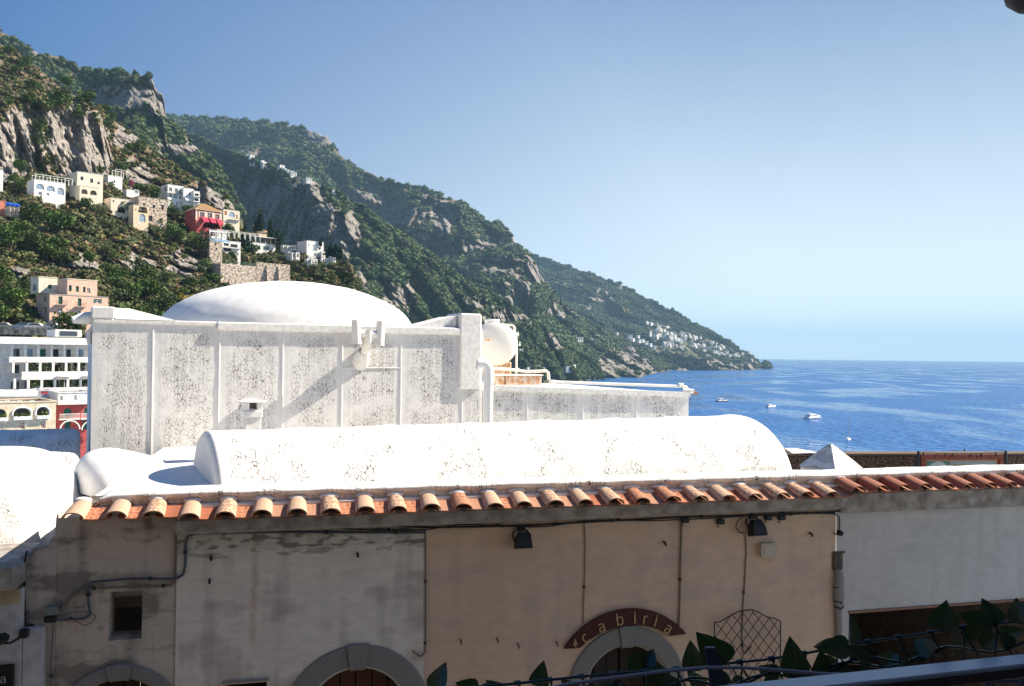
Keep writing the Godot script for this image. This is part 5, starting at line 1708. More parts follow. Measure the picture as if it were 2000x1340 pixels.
	# white terraces below it
	o = house({x0 = 409, x1 = 444, yt = 448, yb = 462, col = M.white, label = "white terrace house with vine pergola below the red villa", deep = 6.0, open = [["a", 412, 453, 420, 461]]})
	pergola(o, Vector3(1.5, 0.2, 0.5), Vector3(22.0, 0, 4.5), 2.6, M.white)
	o = house({x0 = 409, x1 = 434, yt = 471, yb = 506, col = M.stone_pale, side_col = M.stone, label = "tall stone house with solar panels on its roof edge", deep = 9.0, open = [["w", 419, 474, 423, 479], ["d", 413, 485, 415, 488], ["d", 421, 484, 424, 489]]})
	for k in 4:
		var mb := MB.new()
		mb.box(Vector3(1.0 + k * 2.2, 0, -1.2), Vector3(2.9 + k * 2.2, 0.08, 1.2), Transform3D(Basis(Vector3.RIGHT, 0.5), Vector3(0, on(o.transform, 409, 471).y + 0.9, -2.0)))
		part(o, "solar_panel", mb, M.pane_blue)
	house({x0 = 434, x1 = 470, yt = 470, yb = 492, col = M.white, label = "white house with two shaded loggias beside the stone house", deep = 8.0, loggia = true, open = [["d", 437, 475, 447, 480], ["d", 450, 477, 464, 483], ["d", 437, 485, 452, 490]], balcony = [[434, 468, 483.5]]})
	o = house({x0 = 488, x1 = 538, yt = 473, yb = 493, col = M.white, label = "long white villa with canopied upper terrace", deep = 11.0, big = true, open = [["w", 490, 479, 494, 486], ["s", 500, 479, 506, 486], ["s", 517, 481, 523, 488], ["b", 530, 484, 533, 490]]})
	var mb := MB.new()
	var W := on(o.transform, 538, 483).x; H = on(o.transform, 488, 473).y
	mb.box(Vector3(-0.8, H + 2.9, -9), Vector3(W + 1.0, H + 3.15, 1.4)); part(o, "canopy", mb, M.white)
	for k in 6:
		mb = MB.new(); mb.box(Vector3(W * k / 5.0 - 0.12, H + 0.163, 0.0), Vector3(W * k / 5.0 + 0.12, H + 2.9, 0.24)); part(o, "canopy_post", mb, M.white)
	mb = MB.new(); mb.box(Vector3(1, H - 0.3, -8), Vector3(W - 1, H + 2.85, -5)); part(o, "upper_room", mb, M.grey)
	house({x0 = 505, x1 = 524, yt = 452, yb = 470, d = -(eye.inverse() * o.position).z + 14.0, col = M.cream, label = "cream house with ochre roof behind the long white villa", deep = 14.0, th = 40, roof = "tile", roof_col = M.roof_ochre, pitch = 4.2})
	# stacked white arcades at the end of the spur
	house({x0 = 599, x1 = 632, yt = 470, yb = 488, col = M.white, side_col = M.white, label = "plain white block at the top of the arcaded terraces", deep = 9.0, open = [["d", 602, 476, 604, 480], ["d", 611, 478, 613, 482], ["d", 622, 483, 626, 488]]})
	var cells := [[553, 479, 559, 487], [561, 480, 567, 487], [569, 480, 574, 487], [576, 479, 582, 487], [584, 481, 588, 488], [590, 482, 594, 489], [563, 492, 568, 502], [570, 493, 576, 503], [578, 493, 585, 503], [600, 505, 606, 514], [608, 506, 613, 514], [614, 506, 620, 514], [603, 500, 609, 505], [610, 501, 617, 506], [628, 504, 635, 513], [637, 505, 642, 512], [645, 501, 650, 508], [651, 503, 656, 511], [618, 494, 626, 500], [628, 492, 636, 499]]
	cells.sort_custom(func(a, b): return a[0] < b[0])
	var nth := -1
	for e in cells:
		nth += 1
		house({called = "arcade_cell", category = "small building", group = "white arcade cells on the spur", label = "tiny white arched cell, %s from the left on the spur" % rank(nth), x0 = e[0], x1 = e[2], yt = e[1], yb = e[3], col = M.white, deep = 2.5, foot = -1.5, loggia = true, open = [["a", e[0] + 1.6, e[1] + 2.0, e[2] - 1.2, e[3] - 0.3]]})
	# retaining walls
	for e in [[549, 608, 487, 494, 35, "short stone terrace wall under the upper arcade cells", 2.0], [430, 500, 514, 553, 48, "high stone retaining wall left of the buttresses", 12.0], [500, 566, 512, 560, 42, "stone retaining wall with two sloping buttresses", 10.0]]:
		var dd := land_depth(A, e[0], e[3]) - 4.0
		var X := frame(pt(e[0], e[3], dd), e[4])
		o = thing("retaining_wall", e[5], "wall", X)
		mb = MB.new()
		mb.cbox(Vector3(0, -6, -e[6]), Vector3(on(X, e[1], e[3]).x, on(X, e[0], e[2]).y, 0), 0.1)
		part(o, "stonework", mb, M.stone_pale)
		if e[0] == 430:
			mb = MB.new(); var hh := on(X, e[0], e[2]).y
			for q in 3: mb.box(Vector3(0, hh + 0.3 * q + 0.3, -0.15), Vector3(15, hh + 0.3 * q + 0.35, -0.1))
			for q in 8: mb.box(Vector3(q * 2.1, hh + 0.003, -0.16), Vector3(q * 2.1 + 0.08, hh + 1.1, -0.08))
			part(o, "railing", mb, M.green)
		if e[0] == 500:
			for px in [522, 545]:
				mb = MB.new(); var a := on(X, px, 530); var hh := on(X, e[0], e[2]).y
				mb.slab(PackedVector2Array([Vector2(0, -6), Vector2(3.0, -6), Vector2(0.3, hh - 1), Vector2(0, hh - 1)]), -0.6, 0.6, Transform3D(Basis(Vector3.UP, -PI / 2), Vector3(a.x, 0, 0.003)))
				part(o, "buttress", mb, M.stone_pale)
	# left edge
	house({x0 = -14, x1 = 6, yt = 330, yb = 362, col = M.white, label = "white house cut by the left edge below the cliff", deep = 6.0, open = [["w", -4, 340, 0, 346]]})
	o = house({x0 = -20, x1 = 12, yt = 390, yb = 412, col = M.salmon, label = "salmon house at the left edge beside blue barrels", deep = 6.0, th = 40, open = [["w", 8, 395, 10, 398], ["w", 8, 403, 10, 406]]})
	for k in 3:
		var bp := pt(16 + k * 8.5, 399 + k * 1.2, -(eye.inverse() * o.position).z + 2.0 + k)
		var q := thing("blue_barrel", ["leftmost of three blue barrels beside the salmon house", "middle one of three blue barrels beside the salmon house", "rightmost of three blue barrels beside the salmon house"][k], "barrel", frame(bp - Vector3(0, 0.6, 0), 20.0), "blue barrels")
		mb = MB.new(); mb.tube([Vector3(-0.75, 0.6, 0), Vector3(-0.3, 0.6, 0), Vector3(0.3, 0.6, 0), Vector3(0.75, 0.6, 0)], [0.55, 0.62, 0.62, 0.55], 14); part(q, "drum", mb, M.blue)
		mb = MB.new(); mb.cbox(Vector3(-0.7, -3.5, -0.5), Vector3(0.7, -0.03, 0.5), 0.03); part(q, "stand", mb, M.stone_pale)
	# --- pink apartment house
	o = house({x0 = 96, x1 = 211, yt = 575, yb = 640, d = 185.0, th = 48, col = M.pink, label = "pink apartment house with green shutters and small balconies", category = "apartment house", deep = 8.0, big = true, trim = M.grey,
		open = [["g", 114, 579, 122, 594], ["g", 152, 583, 159, 598], ["s", 187, 584, 195, 592], ["w", 114, 602, 122, 618], ["w", 151, 606, 158, 621], ["r", 112, 629, 122, 640], ["r", 150, 628, 160, 641, 1]],
		side = [["w", 63, 577, 70, 590], ["w", 84, 577, 91, 590], ["w", 63, 600, 70, 614], ["w", 84, 600, 91, 614]], balcony = [[107, 129, 595], [145, 166, 599], [107, 129, 619], [145, 166, 622]]})
	house({into = o, x0 = 131, x1 = 190, yt = 545, yb = 580, d = 188.5, th = 48, col = M.pink, deep = 5.5, foot = 0.4, trim = M.ivory, big = true, open = [["g", 134, 557, 140, 569], ["g", 148, 559, 154, 570], ["g", 162, 560, 167, 571], ["d", 170, 563, 176, 573]]})
	house({into = o, x0 = 75, x1 = 112, yt = 541, yb = 576, d = 190.0, th = 48, col = M.ivory, deep = 5.0, foot = 0.4, big = true, open = [["g", 94, 556, 101, 564]], side = [["d", 63, 555, 70, 568]]})
	var inv := o.transform.affine_inverse()
	var pa := inv * pt(60, 541, 190.0)
	pergola(o, Vector3(pa.x + 0.5, pa.y + 0.2, pa.z - 2.5), Vector3(pa.x + 7.5, 0, pa.z), 0.9, M.wood)
	# --- road on a wall with parked cars
	var RXf := frame(pt(-70, 652, 160.0), 12.0)
	o = thing("road_viaduct", "grey road wall with posts passing below the pink house", "viaduct", RXf)
	var rl := on(RXf, 118, 645).x
	var ry := on(RXf, -70, 643).y
	mb = MB.new(); mb.box(Vector3(0, -0.0, -7), Vector3(rl, ry - 0.9, -1.2)); part(o, "wall", mb, M.stone)
	mb = MB.new(); mb.cbox(Vector3(-0.1, ry - 0.9, -7), Vector3(rl, ry - 0.003, 0.0), 0.05); part(o, "road_slab", mb, M.stone_pale)
	for k in int(rl / 1.1):
		mb = MB.new(); mb.box(Vector3(k * 1.1, -0.2, -0.5), Vector3(k * 1.1 + 0.2, ry - 0.905, -0.3)); part(o, "post", mb, M.grey)
	mb = MB.new(); mb.box(Vector3(-0.1, ry + 0.0, -0.3), Vector3(rl, ry + 0.5, -0.05)); part(o, "parapet", mb, M.stone_pale)
	for e in [[8, M.grey, "grey parked car farthest left on the road wall"], [50, M.pane_blue, "blue grey parked car in the middle of the road wall"], [72, M.white, "white parked car on the road wall"], [104, M.white, "white car just before the pink apartment house"]]:
		var a := on(RXf, e[0], 636, -2.2)
		car(RXf * Transform3D(Basis(Vector3.UP, 0.05), Vector3(a.x, ry, -2.2)), e[1], e[2])
	# --- white hotel
	var HX := frame(pt(14, 765, 129.0), 44.0)
	o = thing("white_hotel", "white terraced hotel with long balconies and climbing plants", "hotel", HX)
	var hw := on(HX, 215, 710).x
	var Y := func(py: float) -> float: return on(HX, 14, py).y
	mb = MB.new(); mb.box(Vector3(-2, -8, -12), Vector3(hw, Y.call(672), -2.6)); part(o, "core", mb, M.white)
	for e in [[658, 672, 1.0, -3.0, hw], [697, 708, 0.6, 0.0, hw], [726, 742, 1.6, 1.5, hw], [757, 763, 3.2, 3.0, hw]]:
		mb = MB.new(); mb.cbox(Vector3(e[3], Y.call(e[1]), -2.7), Vector3(e[4], Y.call(e[1]) + 0.3, e[2]), 0.03)
		var sl := part(o, "floor_slab", mb, M.white)
		mb = MB.new(); mb.cbox(Vector3(e[3], Y.call(e[1]) + 0.303, e[2] - 0.18), Vector3(e[4], Y.call(e[0]), e[2]), 0.03)
		part(sl, "parapet", mb, M.white)
	for fl in [[676, 697, -0.3, M.ivory], [708, 726, 0.6, M.white], [742, 757, 1.6, M.white]]:
		for k in 8:
			mb = MB.new(); var x := 0.6 + hw * k / 8.0
			mb.cbox(Vector3(x - 0.18, Y.call(fl[1]) - 0.2, fl[2] - 0.36), Vector3(x + 0.18, Y.call(fl[0]) + 0.2, fl[2]), 0.03); part(o, "pillar", mb, M.white)
			mb = MB.new(); mb.box(Vector3(x + 0.5, Y.call(fl[1]) - 0.3, -2.598), Vector3(x + 1.6, Y.call(fl[0]) - 0.4, -2.55)); part(o, "window", mb, [M.pane, M.pane_blue, M.green, M.dark][k % 4])
		if fl[0] > 700:
			for k in 6:
				var x := 2.5 + hw * k / 6.5
				scatter_leaves(o, "climbing_plant", Vector3(x, Y.call(fl[1]) + 0.2, fl[2] - 0.9), Vector3(x + 1.6, Y.call(fl[0]), fl[2] - 0.2), 120, Color(0.07, 0.10, 0.03), 0.35)
	mb = MB.new(); mb.cbox(Vector3(7.5, Y.call(655), -8), Vector3(11.5, Y.call(640), -3.5), 0.05); part(o, "roof_room", mb, M.white)
	mb = MB.new(); mb.box(Vector3(8.2, Y.call(653), -3.498), Vector3(10.8, Y.call(643), -3.4)); part(o, "roof_room_window", mb, M.pane)
	for k in 2:
		var up := HX * Vector3(on(HX, 117 + k * 50, 750).x, Y.call(763) + 0.3, 2.2)
		parasol(up, ["white parasol nearer the left on the hotel terrace", "white parasol on the hotel terrace next to the white wall"][k])
	# --- cream arcaded house and red house at the bottom left
	o = house({x0 = -45, x1 = 109, yt = 789, yb = 850, d = 104.0, th = 42, col = M.cream, label = "cream house with three white rimmed arches at lower left", deep = 8.0, big = true, loggia = true,
		open = [["a", -14, 799, 13, 816], ["a", 26, 797, 59, 813], ["a", 71, 795, 95, 811], ["o", 38, 824, 49, 838], ["o", 79, 822, 89, 836], ["w", -2, 828, 6, 838]]})
	for e in [[-14, 13, 816], [25, 61, 813.5], [70, 96, 811.5]]:
		mb = MB.new(); var a := on(o.transform, e[0], e[2]); var b := on(o.transform, e[1], e[2] + 6)
		mb.cbox(Vector3(a.x, b.y, 0.003), Vector3(b.x, a.y, 0.5), 0.03); var tr := part(o, "flower_trough", mb, M.white)
		scatter_leaves(o, "trough_plants", Vector3(a.x + 0.2, a.y, 0.1), Vector3(b.x - 0.2, a.y + 0.4, 0.5), 60, Color(0.07, 0.09, 0.025), 0.25)
	for e in [[26, 59, 797, 813], [71, 95, 795, 811]]:
		mb = MB.new()
		var a := on(o.transform, e[0], e[3]); var b := on(o.transform, e[1], e[2]); var r := (b.x - a.x) / 2; var rise := minf(r, (b.y - a.y) * 0.6)
		var arc := []
		for k in 17:
			var g := PI * k / 16.0
			arc.append(Vector3((a.x + b.x) / 2 - cos(g) * (r + 0.12), b.y - rise + sin(g) * (rise + 0.12), 0.03))
		arc.push_front(Vector3(a.x - 0.12, a.y, 0.03)); arc.append(Vector3(b.x + 0.12, a.y, 0.03))
		mb.tube(arc, 0.13, 6); part(o, "arch_rim", mb, M.white)
	for e in [[-8, 777, 1.0, 0.75, 0, "white roof tank at the left edge of the cream house"], [12, 777, 1.0, 0.75, 0, "white roof tank second from the left on the cream house"], [32, 777, 1.0, 0.75, 0, "white roof tank third from the left on the cream house"], [53, 777, 1.1, 0.8, 0, "large white roof tank next to the steel one"], [77, 776, 1.0, 0.42, 1, "horizontal steel tank on the cream house roof"]]:
		var tk := thing("roof_tank", e[5], "tank", frame(pt(e[0], e[1] + 6, 112.0 + (e[0] + 45) * 0.05), 42.0), "tanks on the cream house")
		mb = MB.new(); mb.tube([Vector3(-e[2], e[3], 0), Vector3(-e[2] * 0.9, e[3], 0), Vector3(e[2] * 0.9, e[3], 0), Vector3(e[2], e[3], 0)], [e[3] * 0.7, e[3], e[3], e[3] * 0.7], 16); part(tk, "shell", mb, M.steel if e[4] else M.pvc)
		mb = MB.new(); mb.cbox(Vector3(-e[2] * 0.7, -0.6, -0.4), Vector3(e[2] * 0.7, e[3] * 0.3, 0.4), 0.03); part(tk, "cradle", mb, M.grey)
	o = thing("steel_cylinder", "upright steel water heater behind the horizontal tank", "tank", frame(pt(75, 770, 118.0), 0.0))
	mb = MB.new(); mb.lathe([Vector2(0.001, -1.0), Vector2(0.3, -1.0), Vector2(0.3, 0.75), Vector2(0.2, 0.88), Vector2(0.001, 0.9)], 14); part(o, "shell", mb, M.steel)
	mb = MB.new(); mb.tube([Vector3(0, 0.88, 0), Vector3(0, 1.1, 0)], 0.06, 6); part(o, "outlet", mb, M.steel)
	for k in 7:
		o = thing("air_conditioner", "small white cooling unit, %s from the left on the cream house roof" % rank(k), "air conditioner", frame(pt(2 + k * 12.0, 788 - (k % 2), 108.0 + k * 0.9), 42.0), "cooling units on the cream house")
		mb = MB.new(); mb.cbox(Vector3(-0.3, -0.2, -0.15), Vector3(0.3, 0.3, 0.15), 0.02); part(o, "case", mb, M.white)
		mb = MB.new(); mb.lathe([Vector2(0.001, 0.012), Vector2(0.18, 0.012), Vector2(0.19, 0.0)], 12, Transform3D(Basis(Vector3.RIGHT, PI / 2), Vector3(0, 0.05, 0.152))); part(o, "fan", mb, M.grey)
	o = house({x0 = 110, x1 = 200, yt = 790, yb = 850, d = 115.5, th = 40, col = M.red, label = "red house with green doors and white balcony rails", deep = 8.0, big = true, loggia = true, roof = "flat",
		open = [["g", 124, 797, 140, 812, 1], ["g", 164, 795, 178, 811, 1], ["g", 126, 822, 138, 840], ["g", 162, 822, 176, 838]]})
	for e in [[113, 153, 818], [155, 195, 817]]:
		mb = MB.new(); var a := on(o.transform, e[0], e[2]); var b := on(o.transform, e[1], e[2])
		mb.cbox(Vector3(a.x, a.y - 0.15, 0.003), Vector3(b.x - 0.03, a.y, 1.0), 0.02); var bl := part(o, "balcony", mb, M.white)
		for k in 18:
			mb = MB.new(); var x := lerpf(a.x + 0.05, b.x - 0.1, k / 17.0); mb.box(Vector3(x - 0.02, a.y + 0.003, 0.92), Vector3(x + 0.02, a.y + 0.62, 0.96)); part(bl, "baluster", mb, M.white)
		mb = MB.new(); mb.box(Vector3(a.x, a.y + 0.623, 0.90), Vector3(b.x - 0.03, a.y + 0.70, 0.98)); part(bl, "rail", mb, M.white)
		var arc := []
		var c := on(o.transform, (e[0] + e[1]) / 2.0, 838)
		for k in 17:
			var g := PI * k / 16.0
			arc.append(Vector3(c.x - cos(g) * 1.22, c.y + sin(g) * 1.18, 0.9))
		mb = MB.new(); mb.tube(arc, 0.10, 6); part(o, "white_arch", mb, M.white)
	house({into = o, x0 = 113, x1 = 180, yt = 768, yb = 791, d = 114.5, th = 40, col = M.white, deep = 6.0, foot = 0.0, big = true, open = [["w", 117, 773, 123, 782], ["w", 145, 772, 150, 781]]})
	house({x0 = 80, x1 = 107, yt = 764, yb = 800, d = 121.0, th = 40, col = M.red, label = "plain red wall block behind the roof tanks", deep = 5.0, trim = M.white})
	# --- hamlets on the farther spurs
	var far_walls := [M.white, M.ivory, M.white, M.pink]
	var proto := thing("far_house", "tiny white house on the ridge of the middle spur", "house", Transform3D(), "houses on the middle spur")
	mb = MB.new(); mb.wall(-5, -6, 5, 6, [[-3.6, 2.5, -2.2, 4.6], [-0.7, 2.5, 0.7, 4.6], [2.2, 2.5, 3.6, 4.6], [-3.6, -1.5, -2.2, 1.0], [2.2, -1.5, 3.6, 1.0]], 0.4, 4.0)
	mb.quad(Vector3(-5, -6, -4), Vector3(-5, -6, 4), Vector3(-5, 6, 4), Vector3(-5, 6, -4)); mb.quad(Vector3(5, -6, 4), Vector3(5, -6, -4), Vector3(5, 6, -4), Vector3(5, 6, 4)); mb.quad(Vector3(5, -6, -4), Vector3(-5, -6, -4), Vector3(-5, 6, -4), Vector3(5, 6, -4)); mb.quad(Vector3(-5, 6, 4), Vector3(5, 6, 4), Vector3(5, 6, -4), Vector3(-5, 6, -4))
	part(proto, "wall", mb, M.white)
	mb = MB.new(); mb.box(Vector3(-3.7, -1.6, 3.5), Vector3(3.7, 4.7, 3.6)); part(proto, "window", mb, M.dark)
	mb = MB.new(); mb.box(Vector3(-5.3, 6.003, -4.3), Vector3(5.3, 6.5, 4.3)); part(proto, "roof", mb, M.white)
	var spots := [[484, 306, 0.7], [491, 308, 0.9], [495, 320, 1.1], [500, 322, 0.8], [512, 317, 0.6], [515, 322, 0.9], [518, 326, 1.1], [525, 329, 0.8], [549, 329, 1.0], [553, 334, 0.9], [560, 335, 0.7], [566, 341, 1.2], [572, 343, 1.1], [561, 350, 0.4], [594, 358, 0.5], [602, 354, 1.1], [652, 376, 0.8], [678, 389, 0.4], [850, 592, 1.1], [820, 600, 0.5], [857, 619, 0.5], [1014, 689, 1.1], [1012, 672, 0.7], [1030, 722, 0.8], [1048, 718, 1.0], [1058, 722, 0.8], [1108, 722, 1.1], [1118, 718, 1.0], [1070, 716, 0.6]]
	var used := false
	spots.sort_custom(func(a, b): return a[0] < b[0])
	nth = -1
	for e in spots:
		nth += 1
		var L: Dictionary = ridges[2]
		var d := land_depth(L, e[0], e[1]) - 3.0
		var x := Transform3D(Basis(Vector3.UP, rng.randf_range(0.5, 1.0)) * Basis.from_scale(Vector3(e[2], e[2] * 0.8, e[2]) * d / 1500.0), pt(e[0], e[1], d))
		var lab := "tiny white house, %s from the left on the middle spur" % rank(nth)
		if not used: proto.transform = x; used = true; proto.set_meta("label", lab)
		else: copy_of(proto, x, lab)
	var proto2 := copy_of(proto, Transform3D(), "tiny white house on the terraces of the high mountain's foot")
	proto2.set_meta("group", "houses at the foot of the high mountain")
	spots = [[1113, 640, 0.9], [1121, 649, 0.9], [1119, 668, 0.7], [1128, 668, 2.0], [1156, 669, 1.6], [1135, 655, 0.7], [1142, 659, 0.7], [1150, 658, 0.7], [1160, 661, 0.7], [1166, 657, 0.8], [1098, 631, 0.7], [1230, 658, 1.0], [1236, 664, 0.8], [1248, 667, 0.8], [1255, 666, 0.8], [1262, 670, 0.8], [1270, 674, 0.8], [1278, 678, 0.7], [1246, 658, 0.7], [1205, 652, 0.6], [1092, 615, 0.6]]
	used = false
	spots.sort_custom(func(a, b): return a[0] < b[0])
	nth = -1
	for e in spots:
		nth += 1
		var L: Dictionary = ridges[3]
		var d := land_depth(L, e[0], e[1]) - 5.0
		var x := Transform3D(Basis(Vector3.UP, rng.randf_range(0.4, 0.9)) * Basis.from_scale(Vector3(e[2], e[2] * 0.8, e[2]) * d / 1900.0), pt(e[0], e[1], d))
		var lab := "tiny white house, %s from the left at the high mountain's foot" % rank(nth)
		if not used: proto2.transform = x; used = true; proto2.set_meta("label", lab)
		else: copy_of(proto2, x, lab)
	# --- the white town on the headland
	var one := put(self, "headland_house", town_house(), M.white)
	tag(one, "one of the white houses of the far headland town", "house", "white town on the far headland")
	var tint := put(self, "headland_house", town_house(), M.ivory)
	tag(tint, "one of the cream houses of the far headland town", "house", "cream houses in the far headland town")
	var cl := noise(0.045, 3, 88)
	var n := 0; var tries := 0
	var first := [true, true]
	while n < 292 and tries < 9000:
		tries += 1
		var px := rng.randf_range(1262, 1470); var py := rng.randf_range(618, 705)
		var up := lerpf(626, 690, (px - 1262) / 208.0); var dn := lerpf(676, 704, clampf((px - 1300) / 140.0, 0, 1))
		if px < 1300: dn = lerpf(650, 690, (px - 1262) / 38.0)
		if py < up or py > dn: continue
		if cl.get_noise_2d(px, py * 2.2) < -0.2: continue
		var d := land_depth(ridges[4], px, py) - 25.0
		var sc := rng.randf_range(0.7, 1.45)
		var x := Transform3D(Basis(Vector3.UP, rng.randf_range(0.1, 1.1)) * Basis.from_scale(Vector3(sc * rng.randf_range(0.8, 1.6), sc * 0.85, sc)), pt(px, py, d))
		var which := 1 if rng.randf() < 0.14 else 0
		if first[which]: [one, tint][which].transform = x; first[which] = false
		else: copy_of([one, tint][which], x)
		n += 1
	for e in [[1345, 720, 2.2, "long pale hotel on the headland's shore"], [1360, 717, 1.3, "pale boathouse at the water below the headland town"], [1382, 697, 1.6, "lone white house below the headland town"]]:
		var d := land_depth(ridges[4], e[0], e[1]) - 8.0
		copy_of(one, Transform3D(Basis(Vector3.UP, 0.3) * Basis.from_scale(Vector3(e[2] * 1.6, e[2] * 0.5, e[2])), pt(e[0], e[1], d)), e[3]).remove_meta("group")
func town_house() -> ArrayMesh:
	var mb := MB.new()
	mb.wall(-5, -8, 5, 5, [[-3.5, 0.5, -1.8, 3.0], [1.8, 0.5, 3.5, 3.0], [-3.5, -4.5, -1.8, -2.0], [1.8, -4.5, 3.5, -2.0]], 1.0, 4.0)
	mb.box(Vector3(-5, -8, -4), Vector3(5, 5, 3.0))
	mb.box(Vector3(-2.5, 5.003, -3), Vector3(2.5, 7.5, 1))
	return mb.mesh()
func car(x: Transform3D, m: Material, label: String) -> void:
	var o := thing("parked_car", label, "car", x, "cars parked on the road wall")
	var mb := MB.new()
	mb.slab(PackedVector2Array([Vector2(-2.0, 0.3), Vector2(2.05, 0.3), Vector2(2.05, 0.7), Vector2(1.9, 0.85), Vector2(1.1, 0.95), Vector2(0.5, 1.42), Vector2(-0.9, 1.45), Vector2(-1.6, 1.0), Vector2(-2.0, 0.9)]), -0.82, 0.82)
	part(o, "body", mb, m)
	for s in [-1, 1]:
		mb = MB.new()
		mb.slab(PackedVector2Array([Vector2(-1.4, 0.98), Vector2(0.95, 0.98), Vector2(0.42, 1.36), Vector2(-0.85, 1.38)]), 0.822 * s, 0.835 * s) if s > 0 else mb.slab(PackedVector2Array([Vector2(-1.4, 0.98), Vector2(0.95, 0.98), Vector2(0.42, 1.36), Vector2(-0.85, 1.38)]), -0.835, -0.822)
		part(o, "side_window", mb, M.pane)
		for q in [-1.25, 1.3]:
			mb = MB.new(); mb.tube([Vector3(q, 0.31, 0.62 * s), Vector3(q, 0.31, 0.84 * s)], 0.31, 12); part(o, "wheel", mb, M.dark)
func parasol(at: Vector3, label: String) -> void:
	var o := thing("parasol", label, "parasol", Transform3D(Basis(), at), "parasols on the hotel terrace")
	var mb := MB.new(); mb.tube([Vector3.ZERO, Vector3(0, 2.2, 0)], 0.04, 6); part(o, "pole", mb, M.white)
	mb = MB.new(); mb.lathe([Vector2(1.25, 1.85), Vector2(0.6, 2.15), Vector2(0.001, 2.35)], 10); mb.lathe([Vector2(0.001, 2.3), Vector2(0.6, 2.1), Vector2(1.25, 1.83)], 10); part(o, "canopy", mb, M.white)

# ---------------------------------------------------------------- trees
# a crown of leaf-sized faces in clumps: lobes [centre, radius] filled near their skins
func crown_mesh(lobes: Array, n: int, size: float, c: Color, spread := 0.35) -> ArrayMesh:
	var mb := MB.new()
	mb.colored = true
	var total := 0.0
	for l in lobes: total += l[1] * l[1]
	for l in lobes:
		var k := int(n * l[1] * l[1] / total)
		var tone := rng.randf_range(0.75, 1.3)
		for j in k:
			var d := Vector3(rng.randfn(), rng.randfn(), rng.randfn()).normalized()
			var r: float = l[1] * (1.0 - absf(rng.randfn()) * spread * 0.6 + 0.08 * rng.randf())
			mb.col = c * tone * rng.randf_range(0.65, 1.45)
			mb.col.a = 1.0
			leaf_quad(mb, l[0] + d * Vector3(1, 0.85, 1) * maxf(r, 0.1), size * rng.randf_range(0.6, 1.4))
	return mb.mesh()
func tree_kind(called: String, label: String, h: float, w: float, c: Color, shape: String, n := 620) -> Node3D:
	var o := thing(called, label, "tree" if shape != "bush" else "shrub", Transform3D(), label.replace(" on the near hillside", "") + " group")
	var lobes := []
	var trunk := h * 0.35
	match shape:
		"round":
			for k in 13:
				var g := rng.randf_range(0, TAU); var q := rng.randf_range(0.2, 0.75) * w
				lobes.append([Vector3(cos(g) * q, h * rng.randf_range(0.45, 0.82), sin(g) * q), w * rng.randf_range(0.32, 0.55)])
		"olive":
			trunk = h * 0.4
			for k in 16:
				var g := rng.randf_range(0, TAU); var q := rng.randf_range(0.3, 0.95) * w
				lobes.append([Vector3(cos(g) * q, h * rng.randf_range(0.45, 0.9), sin(g) * q), w * rng.randf_range(0.22, 0.4)])
		"pine":
			trunk = h * 0.7
			for k in 9:
				var g := rng.randf_range(0, TAU); var q := rng.randf_range(0.2, 0.8) * w
				lobes.append([Vector3(cos(g) * q, h * rng.randf_range(0.68, 0.92), sin(g) * q), w * rng.randf_range(0.25, 0.4)])
		"cypress":
			trunk = h * 0.9
			for k in 16:
				var t := k / 15.0
				lobes.append([Vector3(rng.randf_range(-0.1, 0.1) * w, h * (0.08 + 0.9 * t), rng.randf_range(-0.1, 0.1) * w), w * (0.18 + 0.85 * pow(sin(PI * clampf(0.12 + 0.85 * (1.0 - t), 0, 1) * 0.55), 0.9)) * (1.0 - 0.75 * t * t)])
		"cone":
			trunk = h * 0.8
			for k in 12:
				var t := k / 11.0
				for j in 2:
					var g := rng.randf_range(0, TAU)
					lobes.append([Vector3(cos(g) * w * 0.45 * (1 - t), h * (0.15 + 0.8 * t), sin(g) * w * 0.45 * (1 - t)), w * (0.6 * (1.0 - t) + 0.12)])
		"bush":
			trunk = h * 0.15
			for k in 9:
				var g := rng.randf_range(0, TAU); var q := rng.randf_range(0.1, 0.8) * w
				lobes.append([Vector3(cos(g) * q, h * rng.randf_range(0.2, 0.65), sin(g) * q), w * rng.randf_range(0.25, 0.5)])
	var mb := MB.new()
	mb.tube([Vector3(0, -1.5, 0), Vector3(0.05 * w, trunk * 0.5, 0), Vector3(-0.04 * w, trunk, 0.03 * w)], [h * 0.045, h * 0.03, h * 0.018], 7)
	for k in mini(5, lobes.size()): mb.tube([Vector3(0, trunk * 0.75, 0), (lobes[k][0] + Vector3(0, trunk * 0.6, 0)) / 2.0, lobes[k][0]], [h * 0.018, h * 0.012, h * 0.005], 5, false)
	part(o, "trunk", mb, M.wood)
	part(o, "crown", ArrayMeshHolder(crown_mesh(lobes, n, h * 0.085, c)), M.leaf)
	return o
func ArrayMeshHolder(m: ArrayMesh) -> MB:
	var b := PreMade.new()
	b.made = m
	return b
class PreMade extends MB:
	var made: ArrayMesh
	func mesh() -> ArrayMesh: return made
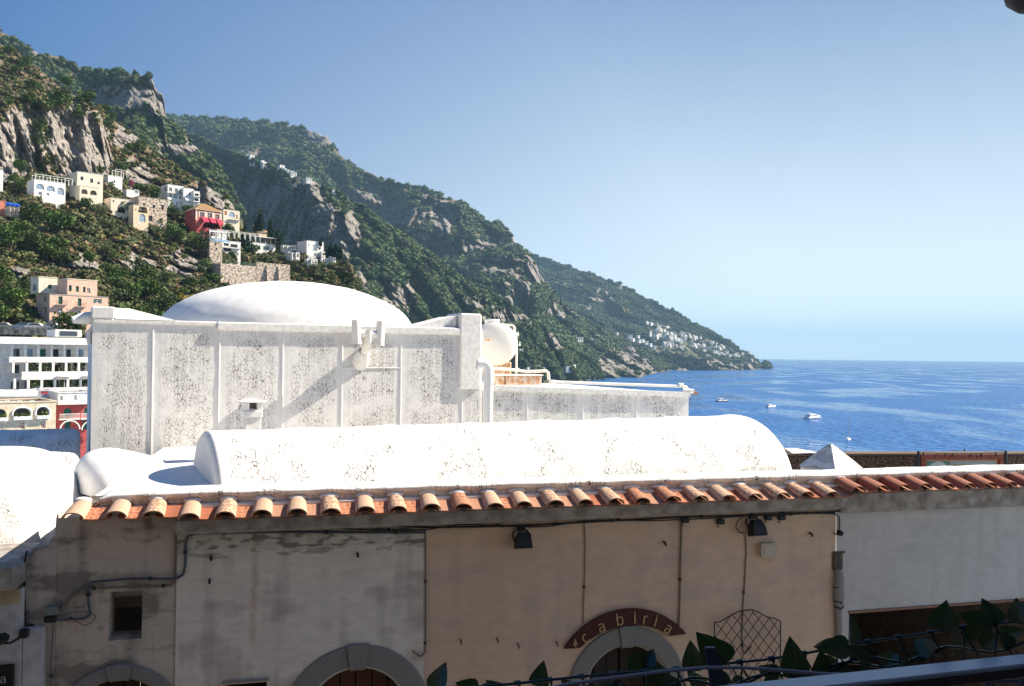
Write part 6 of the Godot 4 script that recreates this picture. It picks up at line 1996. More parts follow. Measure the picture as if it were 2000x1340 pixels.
# a lump of far woodland: a crumpled ball wrapped in leaf-sized faces
func lump(c: Color, n: int) -> ArrayMesh:
	var mb := MB.new()
	mb.colored = true
	var nz := noise(1.1, 2, rng.randi() % 1000)
	var rows := []; 
	for a in 7:
		var g := a / 6.0 * PI
		var row := []
		for b in 10:
			var f := TAU * (b % 9) / 9.0
			var d := Vector3(cos(f) * sin(g), -cos(g) * 0.8, sin(f) * sin(g))
			row.append(d * (0.78 + nz.get_noise_3dv(d * 1.3) * 0.5))
		rows.append(row)
	mb.col = c * 0.8
	mb.grid(rows, [], true)
	for k in n:
		var d := Vector3(rng.randfn(), rng.randfn() * 0.8, rng.randfn()).normalized()
		mb.col = c * rng.randf_range(0.6, 1.5)
		leaf_quad(mb, d * Vector3(1, 0.82, 1) * (0.85 + nz.get_noise_3dv(d * 1.3) * 0.5), 0.45 * rng.randf_range(0.6, 1.3))
	return mb.mesh()
func wood(called: String, label: String, L: Dictionary, n: int, size: Vector2, tones: Array, y_most := 9999.0) -> void:
	var where := []; var tint := []
	var gaps := noise(0.02, 3, 91)
	var tries := 0
	while where.size() < n and tries < n * 4:
		tries += 1
		var x := rng.randf_range(L.x0, L.x1); var t := sqrt(rng.randf()) if L.called == "x" else rng.randf()
		var y := land_y(L, x, t)
		if y > y_most: continue
		if L.called == "far_headland" and x > 1268 and x < 1465 and y > lerpf(628, 690, (x - 1262) / 208.0) and y < 700 and rng.randf() < 0.9: continue
		var rk := rock_at(L, x, y)
		if rng.randf() < rk * 0.97: continue
		var p := land_point(L, x, t)
		if p.y < SEA + 6.0: continue
		var k: float = L.n.get_noise_3d(p.x / L.amp * 2.5, p.y / L.amp * 2.5 + 9, p.z / L.amp * 2.5)
		if rng.randf() < smoothstep(0.12, 0.4, k) * 0.75: continue
		var s := rng.randf_range(size.x, size.y) * (1.0 - 0.4 * rk)
		where.append(Transform3D(Basis(Vector3.UP, rng.randf_range(0, TAU)) * Basis.from_scale(Vector3(s, s * rng.randf_range(0.75, 1.15), s)), p + Vector3.UP * s * 0.35))
		var q: Color = tones[rng.randi() % tones.size()]
		tint.append(q * rng.randf_range(0.75, 1.25) * (1.0 + 0.5 * gaps.get_noise_2d(x, y)))
	var mm := MultiMesh.new()
	mm.transform_format = MultiMesh.TRANSFORM_3D
	mm.use_colors = true
	mm.mesh = lump(Color(1, 1, 1), 46)
	mm.instance_count = where.size()
	for k in where.size():
		mm.set_instance_transform(k, where[k])
		tint[k].a = 1.0
		mm.set_instance_color(k, tint[k])
	var o := MultiMeshInstance3D.new()
	o.name = numbered(called)
	o.multimesh = mm
	o.material_override = M.leaf
	add_child(o)
	tag(o, label, "woodland", "", "stuff")

func trees() -> void:
	var green := [Color(0.058, 0.092, 0.034), Color(0.072, 0.108, 0.038), Color(0.050, 0.080, 0.034), Color(0.090, 0.108, 0.044)]
	wood("cliff_woodland", "dark woodland covering the ridge above the near hillside", ridges[1], 5200, Vector2(2.6, 6.0), green, 420)
	wood("spur_woodland", "dense green woodland on the middle spur", ridges[2], 15000, Vector2(3.5, 8.0), green, 745)
	wood("mountain_woodland", "green woodland clothing the high mountain", ridges[3], 22000, Vector2(5.0, 11.0), green, 745)
	wood("headland_scrub", "scrub and trees on the far headland", ridges[4], 9000, Vector2(6.0, 13.0), green)
	wood("hillside_scrub", "low scrub between the trees of the near hillside", ridges[0], 10500, Vector2(0.5, 1.9), [Color(0.105, 0.122, 0.045), Color(0.080, 0.105, 0.036), Color(0.12, 0.115, 0.052), Color(0.15, 0.115, 0.06), Color(0.085, 0.11, 0.05)], 690)
	# kinds of tree on the near hillside
	var kinds := [
		tree_kind("broadleaf_tree", "round dark green broadleaf tree on the near hillside", 7.0, 3.2, Color(0.066, 0.105, 0.028), "round", 760),
		tree_kind("olive_tree", "loose grey green olive tree on the near hillside", 5.0, 2.6, Color(0.110, 0.130, 0.066), "olive", 620),
		tree_kind("oak_tree", "broad dark oak on the near hillside", 6.0, 3.8, Color(0.054, 0.084, 0.026), "round", 820),
		tree_kind("shrub", "low olive brown shrub on the near hillside", 2.6, 2.0, Color(0.115, 0.122, 0.046), "bush", 330),
		tree_kind("leafy_shrub", "bright green leafy shrub on the near hillside", 3.0, 2.0, Color(0.13, 0.17, 0.030), "bush", 360),
	]
	var used := [0, 0, 0, 0, 0]
	var gap := noise(0.016, 3, 55)
	var placed := []
	var place := func(k: int, px: float, py: float, s: float, off: float) -> void:
		var d := land_depth(A, px, py) - off
		var x := Transform3D(Basis(Vector3.UP, rng.randf_range(0, TAU)) * Basis.from_scale(Vector3(s, s * rng.randf_range(0.85, 1.15), s)), pt(px, py, d))
		var node: Node3D = kinds[k]
		if used[k] == 0: node.transform = x
		else: node = copy_of(kinds[k], x)
		used[k] += 1
		placed.append([px, py, k, node])
	# the ones that stand out in the picture: kind, place of the foot, size
	for e in [[2, 90, 450, 1.7], [2, 60, 440, 1.4], [0, 115, 470, 1.5], [2, 130, 455, 1.3], [0, 40, 470, 1.2], [1, 165, 465, 1.3], [0, 20, 500, 1.3], [2, 75, 490, 1.2], [0, 110, 500, 1.1], [2, 285, 555, 1.35], [2, 300, 600, 1.5], [0, 260, 600, 1.3], [2, 320, 620, 1.3], [0, 235, 560, 0.9], [2, 10, 600, 0.9], [0, 25, 615, 0.9], [2, 40, 590, 0.9], [0, 5, 640, 0.9], [0, 170, 418, 0.9], [1, 195, 425, 0.9], [2, 182, 414, 0.8], [0, 250, 425, 1.1], [0, 315, 430, 1.5], [2, 340, 425, 1.1], [0, 365, 430, 1.2], [0, 370, 405, 1.0], [2, 330, 470, 1.5], [1, 300, 465, 1.3], [0, 345, 480, 1.3], [4, 375, 470, 1.6], [2, 395, 500, 1.5], [2, 400, 530, 1.3], [0, 420, 560, 1.4], [0, 455, 512, 1.3], [1, 440, 512, 1.2], [0, 470, 512, 1.1], [4, 480, 508, 1.3], [1, 520, 512, 1.3], [4, 508, 505, 1.3], [1, 550, 512, 1.4], [4, 545, 500, 1.2], [1, 575, 520, 1.3], [1, 595, 528, 1.3], [1, 612, 530, 1.3], [1, 630, 528, 1.2], [1, 648, 527, 1.3], [0, 582, 490, 0.9], [2, 515, 545, 1.2], [0, 565, 545, 1.2], [2, 645, 550, 1.2], [1, 670, 530, 1.0], [2, 690, 555, 1.0], [0, 455, 468, 1.2], [0, 447, 455, 1.0], [2, 65, 180, 1.3], [2, 120, 205, 1.4], [0, 150, 240, 1.2], [2, 70, 290, 1.3], [2, 75, 265, 1.2], [2, 85, 220, 1.3], [0, 105, 220, 1.2], [2, 55, 205, 1.1], [2, 150, 235, 1.1], [2, 205, 255, 1.2], [2, 215, 240, 1.1], [2, 270, 300, 1.2], [0, 130, 175, 1.1], [0, 30, 150, 1.2], [0, 15, 110, 1.3], [2, 50, 130, 1.2], [0, 170, 205, 1.2], [0, 205, 225, 1.1], [0, 240, 340, 0.9], [0, 195, 345, 0.8], [0, 40, 345, 1.0], [4, 48, 370, 0.9], [0, 30, 365, 0.9], [0, 300, 395, 1.1], [0, 270, 378, 0.9], [2, 225, 520, 0.8], [0, 175, 520, 0.7], [2, 120, 515, 0.8], [0, 210, 545, 0.8], [0, 440, 395, 1.2], [4, 455, 412, 1.0]]:
		place.call(e[0], e[1], e[2], e[3] * (0.9 if e[1] < 400 else 0.58), 1.0)
	var n := 0
	var tries := 0
	while n < 215 and tries < 4000:
		tries += 1
		var px := rng.randf_range(0, 700)
		var top := curve(A.crest, px, 1)
		var py := top + 5.0 + pow(rng.randf(), 0.8) * (650.0 - top)
		if px > 470 and py < top + 25: continue
		if rock_at(A, px, py) > 0.4 or gap.get_noise_2d(px, py * 1.3) < -0.12: continue
		var free := true
		for z in [[50, 335, 205, 396], [205, 325, 300, 437], [300, 355, 395, 402], [370, 398, 470, 456], [398, 446, 545, 508], [545, 464, 665, 516], [428, 512, 568, 555], [48, 530, 215, 645], [0, 380, 40, 412]]:
			if px > z[0] - 4 and px < z[2] + 4 and py > z[1] and py < z[3] + 6: free = false
		if not free: continue
		var k: int = [0, 1, 1, 2, 3, 3, 3, 4][rng.randi() % 8]
		place.call(k, px, py, rng.randf_range(0.5, 1.05) * (1.0 if px < 400 else 0.6), 0.5)
		n += 1
	for k in 5: if used[k] == 0: kinds[k].free()
	# say which one: its rank from the left among its kind in its stretch of the slope
	placed.sort_custom(func(a, b): return a[0] < b[0])
	var names := ["broadleaf tree", "olive tree", "dark oak", "brownish shrub", "bright green shrub"]
	var tally := {}
	var ranks := ["leftmost", "second", "third", "fourth", "fifth", "sixth", "seventh", "eighth", "ninth", "tenth", "eleventh", "twelfth", "thirteenth", "fourteenth", "fifteenth", "sixteenth", "seventeenth", "eighteenth", "nineteenth", "twentieth"]
	for e in placed:
		var zone := "around the retaining walls behind the dome"
		if e[1] < 200: zone = "on the crest above the grey cliff"
		elif e[0] < 210 and e[1] < 335: zone = "on and above the grey cliff"
		elif e[0] < 210 and e[1] < 400: zone = "around the house with arched windows"
		elif e[0] < 210 and e[1] < 460: zone = "on the dark slope under the cream house"
		elif e[0] < 210 and e[1] < 530: zone = "on the slope above the pink apartment house"
		elif e[0] < 230: zone = "beside the pink apartment house"
		elif e[0] < 400 and e[1] < 360: zone = "high on the slope above the white villa"
		elif e[0] < 400 and e[1] < 440: zone = "around the bare stone house"
		elif e[0] < 400 and e[1] < 520: zone = "on the terraces below the bare stone house"
		elif e[0] < 400: zone = "just left of the white dome"
		elif e[0] < 545 and e[1] < 515: zone = "around the red villa and long white villa"
		elif e[1] < 535: zone = "below the white arcade cells"
		var key := "%d %s" % [e[2], zone]
		tally[key] = tally.get(key, -1) + 1
		var r: int = tally[key]
		var word: String = ranks[r] if r < 20 else "%dth" % (r + 1)
		e[3].set_meta("label", "%s %s%s %s" % [word, names[e[2]], "" if r == 0 else " from the left", zone])
		e[3].set_meta("group", ["broadleaf trees", "olive trees", "dark oaks", "brownish shrubs", "bright green shrubs"][e[2]] + " on the near hillside")
	# trees one can point at
	for e in [[478, 428, 484, 1.7, "cypress standing right of the pale house by the red villa"], [500, 426, 452, 1.6, "shorter cypress of the pair behind the long white villa"], [508, 404, 452, 1.9, "tallest cypress behind the long white villa"], [527, 424, 464, 1.8, "lone dark cypress right of the ochre roof"], [587, 462, 480, 1.2, "thin cypress above the arcade cells"], [626, 463, 480, 1.0, "short cypress behind the plain white block"], [665, 474, 506, 1.2, "slim cypress at the right end of the spur"]]:
		var d := land_depth(A, e[0], e[2]) - (2.0 if e[0] > 550 else 4.0)
		var h: float = (e[2] - e[1]) * d / FOCAL
		var o := tree_kind("cypress_tree", e[4], h, e[3] * 0.75, Color(0.022, 0.045, 0.022), "cypress", 700)
		o.remove_meta("group")
		o.position = pt(e[0], e[2], d)
	for e in [[543, 448, 476, 4.0, "dark spreading conifer beside the long white villa"], [645, 474, 505, 2.6, "left of two dark conical firs at the spur's end"], [655, 474, 506, 2.6, "right of two dark conical firs at the spur's end"], [482, 455, 496, 4.0, "bulky dark conifer between the terraces and long villa"]]:
		var d := land_depth(A, e[0], e[2]) - 5.0
		var h: float = (e[2] - e[1]) * d / FOCAL
		var o := tree_kind("fir_tree", e[4], h, e[3], Color(0.020, 0.045, 0.026), "cone", 900)
		o.remove_meta("group")
		o.position = pt(e[0], e[2], d)
	for e in [[262, 366, 1.3, Color(0.36, 0.05, 0.16), "purple flowering bougainvillea above the low white cottage", "bougainvillea"], [368, 590, 1.4, Color(0.30, 0.24, 0.02), "yellow flowering broom behind the white dome's left side", "broom_bush"], [235, 470, 0.7, Color(0.30, 0.24, 0.03), "small yellow bush in the middle of the slope", "broom_bush"]]:
		var d := land_depth(A, e[0], e[1]) - 3.0
		var o := tree_kind(e[5], e[4], 2.8 * e[2], 2.0 * e[2], e[3], "bush", 420)
		o.remove_meta("group")
		o.position = pt(e[0], e[1], d)
	for e in [[130, 652, 1.5, "green bush at the end of the road wall"], [148, 655, 1.2, "second bush between the road wall and white spout"]]:
		var o := tree_kind("roadside_bush", e[3], 3.6 * e[2], 2.2 * e[2], Color(0.055, 0.085, 0.025), "bush", 520)
		o.remove_meta("group")
		o.position = pt(e[0], e[1], 163.0)

# ---------------------------------------------------------------- boats
func hull(L: float, beam: float, h: float, m_top := 0.0) -> MB:
	var mb := MB.new()
	var rows := []
	for k in 15:
		var t := k / 14.0
		var w := beam / 2 * (1.0 if t < 0.55 else sqrt(maxf(0.0, 1.0 - pow((t - 0.55) / 0.45, 2.2))))
		w = maxf(w, 0.02)
		var sheer := h * (0.82 + 0.35 * t * t)
		var x := lerpf(-L / 2, L / 2, t)
		var rake := 0.10 * L * t * t * 0.35
		rows.append([Vector3(x - rake, -0.4, 0), Vector3(x - rake * 0.8, -0.1, w * 0.72), Vector3(x - rake * 0.3, sheer * 0.5, w * 0.93), Vector3(x, sheer, w), Vector3(x, sheer + 0.02, 0), Vector3(x, sheer, -w), Vector3(x - rake * 0.3, sheer * 0.5, -w * 0.93), Vector3(x - rake * 0.8, -0.1, -w * 0.72), Vector3(x - rake, -0.4, 0)])
	mb.grid(rows, [], true)
	var mid := Vector3(-L / 2, h * 0.4, 0)
	for s in 8: mb.tri(mid, rows[0][s + 1], rows[0][s])
	return mb
func deckhouse(L0: float, L1: float, w: float, y0: float, y1: float, rake: float) -> MB:
	var mb := MB.new()
	mb.slab(PackedVector2Array([Vector2(L0, y0), Vector2(L1, y0), Vector2(L1 - rake, y1), Vector2(L0 + rake * 0.3, y1)]), -w / 2, w / 2)
	return mb
func boats() -> void:
	var gel := mat(lin(0.82, 0.82, 0.81), 0.3)
	var navy := mat(lin(0.04, 0.05, 0.075), 0.3)
	var teak := mat(lin(0.32, 0.2, 0.11), 0.7)
	var spar := mat(lin(0.55, 0.55, 0.54), 0.4)
	var foam := mat(lin(0.75, 0.78, 0.8), 0.9)
	# two motor yachts
	for e in [[1588, 818, 23.0, 40.0, "largest white motor yacht with a tender at its stern"], [1506, 796, 17.0, 40.0, "smaller white motor yacht to the left of the largest"]]:
		var p := sea_pt(e[0], e[1])
		var L: float = e[2]
		var o := thing("motor_yacht", e[4], "yacht", Transform3D(Basis(Vector3.UP, deg_to_rad(e[3])), p))
		part(o, "hull", hull(L, L * 0.26, L * 0.10), gel)
		part(o, "saloon", deckhouse(-L * 0.36, L * 0.26, L * 0.19, L * 0.085, L * 0.165, L * 0.10), gel)
		for s in [-1, 1]:
			var mb := MB.new()
			var z: float = s * (L * 0.095 + 0.02)
			mb.slab(PackedVector2Array([Vector2(-L * 0.28, L * 0.115), Vector2(L * 0.17, L * 0.115), Vector2(L * 0.11, L * 0.145), Vector2(-L * 0.28, L * 0.145)]), minf(z, z - 0.03 * s), maxf(z, z - 0.03 * s))
			part(o, "window_band", mb, M.pane)
		part(o, "flybridge", deckhouse(-L * 0.32, L * 0.06, L * 0.17, L * 0.166, L * 0.195, L * 0.05), gel)
		var mb := MB.new()
		mb.tube([Vector3(-L * 0.22, L * 0.19, L * 0.07), Vector3(-L * 0.25, L * 0.25, L * 0.05), Vector3(-L * 0.25, L * 0.25, -L * 0.05), Vector3(-L * 0.22, L * 0.19, -L * 0.07)], L * 0.008, 6)
		part(o, "radar_arch", mb, gel)
		mb = MB.new(); mb.tube([Vector3(-L * 0.25, L * 0.25, 0), Vector3(-L * 0.26, L * 0.30, 0)], 0.07, 5); part(o, "antenna", mb, gel)
		mb = MB.new(); mb.cbox(Vector3(-L * 0.47, L * 0.0, -L * 0.11), Vector3(-L * 0.36, L * 0.088, L * 0.11), 0.1); part(o, "cockpit", mb, navy)
	var tp := sea_pt(1566, 817.5)
	var td := thing("tender", "tiny pale tender trailing behind the largest yacht", "boat", Transform3D(Basis(Vector3.UP, -0.2), tp))
	part(td, "hull", hull(3.4, 1.5, 0.55), gel)
	var tm := MB.new(); tm.cbox(Vector3(-1.9, 0.1, -0.2), Vector3(-1.5, 0.9, 0.2), 0.05); part(td, "outboard", tm, navy)
	# sailing boats
	for e in [[1411, 784, 19.0, 30.0, 22.0, navy, "dark hulled sailing yacht farthest left on the water"], [1657, 860, 9.5, 55.0, 17.5, gel, "small white sailboat above the pyramid cap"]]:
		var p := sea_pt(e[0], e[1])
		var L: float = e[2]
		var o := thing("sailing_yacht", e[6], "sailboat", Transform3D(Basis(Vector3.UP, deg_to_rad(e[3])), p))
		part(o, "hull", hull(L, L * 0.27, L * 0.085), e[5])
		part(o, "cabin", deckhouse(-L * 0.26, L * 0.18, L * 0.16, L * 0.072, L * 0.125, L * 0.08), gel)
		part(o, "coach_roof", deckhouse(-L * 0.34, -L * 0.05, L * 0.18, L * 0.135, L * 0.17, L * 0.03), gel)
		var mb := MB.new(); mb.tube([Vector3(L * 0.08, L * 0.07, 0), Vector3(L * 0.07, e[4], 0)], [0.22, 0.14], 6); part(o, "mast", mb, spar)
		mb = MB.new(); mb.tube([Vector3(L * 0.08, L * 0.19, 0), Vector3(-L * 0.36, L * 0.20, 0)], 0.13, 6); part(o, "boom", mb, gel)
		for s in [[-0.48, 0.06], [0.48, 0.1]]:
			mb = MB.new(); mb.tube([Vector3(L * 0.07, e[4] * 0.98, 0), Vector3(L * s[0], L * s[1], 0)], 0.025, 4); part(o, "stay", mb, spar)
		mb = MB.new(); mb.box(Vector3(-L * 0.24, L * 0.09, -L * 0.082), Vector3(L * 0.10, L * 0.112, L * 0.082)); part(o, "port_lights", mb, M.pane)
	# small craft far out
	for e in [[1447, 721, 7.0, "tiny white boat just off the headland's point"], [1650, 747.5, 7.0, "speedboat drawing a white wake far out"], [1300, 727, 5.0, "tiny pale boat close under the headland cliffs"], [1697, 888, 4.2, "tiny white boat just above the brown wall"]]:
		var p := sea_pt(e[0], e[1])
		var L: float = e[2]
		var o := thing("small_boat", e[3], "boat", Transform3D(Basis(Vector3.UP, 0.3), p))
		part(o, "hull", hull(L, L * 0.35, L * 0.13), gel)
		part(o, "cabin", deckhouse(-L * 0.1, L * 0.2, L * 0.24, L * 0.12, L * 0.26, L * 0.07), gel)
	var wp := sea_pt(1653, 747.5)
	var wk := MB.new()
	wk.slab(PackedVector2Array([Vector2(0, -0.3), Vector2(30, -3), Vector2(60, -3.5), Vector2(60, 3.5), Vector2(30, 3), Vector2(0, 0.3)]), -0.2, 0.12, Transform3D(Basis(Vector3.RIGHT, -PI / 2), Vector3.ZERO))
	var wo := part(self, "boat_wake", wk, foam, Transform3D(Basis(Vector3.UP, 0.0), wp))
	tag(wo, "short white wake behind the distant speedboat", "wake")
	# --- brown wall and the tiled sign before the sea
	var WX := frame(pt(1640, 890, 24.0), 6.0)
	var o := thing("brown_wall", "weathered dark brown wall between the roof and the sea", "wall", WX)
	var mb := MB.new()
	mb.cbox(Vector3(-2.5, -6.0, -0.45), Vector3(9.0, 0.0, 0.0), 0.03)
	part(o, "masonry", mb, mat(lin(0.17, 0.10, 0.065), 0.95, noise_tex(512, 0.03, 6, Color(0.25, 0.25, 0.25), Color(1, 1, 1), 2.4, 66), 0.7, M.rocky, 3.0))
	mb = MB.new(); mb.cbox(Vector3(-2.5, 0.003, -0.5), Vector3(9.0, 0.06, 0.04), 0.01)
	part(o, "capping", mb, mat(lin(0.15, 0.10, 0.07), 0.9, M.grain, 1.5))
	var SX := frame(pt(1796, 915, 22.5), 6.0)
	o = thing("tiled_signboard", "red framed tile signboard with portrait behind the parapet", "sign", SX)
	var x1 := on(SX, 1958, 890).x; var y1 := on(SX, 1796, 888).y
	var clay := mat(lin(0.30, 0.075, 0.04), 0.7, M.grain, 1.5)
	for k in 6:
		mb = MB.new(); mb.cbox(Vector3(x1 * k / 6.0 + 0.004, y1 - 0.13, 0), Vector3(x1 * (k + 1) / 6.0 - 0.004, y1, 0.08), 0.008); part(o, "frame_tile", mb, clay)
	for s in [0, 1]:
		mb = MB.new(); mb.cbox(Vector3(0.0 if s == 0 else x1 - 0.14, -1.2, 0), Vector3(0.14 if s == 0 else x1, y1 - 0.135, 0.08), 0.008); part(o, "frame_tile", mb, clay)
	mb = MB.new(); mb.box(Vector3(0.10, -1.2, -0.03), Vector3(x1 - 0.10, y1 - 0.1, 0.02)); part(o, "backing", mb, mat(lin(0.45, 0.22, 0.08), 0.5))
	var xm := on(SX, 1853, 905).x
	mb = MB.new(); mb.box(Vector3(0.19, -1.2, 0.021), Vector3(xm, y1 - 0.17, 0.03)); part(o, "portrait_panel", mb, mat(lin(0.06, 0.16, 0.13), 0.4))
	mb = MB.new(); mb.lathe([Vector2(0.001, 0.008), Vector2(0.28, 0.008), Vector2(0.3, 0.0)], 24, Transform3D(Basis(Vector3.RIGHT, PI / 2), Vector3((0.19 + xm) / 2, y1 - 0.47, 0.031))); var med := part(o, "medallion", mb, mat(lin(0.42, 0.42, 0.40), 0.4))
	mb = MB.new(); mb.lathe([Vector2(0.001, 0.02), Vector2(0.09, 0.016), Vector2(0.13, 0.0)], 16, Transform3D(Basis(Vector3.RIGHT, PI / 2), Vector3((0.19 + xm) / 2 + 0.04, y1 - 0.42, 0.04))); part(med, "head", mb, mat(lin(0.35, 0.2, 0.08), 0.5))
	mb = MB.new(); mb.box(Vector3(xm + 0.03, -1.2, 0.021), Vector3(x1 - 0.2, y1 - 0.17, 0.032)); part(o, "text_panel", mb, mat(lin(0.42, 0.41, 0.37), 0.4, noise_tex(256, 0.12, 4, Color(0.35, 0.38, 0.45), Color(1, 1, 1), 2.2, 67), 1.6))
	for k in 6:
		mb = MB.new(); mb.cbox(Vector3(xm + 0.1 + k * 0.075, y1 - 0.34, 0.034), Vector3(xm + 0.15 + k * 0.075, y1 - 0.25, 0.04), 0.003); part(o, "letter_top", mb, mat(lin(0.30, 0.24, 0.08), 0.5))
	var iron := mat(lin(0.03, 0.03, 0.035), 0.6)
	for s in [0, 1]:
		var bx: float = -0.07 if s == 0 else x1 + 0.05
		mb = MB.new(); mb.tube([Vector3(bx, -1.2, 0.05), Vector3(bx, y1 - 0.12, 0.05), Vector3(bx + 0.01, y1 + 0.10, 0.05)], [0.05, 0.05, 0.03], 8); part(o, "iron_post", mb, iron)
		mb = MB.new()
		var curl := []
		for k in 19:
			var g := k / 18.0 * TAU * 1.15
			curl.append(Vector3(bx + (0.04 if s else -0.04) + (1 if s else -1) * 0.085 * (1.0 - k / 30.0) * sin(g * 0.5 + 0.2), y1 - 0.18 - 0.13 * (1.0 - cos(g)) * 0.9, 0.06))
		mb.tube(curl, 0.016, 6); part(o, "scroll", mb, iron)
	var wire := []
	for k in 25: wire.append(Vector3(lerpf(-0.06, x1 + 0.05, k / 24.0), y1 + 0.075 - 0.035 * sin(PI * k / 24.0) + 0.006 * sin(k * 2.1), 0.06))
	o = thing("light_string", "dark cord with small bulbs strung over the tiled signboard", "cord", SX)
	mb = MB.new(); mb.tube(wire, 0.010, 5); part(o, "cord", mb, iron)
	for k in [1, 7, 9, 14, 17, 21]:
		mb = MB.new(); mb.lathe([Vector2(0.001, -0.10), Vector2(0.02, -0.085), Vector2(0.022, -0.05), Vector2(0.016, 0.0)], 8, Transform3D(Basis(), wire[k] + Vector3(0, 0, 0.04))); part(o, "bulb", mb, iron)
	for e in [[1832, "left of two small orange knobs on the signboard"], [1917, "right of two small orange knobs on the signboard"]]:
		var a := on(SX, e[0], 888)
		o = thing("clay_knob", e[1], "knob", SX * Transform3D(Basis(), Vector3(a.x, y1, 0.04)))
		mb = MB.new(); mb.lathe([Vector2(0.03, 0.003), Vector2(0.035, 0.03), Vector2(0.02, 0.05), Vector2(0.001, 0.055)], 10); part(o, "knob", mb, mat(lin(0.5, 0.28, 0.08), 0.6))
	var cp := pt(1884, 888, 26.0)
	o = thing("blue_cowl", "small dark blue cowl standing behind the signboard", "cowl", frame(cp, 0.0))
	mb = MB.new(); mb.cbox(Vector3(-0.08, -1.5, -0.08), Vector3(0.08, 0.10, 0.08), 0.015); part(o, "box", mb, mat(lin(0.03, 0.06, 0.13), 0.5))
	mb = MB.new(); mb.tube([Vector3(0, 0.10, 0), Vector3(0, 0.17, 0)], 0.025, 6); part(o, "knob", mb, iron)

# ---------------------------------------------------------------- the balcony the picture is taken from
func ivy_leaf() -> ArrayMesh:
	# heart-shaped blade of unit length with a fold along the midrib, tip at +y
	var mb := MB.new()
	var half := [[0.0, 0.0], [0.16, -0.06], [0.30, 0.02], [0.36, 0.18], [0.33, 0.36], [0.25, 0.56], [0.14, 0.78], [0.0, 1.0]]
	for s in [1.0, -1.0]:
		var rows := []
		for q in 4:
			var row := []
			for h in half: row.append(Vector3(s * h[0] * q / 3.0, lerpf(h[1] if h[1] > 0 or q > 0 else 0.0, h[1], 1.0), 0.10 * pow(h[0] * q / 3.0 / 0.36, 1.3) - 0.16 * h[1] * h[1]))
			rows.append(row)
		mb.grid(rows, [], s < 0)
	for q in 7: mb.tube([Vector3(0, q / 7.0, -0.16 * q * q / 49.0 - 0.006), Vector3(0, (q + 1) / 7.0, -0.16 * (q + 1) * (q + 1) / 49.0 - 0.006)], 0.012 * (1.0 - q / 9.0), 5, false)
	return mb.mesh()
func balcony() -> void:
	var wire := mat(lin(0.018, 0.035, 0.045), 0.4)
	var D := 2.35
	# wire fence
	var line := [[560, 1385], [760, 1355], [1000, 1336], [1075, 1328], [1130, 1322], [1200, 1316], [1320, 1307], [1400, 1298], [1500, 1288], [1580, 1275], [1640, 1263], [1700, 1253], [1790, 1240], [1860, 1229], [1930, 1220], [2060, 1206]]
	var o := thing("wire_fence", "dark green wire fence with knotted top strand in front", "fence", Transform3D(Basis(), pt(1400, 1340, D)))
	var base := o.position
	var top := []
	for e in line: top.append(pt(e[0], e[1], D + (e[0] - 1400) * 0.0003) - base)
	var mb := MB.new(); mb.tube(top, 0.0036, 6); part(o, "top_strand", mb, wire)
	for e in range(700, 2060, 62):
		var a := pt(e, curve(line, e, 1), D) - base
		mb = MB.new(); mb.tube([a + Vector3(-0.008, 0.0, 0), a + Vector3(0.010, 0.003, 0)], 0.0065, 6); part(o, "knot", mb, wire)
		mb = MB.new(); mb.tube([a, a + Vector3(0.045, -0.075, 0.004), a + Vector3(0.085, -0.16, 0.0), a + Vector3(0.085, -0.24, 0), a + Vector3(0.13, -0.33, 0), a + Vector3(0.17, -0.42, 0)], 0.0026, 5); part(o, "mesh_wire", mb, wire)
		mb = MB.new(); mb.tube([a + Vector3(0.008, 0, 0.004), a + Vector3(0.004, -0.05, 0.006), a + Vector3(0.0, -0.16, 0.003), a + Vector3(-0.003, -0.24, 0.003), a + Vector3(-0.04, -0.33, 0.003), a + Vector3(-0.08, -0.42, 0)], 0.0026, 5); part(o, "mesh_wire", mb, wire)
	# climbing plant
	var blade := ivy_leaf()
	var greens := []
	for c in [Vector3(0.010, 0.023, 0.007), Vector3(0.014, 0.030, 0.008), Vector3(0.008, 0.018, 0.007), Vector3(0.010, 0.024, 0.011)]:
		var m := mat(lin(c.x, c.y, c.z), 0.32)
		m.metallic_specular = 0.5
		m.backlight_enabled = true
		m.backlight = Color(0.15, 0.2, 0.08)
		greens.append(m)
	o = thing("climbing_plant", "dark heart leaved climber growing through the wire fence", "plant", Transform3D(Basis(), base))
	# foot and tip of each blade in the picture
	var leaves := [[850, 1345, 868, 1293], [1052, 1338, 1060, 1297], [1262, 1300, 1276, 1270], [1230, 1300, 1275, 1277], [1290, 1345, 1262, 1282], [1356, 1308, 1348, 1254], [1415, 1292, 1364, 1242], [1400, 1322, 1430, 1345], [1552, 1320, 1547, 1246], [1632, 1262, 1600, 1262], [1660, 1265, 1670, 1206], [1655, 1262, 1600, 1268], [1600, 1325, 1608, 1275], [1520, 1318, 1482, 1305], [1370, 1345, 1345, 1308], [1455, 1330, 1425, 1350], [1840, 1228, 1846, 1180], [1862, 1226, 1836, 1190], [1935, 1222, 1880, 1200], [1945, 1215, 1922, 1175], [1992, 1215, 1985, 1168], [1960, 1240, 1990, 1232], [1880, 1240, 1915, 1232], [1700, 1320, 1690, 1290], [1730, 1300, 1752, 1268], [1790, 1285, 1800, 1255], [1640, 1335, 1655, 1300], [1560, 1345, 1590, 1315], [1820, 1275, 1790, 1250], [1865, 1270, 1880, 1245], [1920, 1262, 1945, 1240], [1975, 1262, 1955, 1238], [1750, 1320, 1775, 1292], [1690, 1290, 1668, 1268], [1610, 1300, 1640, 1290], [1500, 1345, 1520, 1315], [930, 1345, 905, 1338], [975, 1350, 955, 1335], [1120, 1350, 1100, 1332], [1185, 1345, 1160, 1322], [1320, 1350, 1300, 1322]]
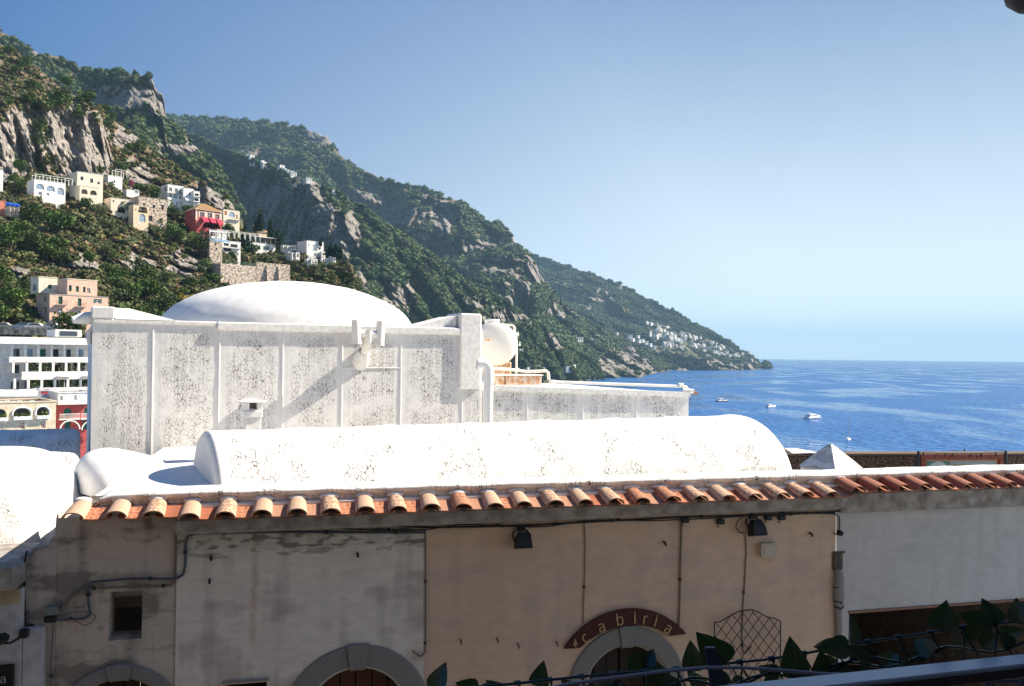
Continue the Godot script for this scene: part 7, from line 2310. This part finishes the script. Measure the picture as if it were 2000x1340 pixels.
	for k in leaves.size():
		var e: Array = leaves[k]
		var dd := D + rng.randf_range(-0.07, 0.09)
		var a := pt(e[0], e[1], dd) - base; var b := pt(e[2], e[3], dd + rng.randf_range(-0.04, 0.04)) - base
		var up := (b - a)
		var len := maxf(up.length() * 1.05, 0.062)
		up = up.normalized()
		var face := (Vector3(0, 0.25, 1) + Vector3(rng.randf_range(-0.7, 0.7), rng.randf_range(-0.3, 0.4), 0)).normalized()
		var right := up.cross(face).normalized()
		var bs := Basis(right * len * rng.randf_range(0.95, 1.25), up * len, right.cross(up) * len)
		var lf := put(o, "leaf", blade, greens[k % 4], Transform3D(bs, a))
		mb = MB.new()
		mb.tube([Vector3(0, 0, 0), Vector3(0.03, -0.25, 0.05), Vector3(-0.05, -0.55, 0.02)], 0.016, 5)
		part(lf, "leaf_stalk", mb, greens[2])
	for k in 5:
		mb = MB.new()
		var st := []
		for q in 16:
			var px := lerpf(900 + k * 180, 1250 + k * 200, q / 15.0)
			st.append(pt(px, curve(line, px, 1) + 28 + k * 4 + 12 * sin(q * 0.9 + k), D + 0.01 * sin(q)) - base)
		mb.tube(st, 0.004, 5); part(o, "vine_stem", mb, greens[2])
	# loose cable
	o = thing("loose_cable", "pale lilac cable drooping across the lower right corner", "cable", Transform3D(Basis(), pt(1500, 1308, 2.1)))
	var cl := []
	for e in [[1040, 1352], [1110, 1336], [1200, 1324], [1300, 1311], [1380, 1304], [1450, 1304], [1520, 1309], [1600, 1316], [1680, 1319], [1760, 1322], [1840, 1328], [1920, 1330], [2040, 1331]]: cl.append(pt(e[0], e[1], 2.1) - o.position)
	mb = MB.new(); mb.tube(cl, 0.0042, 8); part(o, "cord", mb, mat(lin(0.22, 0.20, 0.25), 0.5))
	# metal railing
	var pale := mat(lin(0.38, 0.39, 0.43), 0.35)
	var ra := pt(1300, 1362, 1.75); var rb := pt(2080, 1278, 2.15)
	o = thing("balcony_railing", "pale blue grey metal handrail at the lower right corner", "railing", Transform3D(Basis(), ra))
	var along := (rb - ra)
	var across := Vector3(along.z, 0, -along.x).normalized()
	if across.z < 0: across = -across
	var bx := Transform3D(Basis(along.normalized(), Vector3.UP, across), Vector3.ZERO)
	bx.basis.y = bx.basis.z.cross(bx.basis.x)
	mb = MB.new(); mb.cbox(Vector3(-0.6, -0.012, -0.03), Vector3(along.length() + 0.45, 0.0, 0.03), 0.003, bx); part(o, "handrail", mb, pale)
	mb = MB.new(); mb.cbox(Vector3(-0.6, -0.032, 0.018), Vector3(along.length() + 0.45, -0.013, 0.03), 0.002, bx); part(o, "rusty_lip", mb, mat(lin(0.09, 0.06, 0.055), 0.7, M.grain, 6.0))
	for k in 9:
		mb = MB.new(); mb.tube([bx * Vector3(k * 0.11 + 0.1, -0.035, 0.02), bx * Vector3(k * 0.11 + 0.1, -0.8, 0.02)], 0.008, 6); part(o, "baluster", mb, mat(lin(0.10, 0.11, 0.15), 0.4))
	# slanting flat post
	o = thing("flat_iron_post", "dark slanting flat iron post behind the leaves", "post", Transform3D(Basis(), pt(1400, 1320, 2.25)))
	mb = MB.new()
	mb.slab(PackedVector2Array([Vector2(-0.006, -0.10), Vector2(0.055, -0.10), Vector2(-0.006, 0.075), Vector2(-0.032, 0.075)]), -0.006, 0.006); part(o, "blade", mb, mat(lin(0.035, 0.045, 0.07), 0.4))
	mb = MB.new(); mb.tube([Vector3(0.02, -0.10, 0), Vector3(0.05, -0.5, 0.0)], 0.02, 8); part(o, "foot", mb, mat(lin(0.02, 0.02, 0.025), 0.5))
	# rounded fitting at the top right corner
	o = thing("eave_fitting", "grey rounded fitting poking into the top right corner", "fitting", Transform3D(Basis(), pt(2012, -28, 2.2)))
	mb = MB.new(); mb.lathe([Vector2(0.001, -0.066), Vector2(0.03, -0.062), Vector2(0.055, -0.04), Vector2(0.066, 0.0), Vector2(0.066, 0.08)], 24); part(o, "shade", mb, mat(lin(0.10, 0.10, 0.10), 0.6))
	mb = MB.new(); mb.tube([Vector3(0, 0.08, 0), Vector3(0.02, 0.4, 0.0)], 0.01, 8); part(o, "rod", mb, mat(lin(0.03, 0.02, 0.03), 0.6))
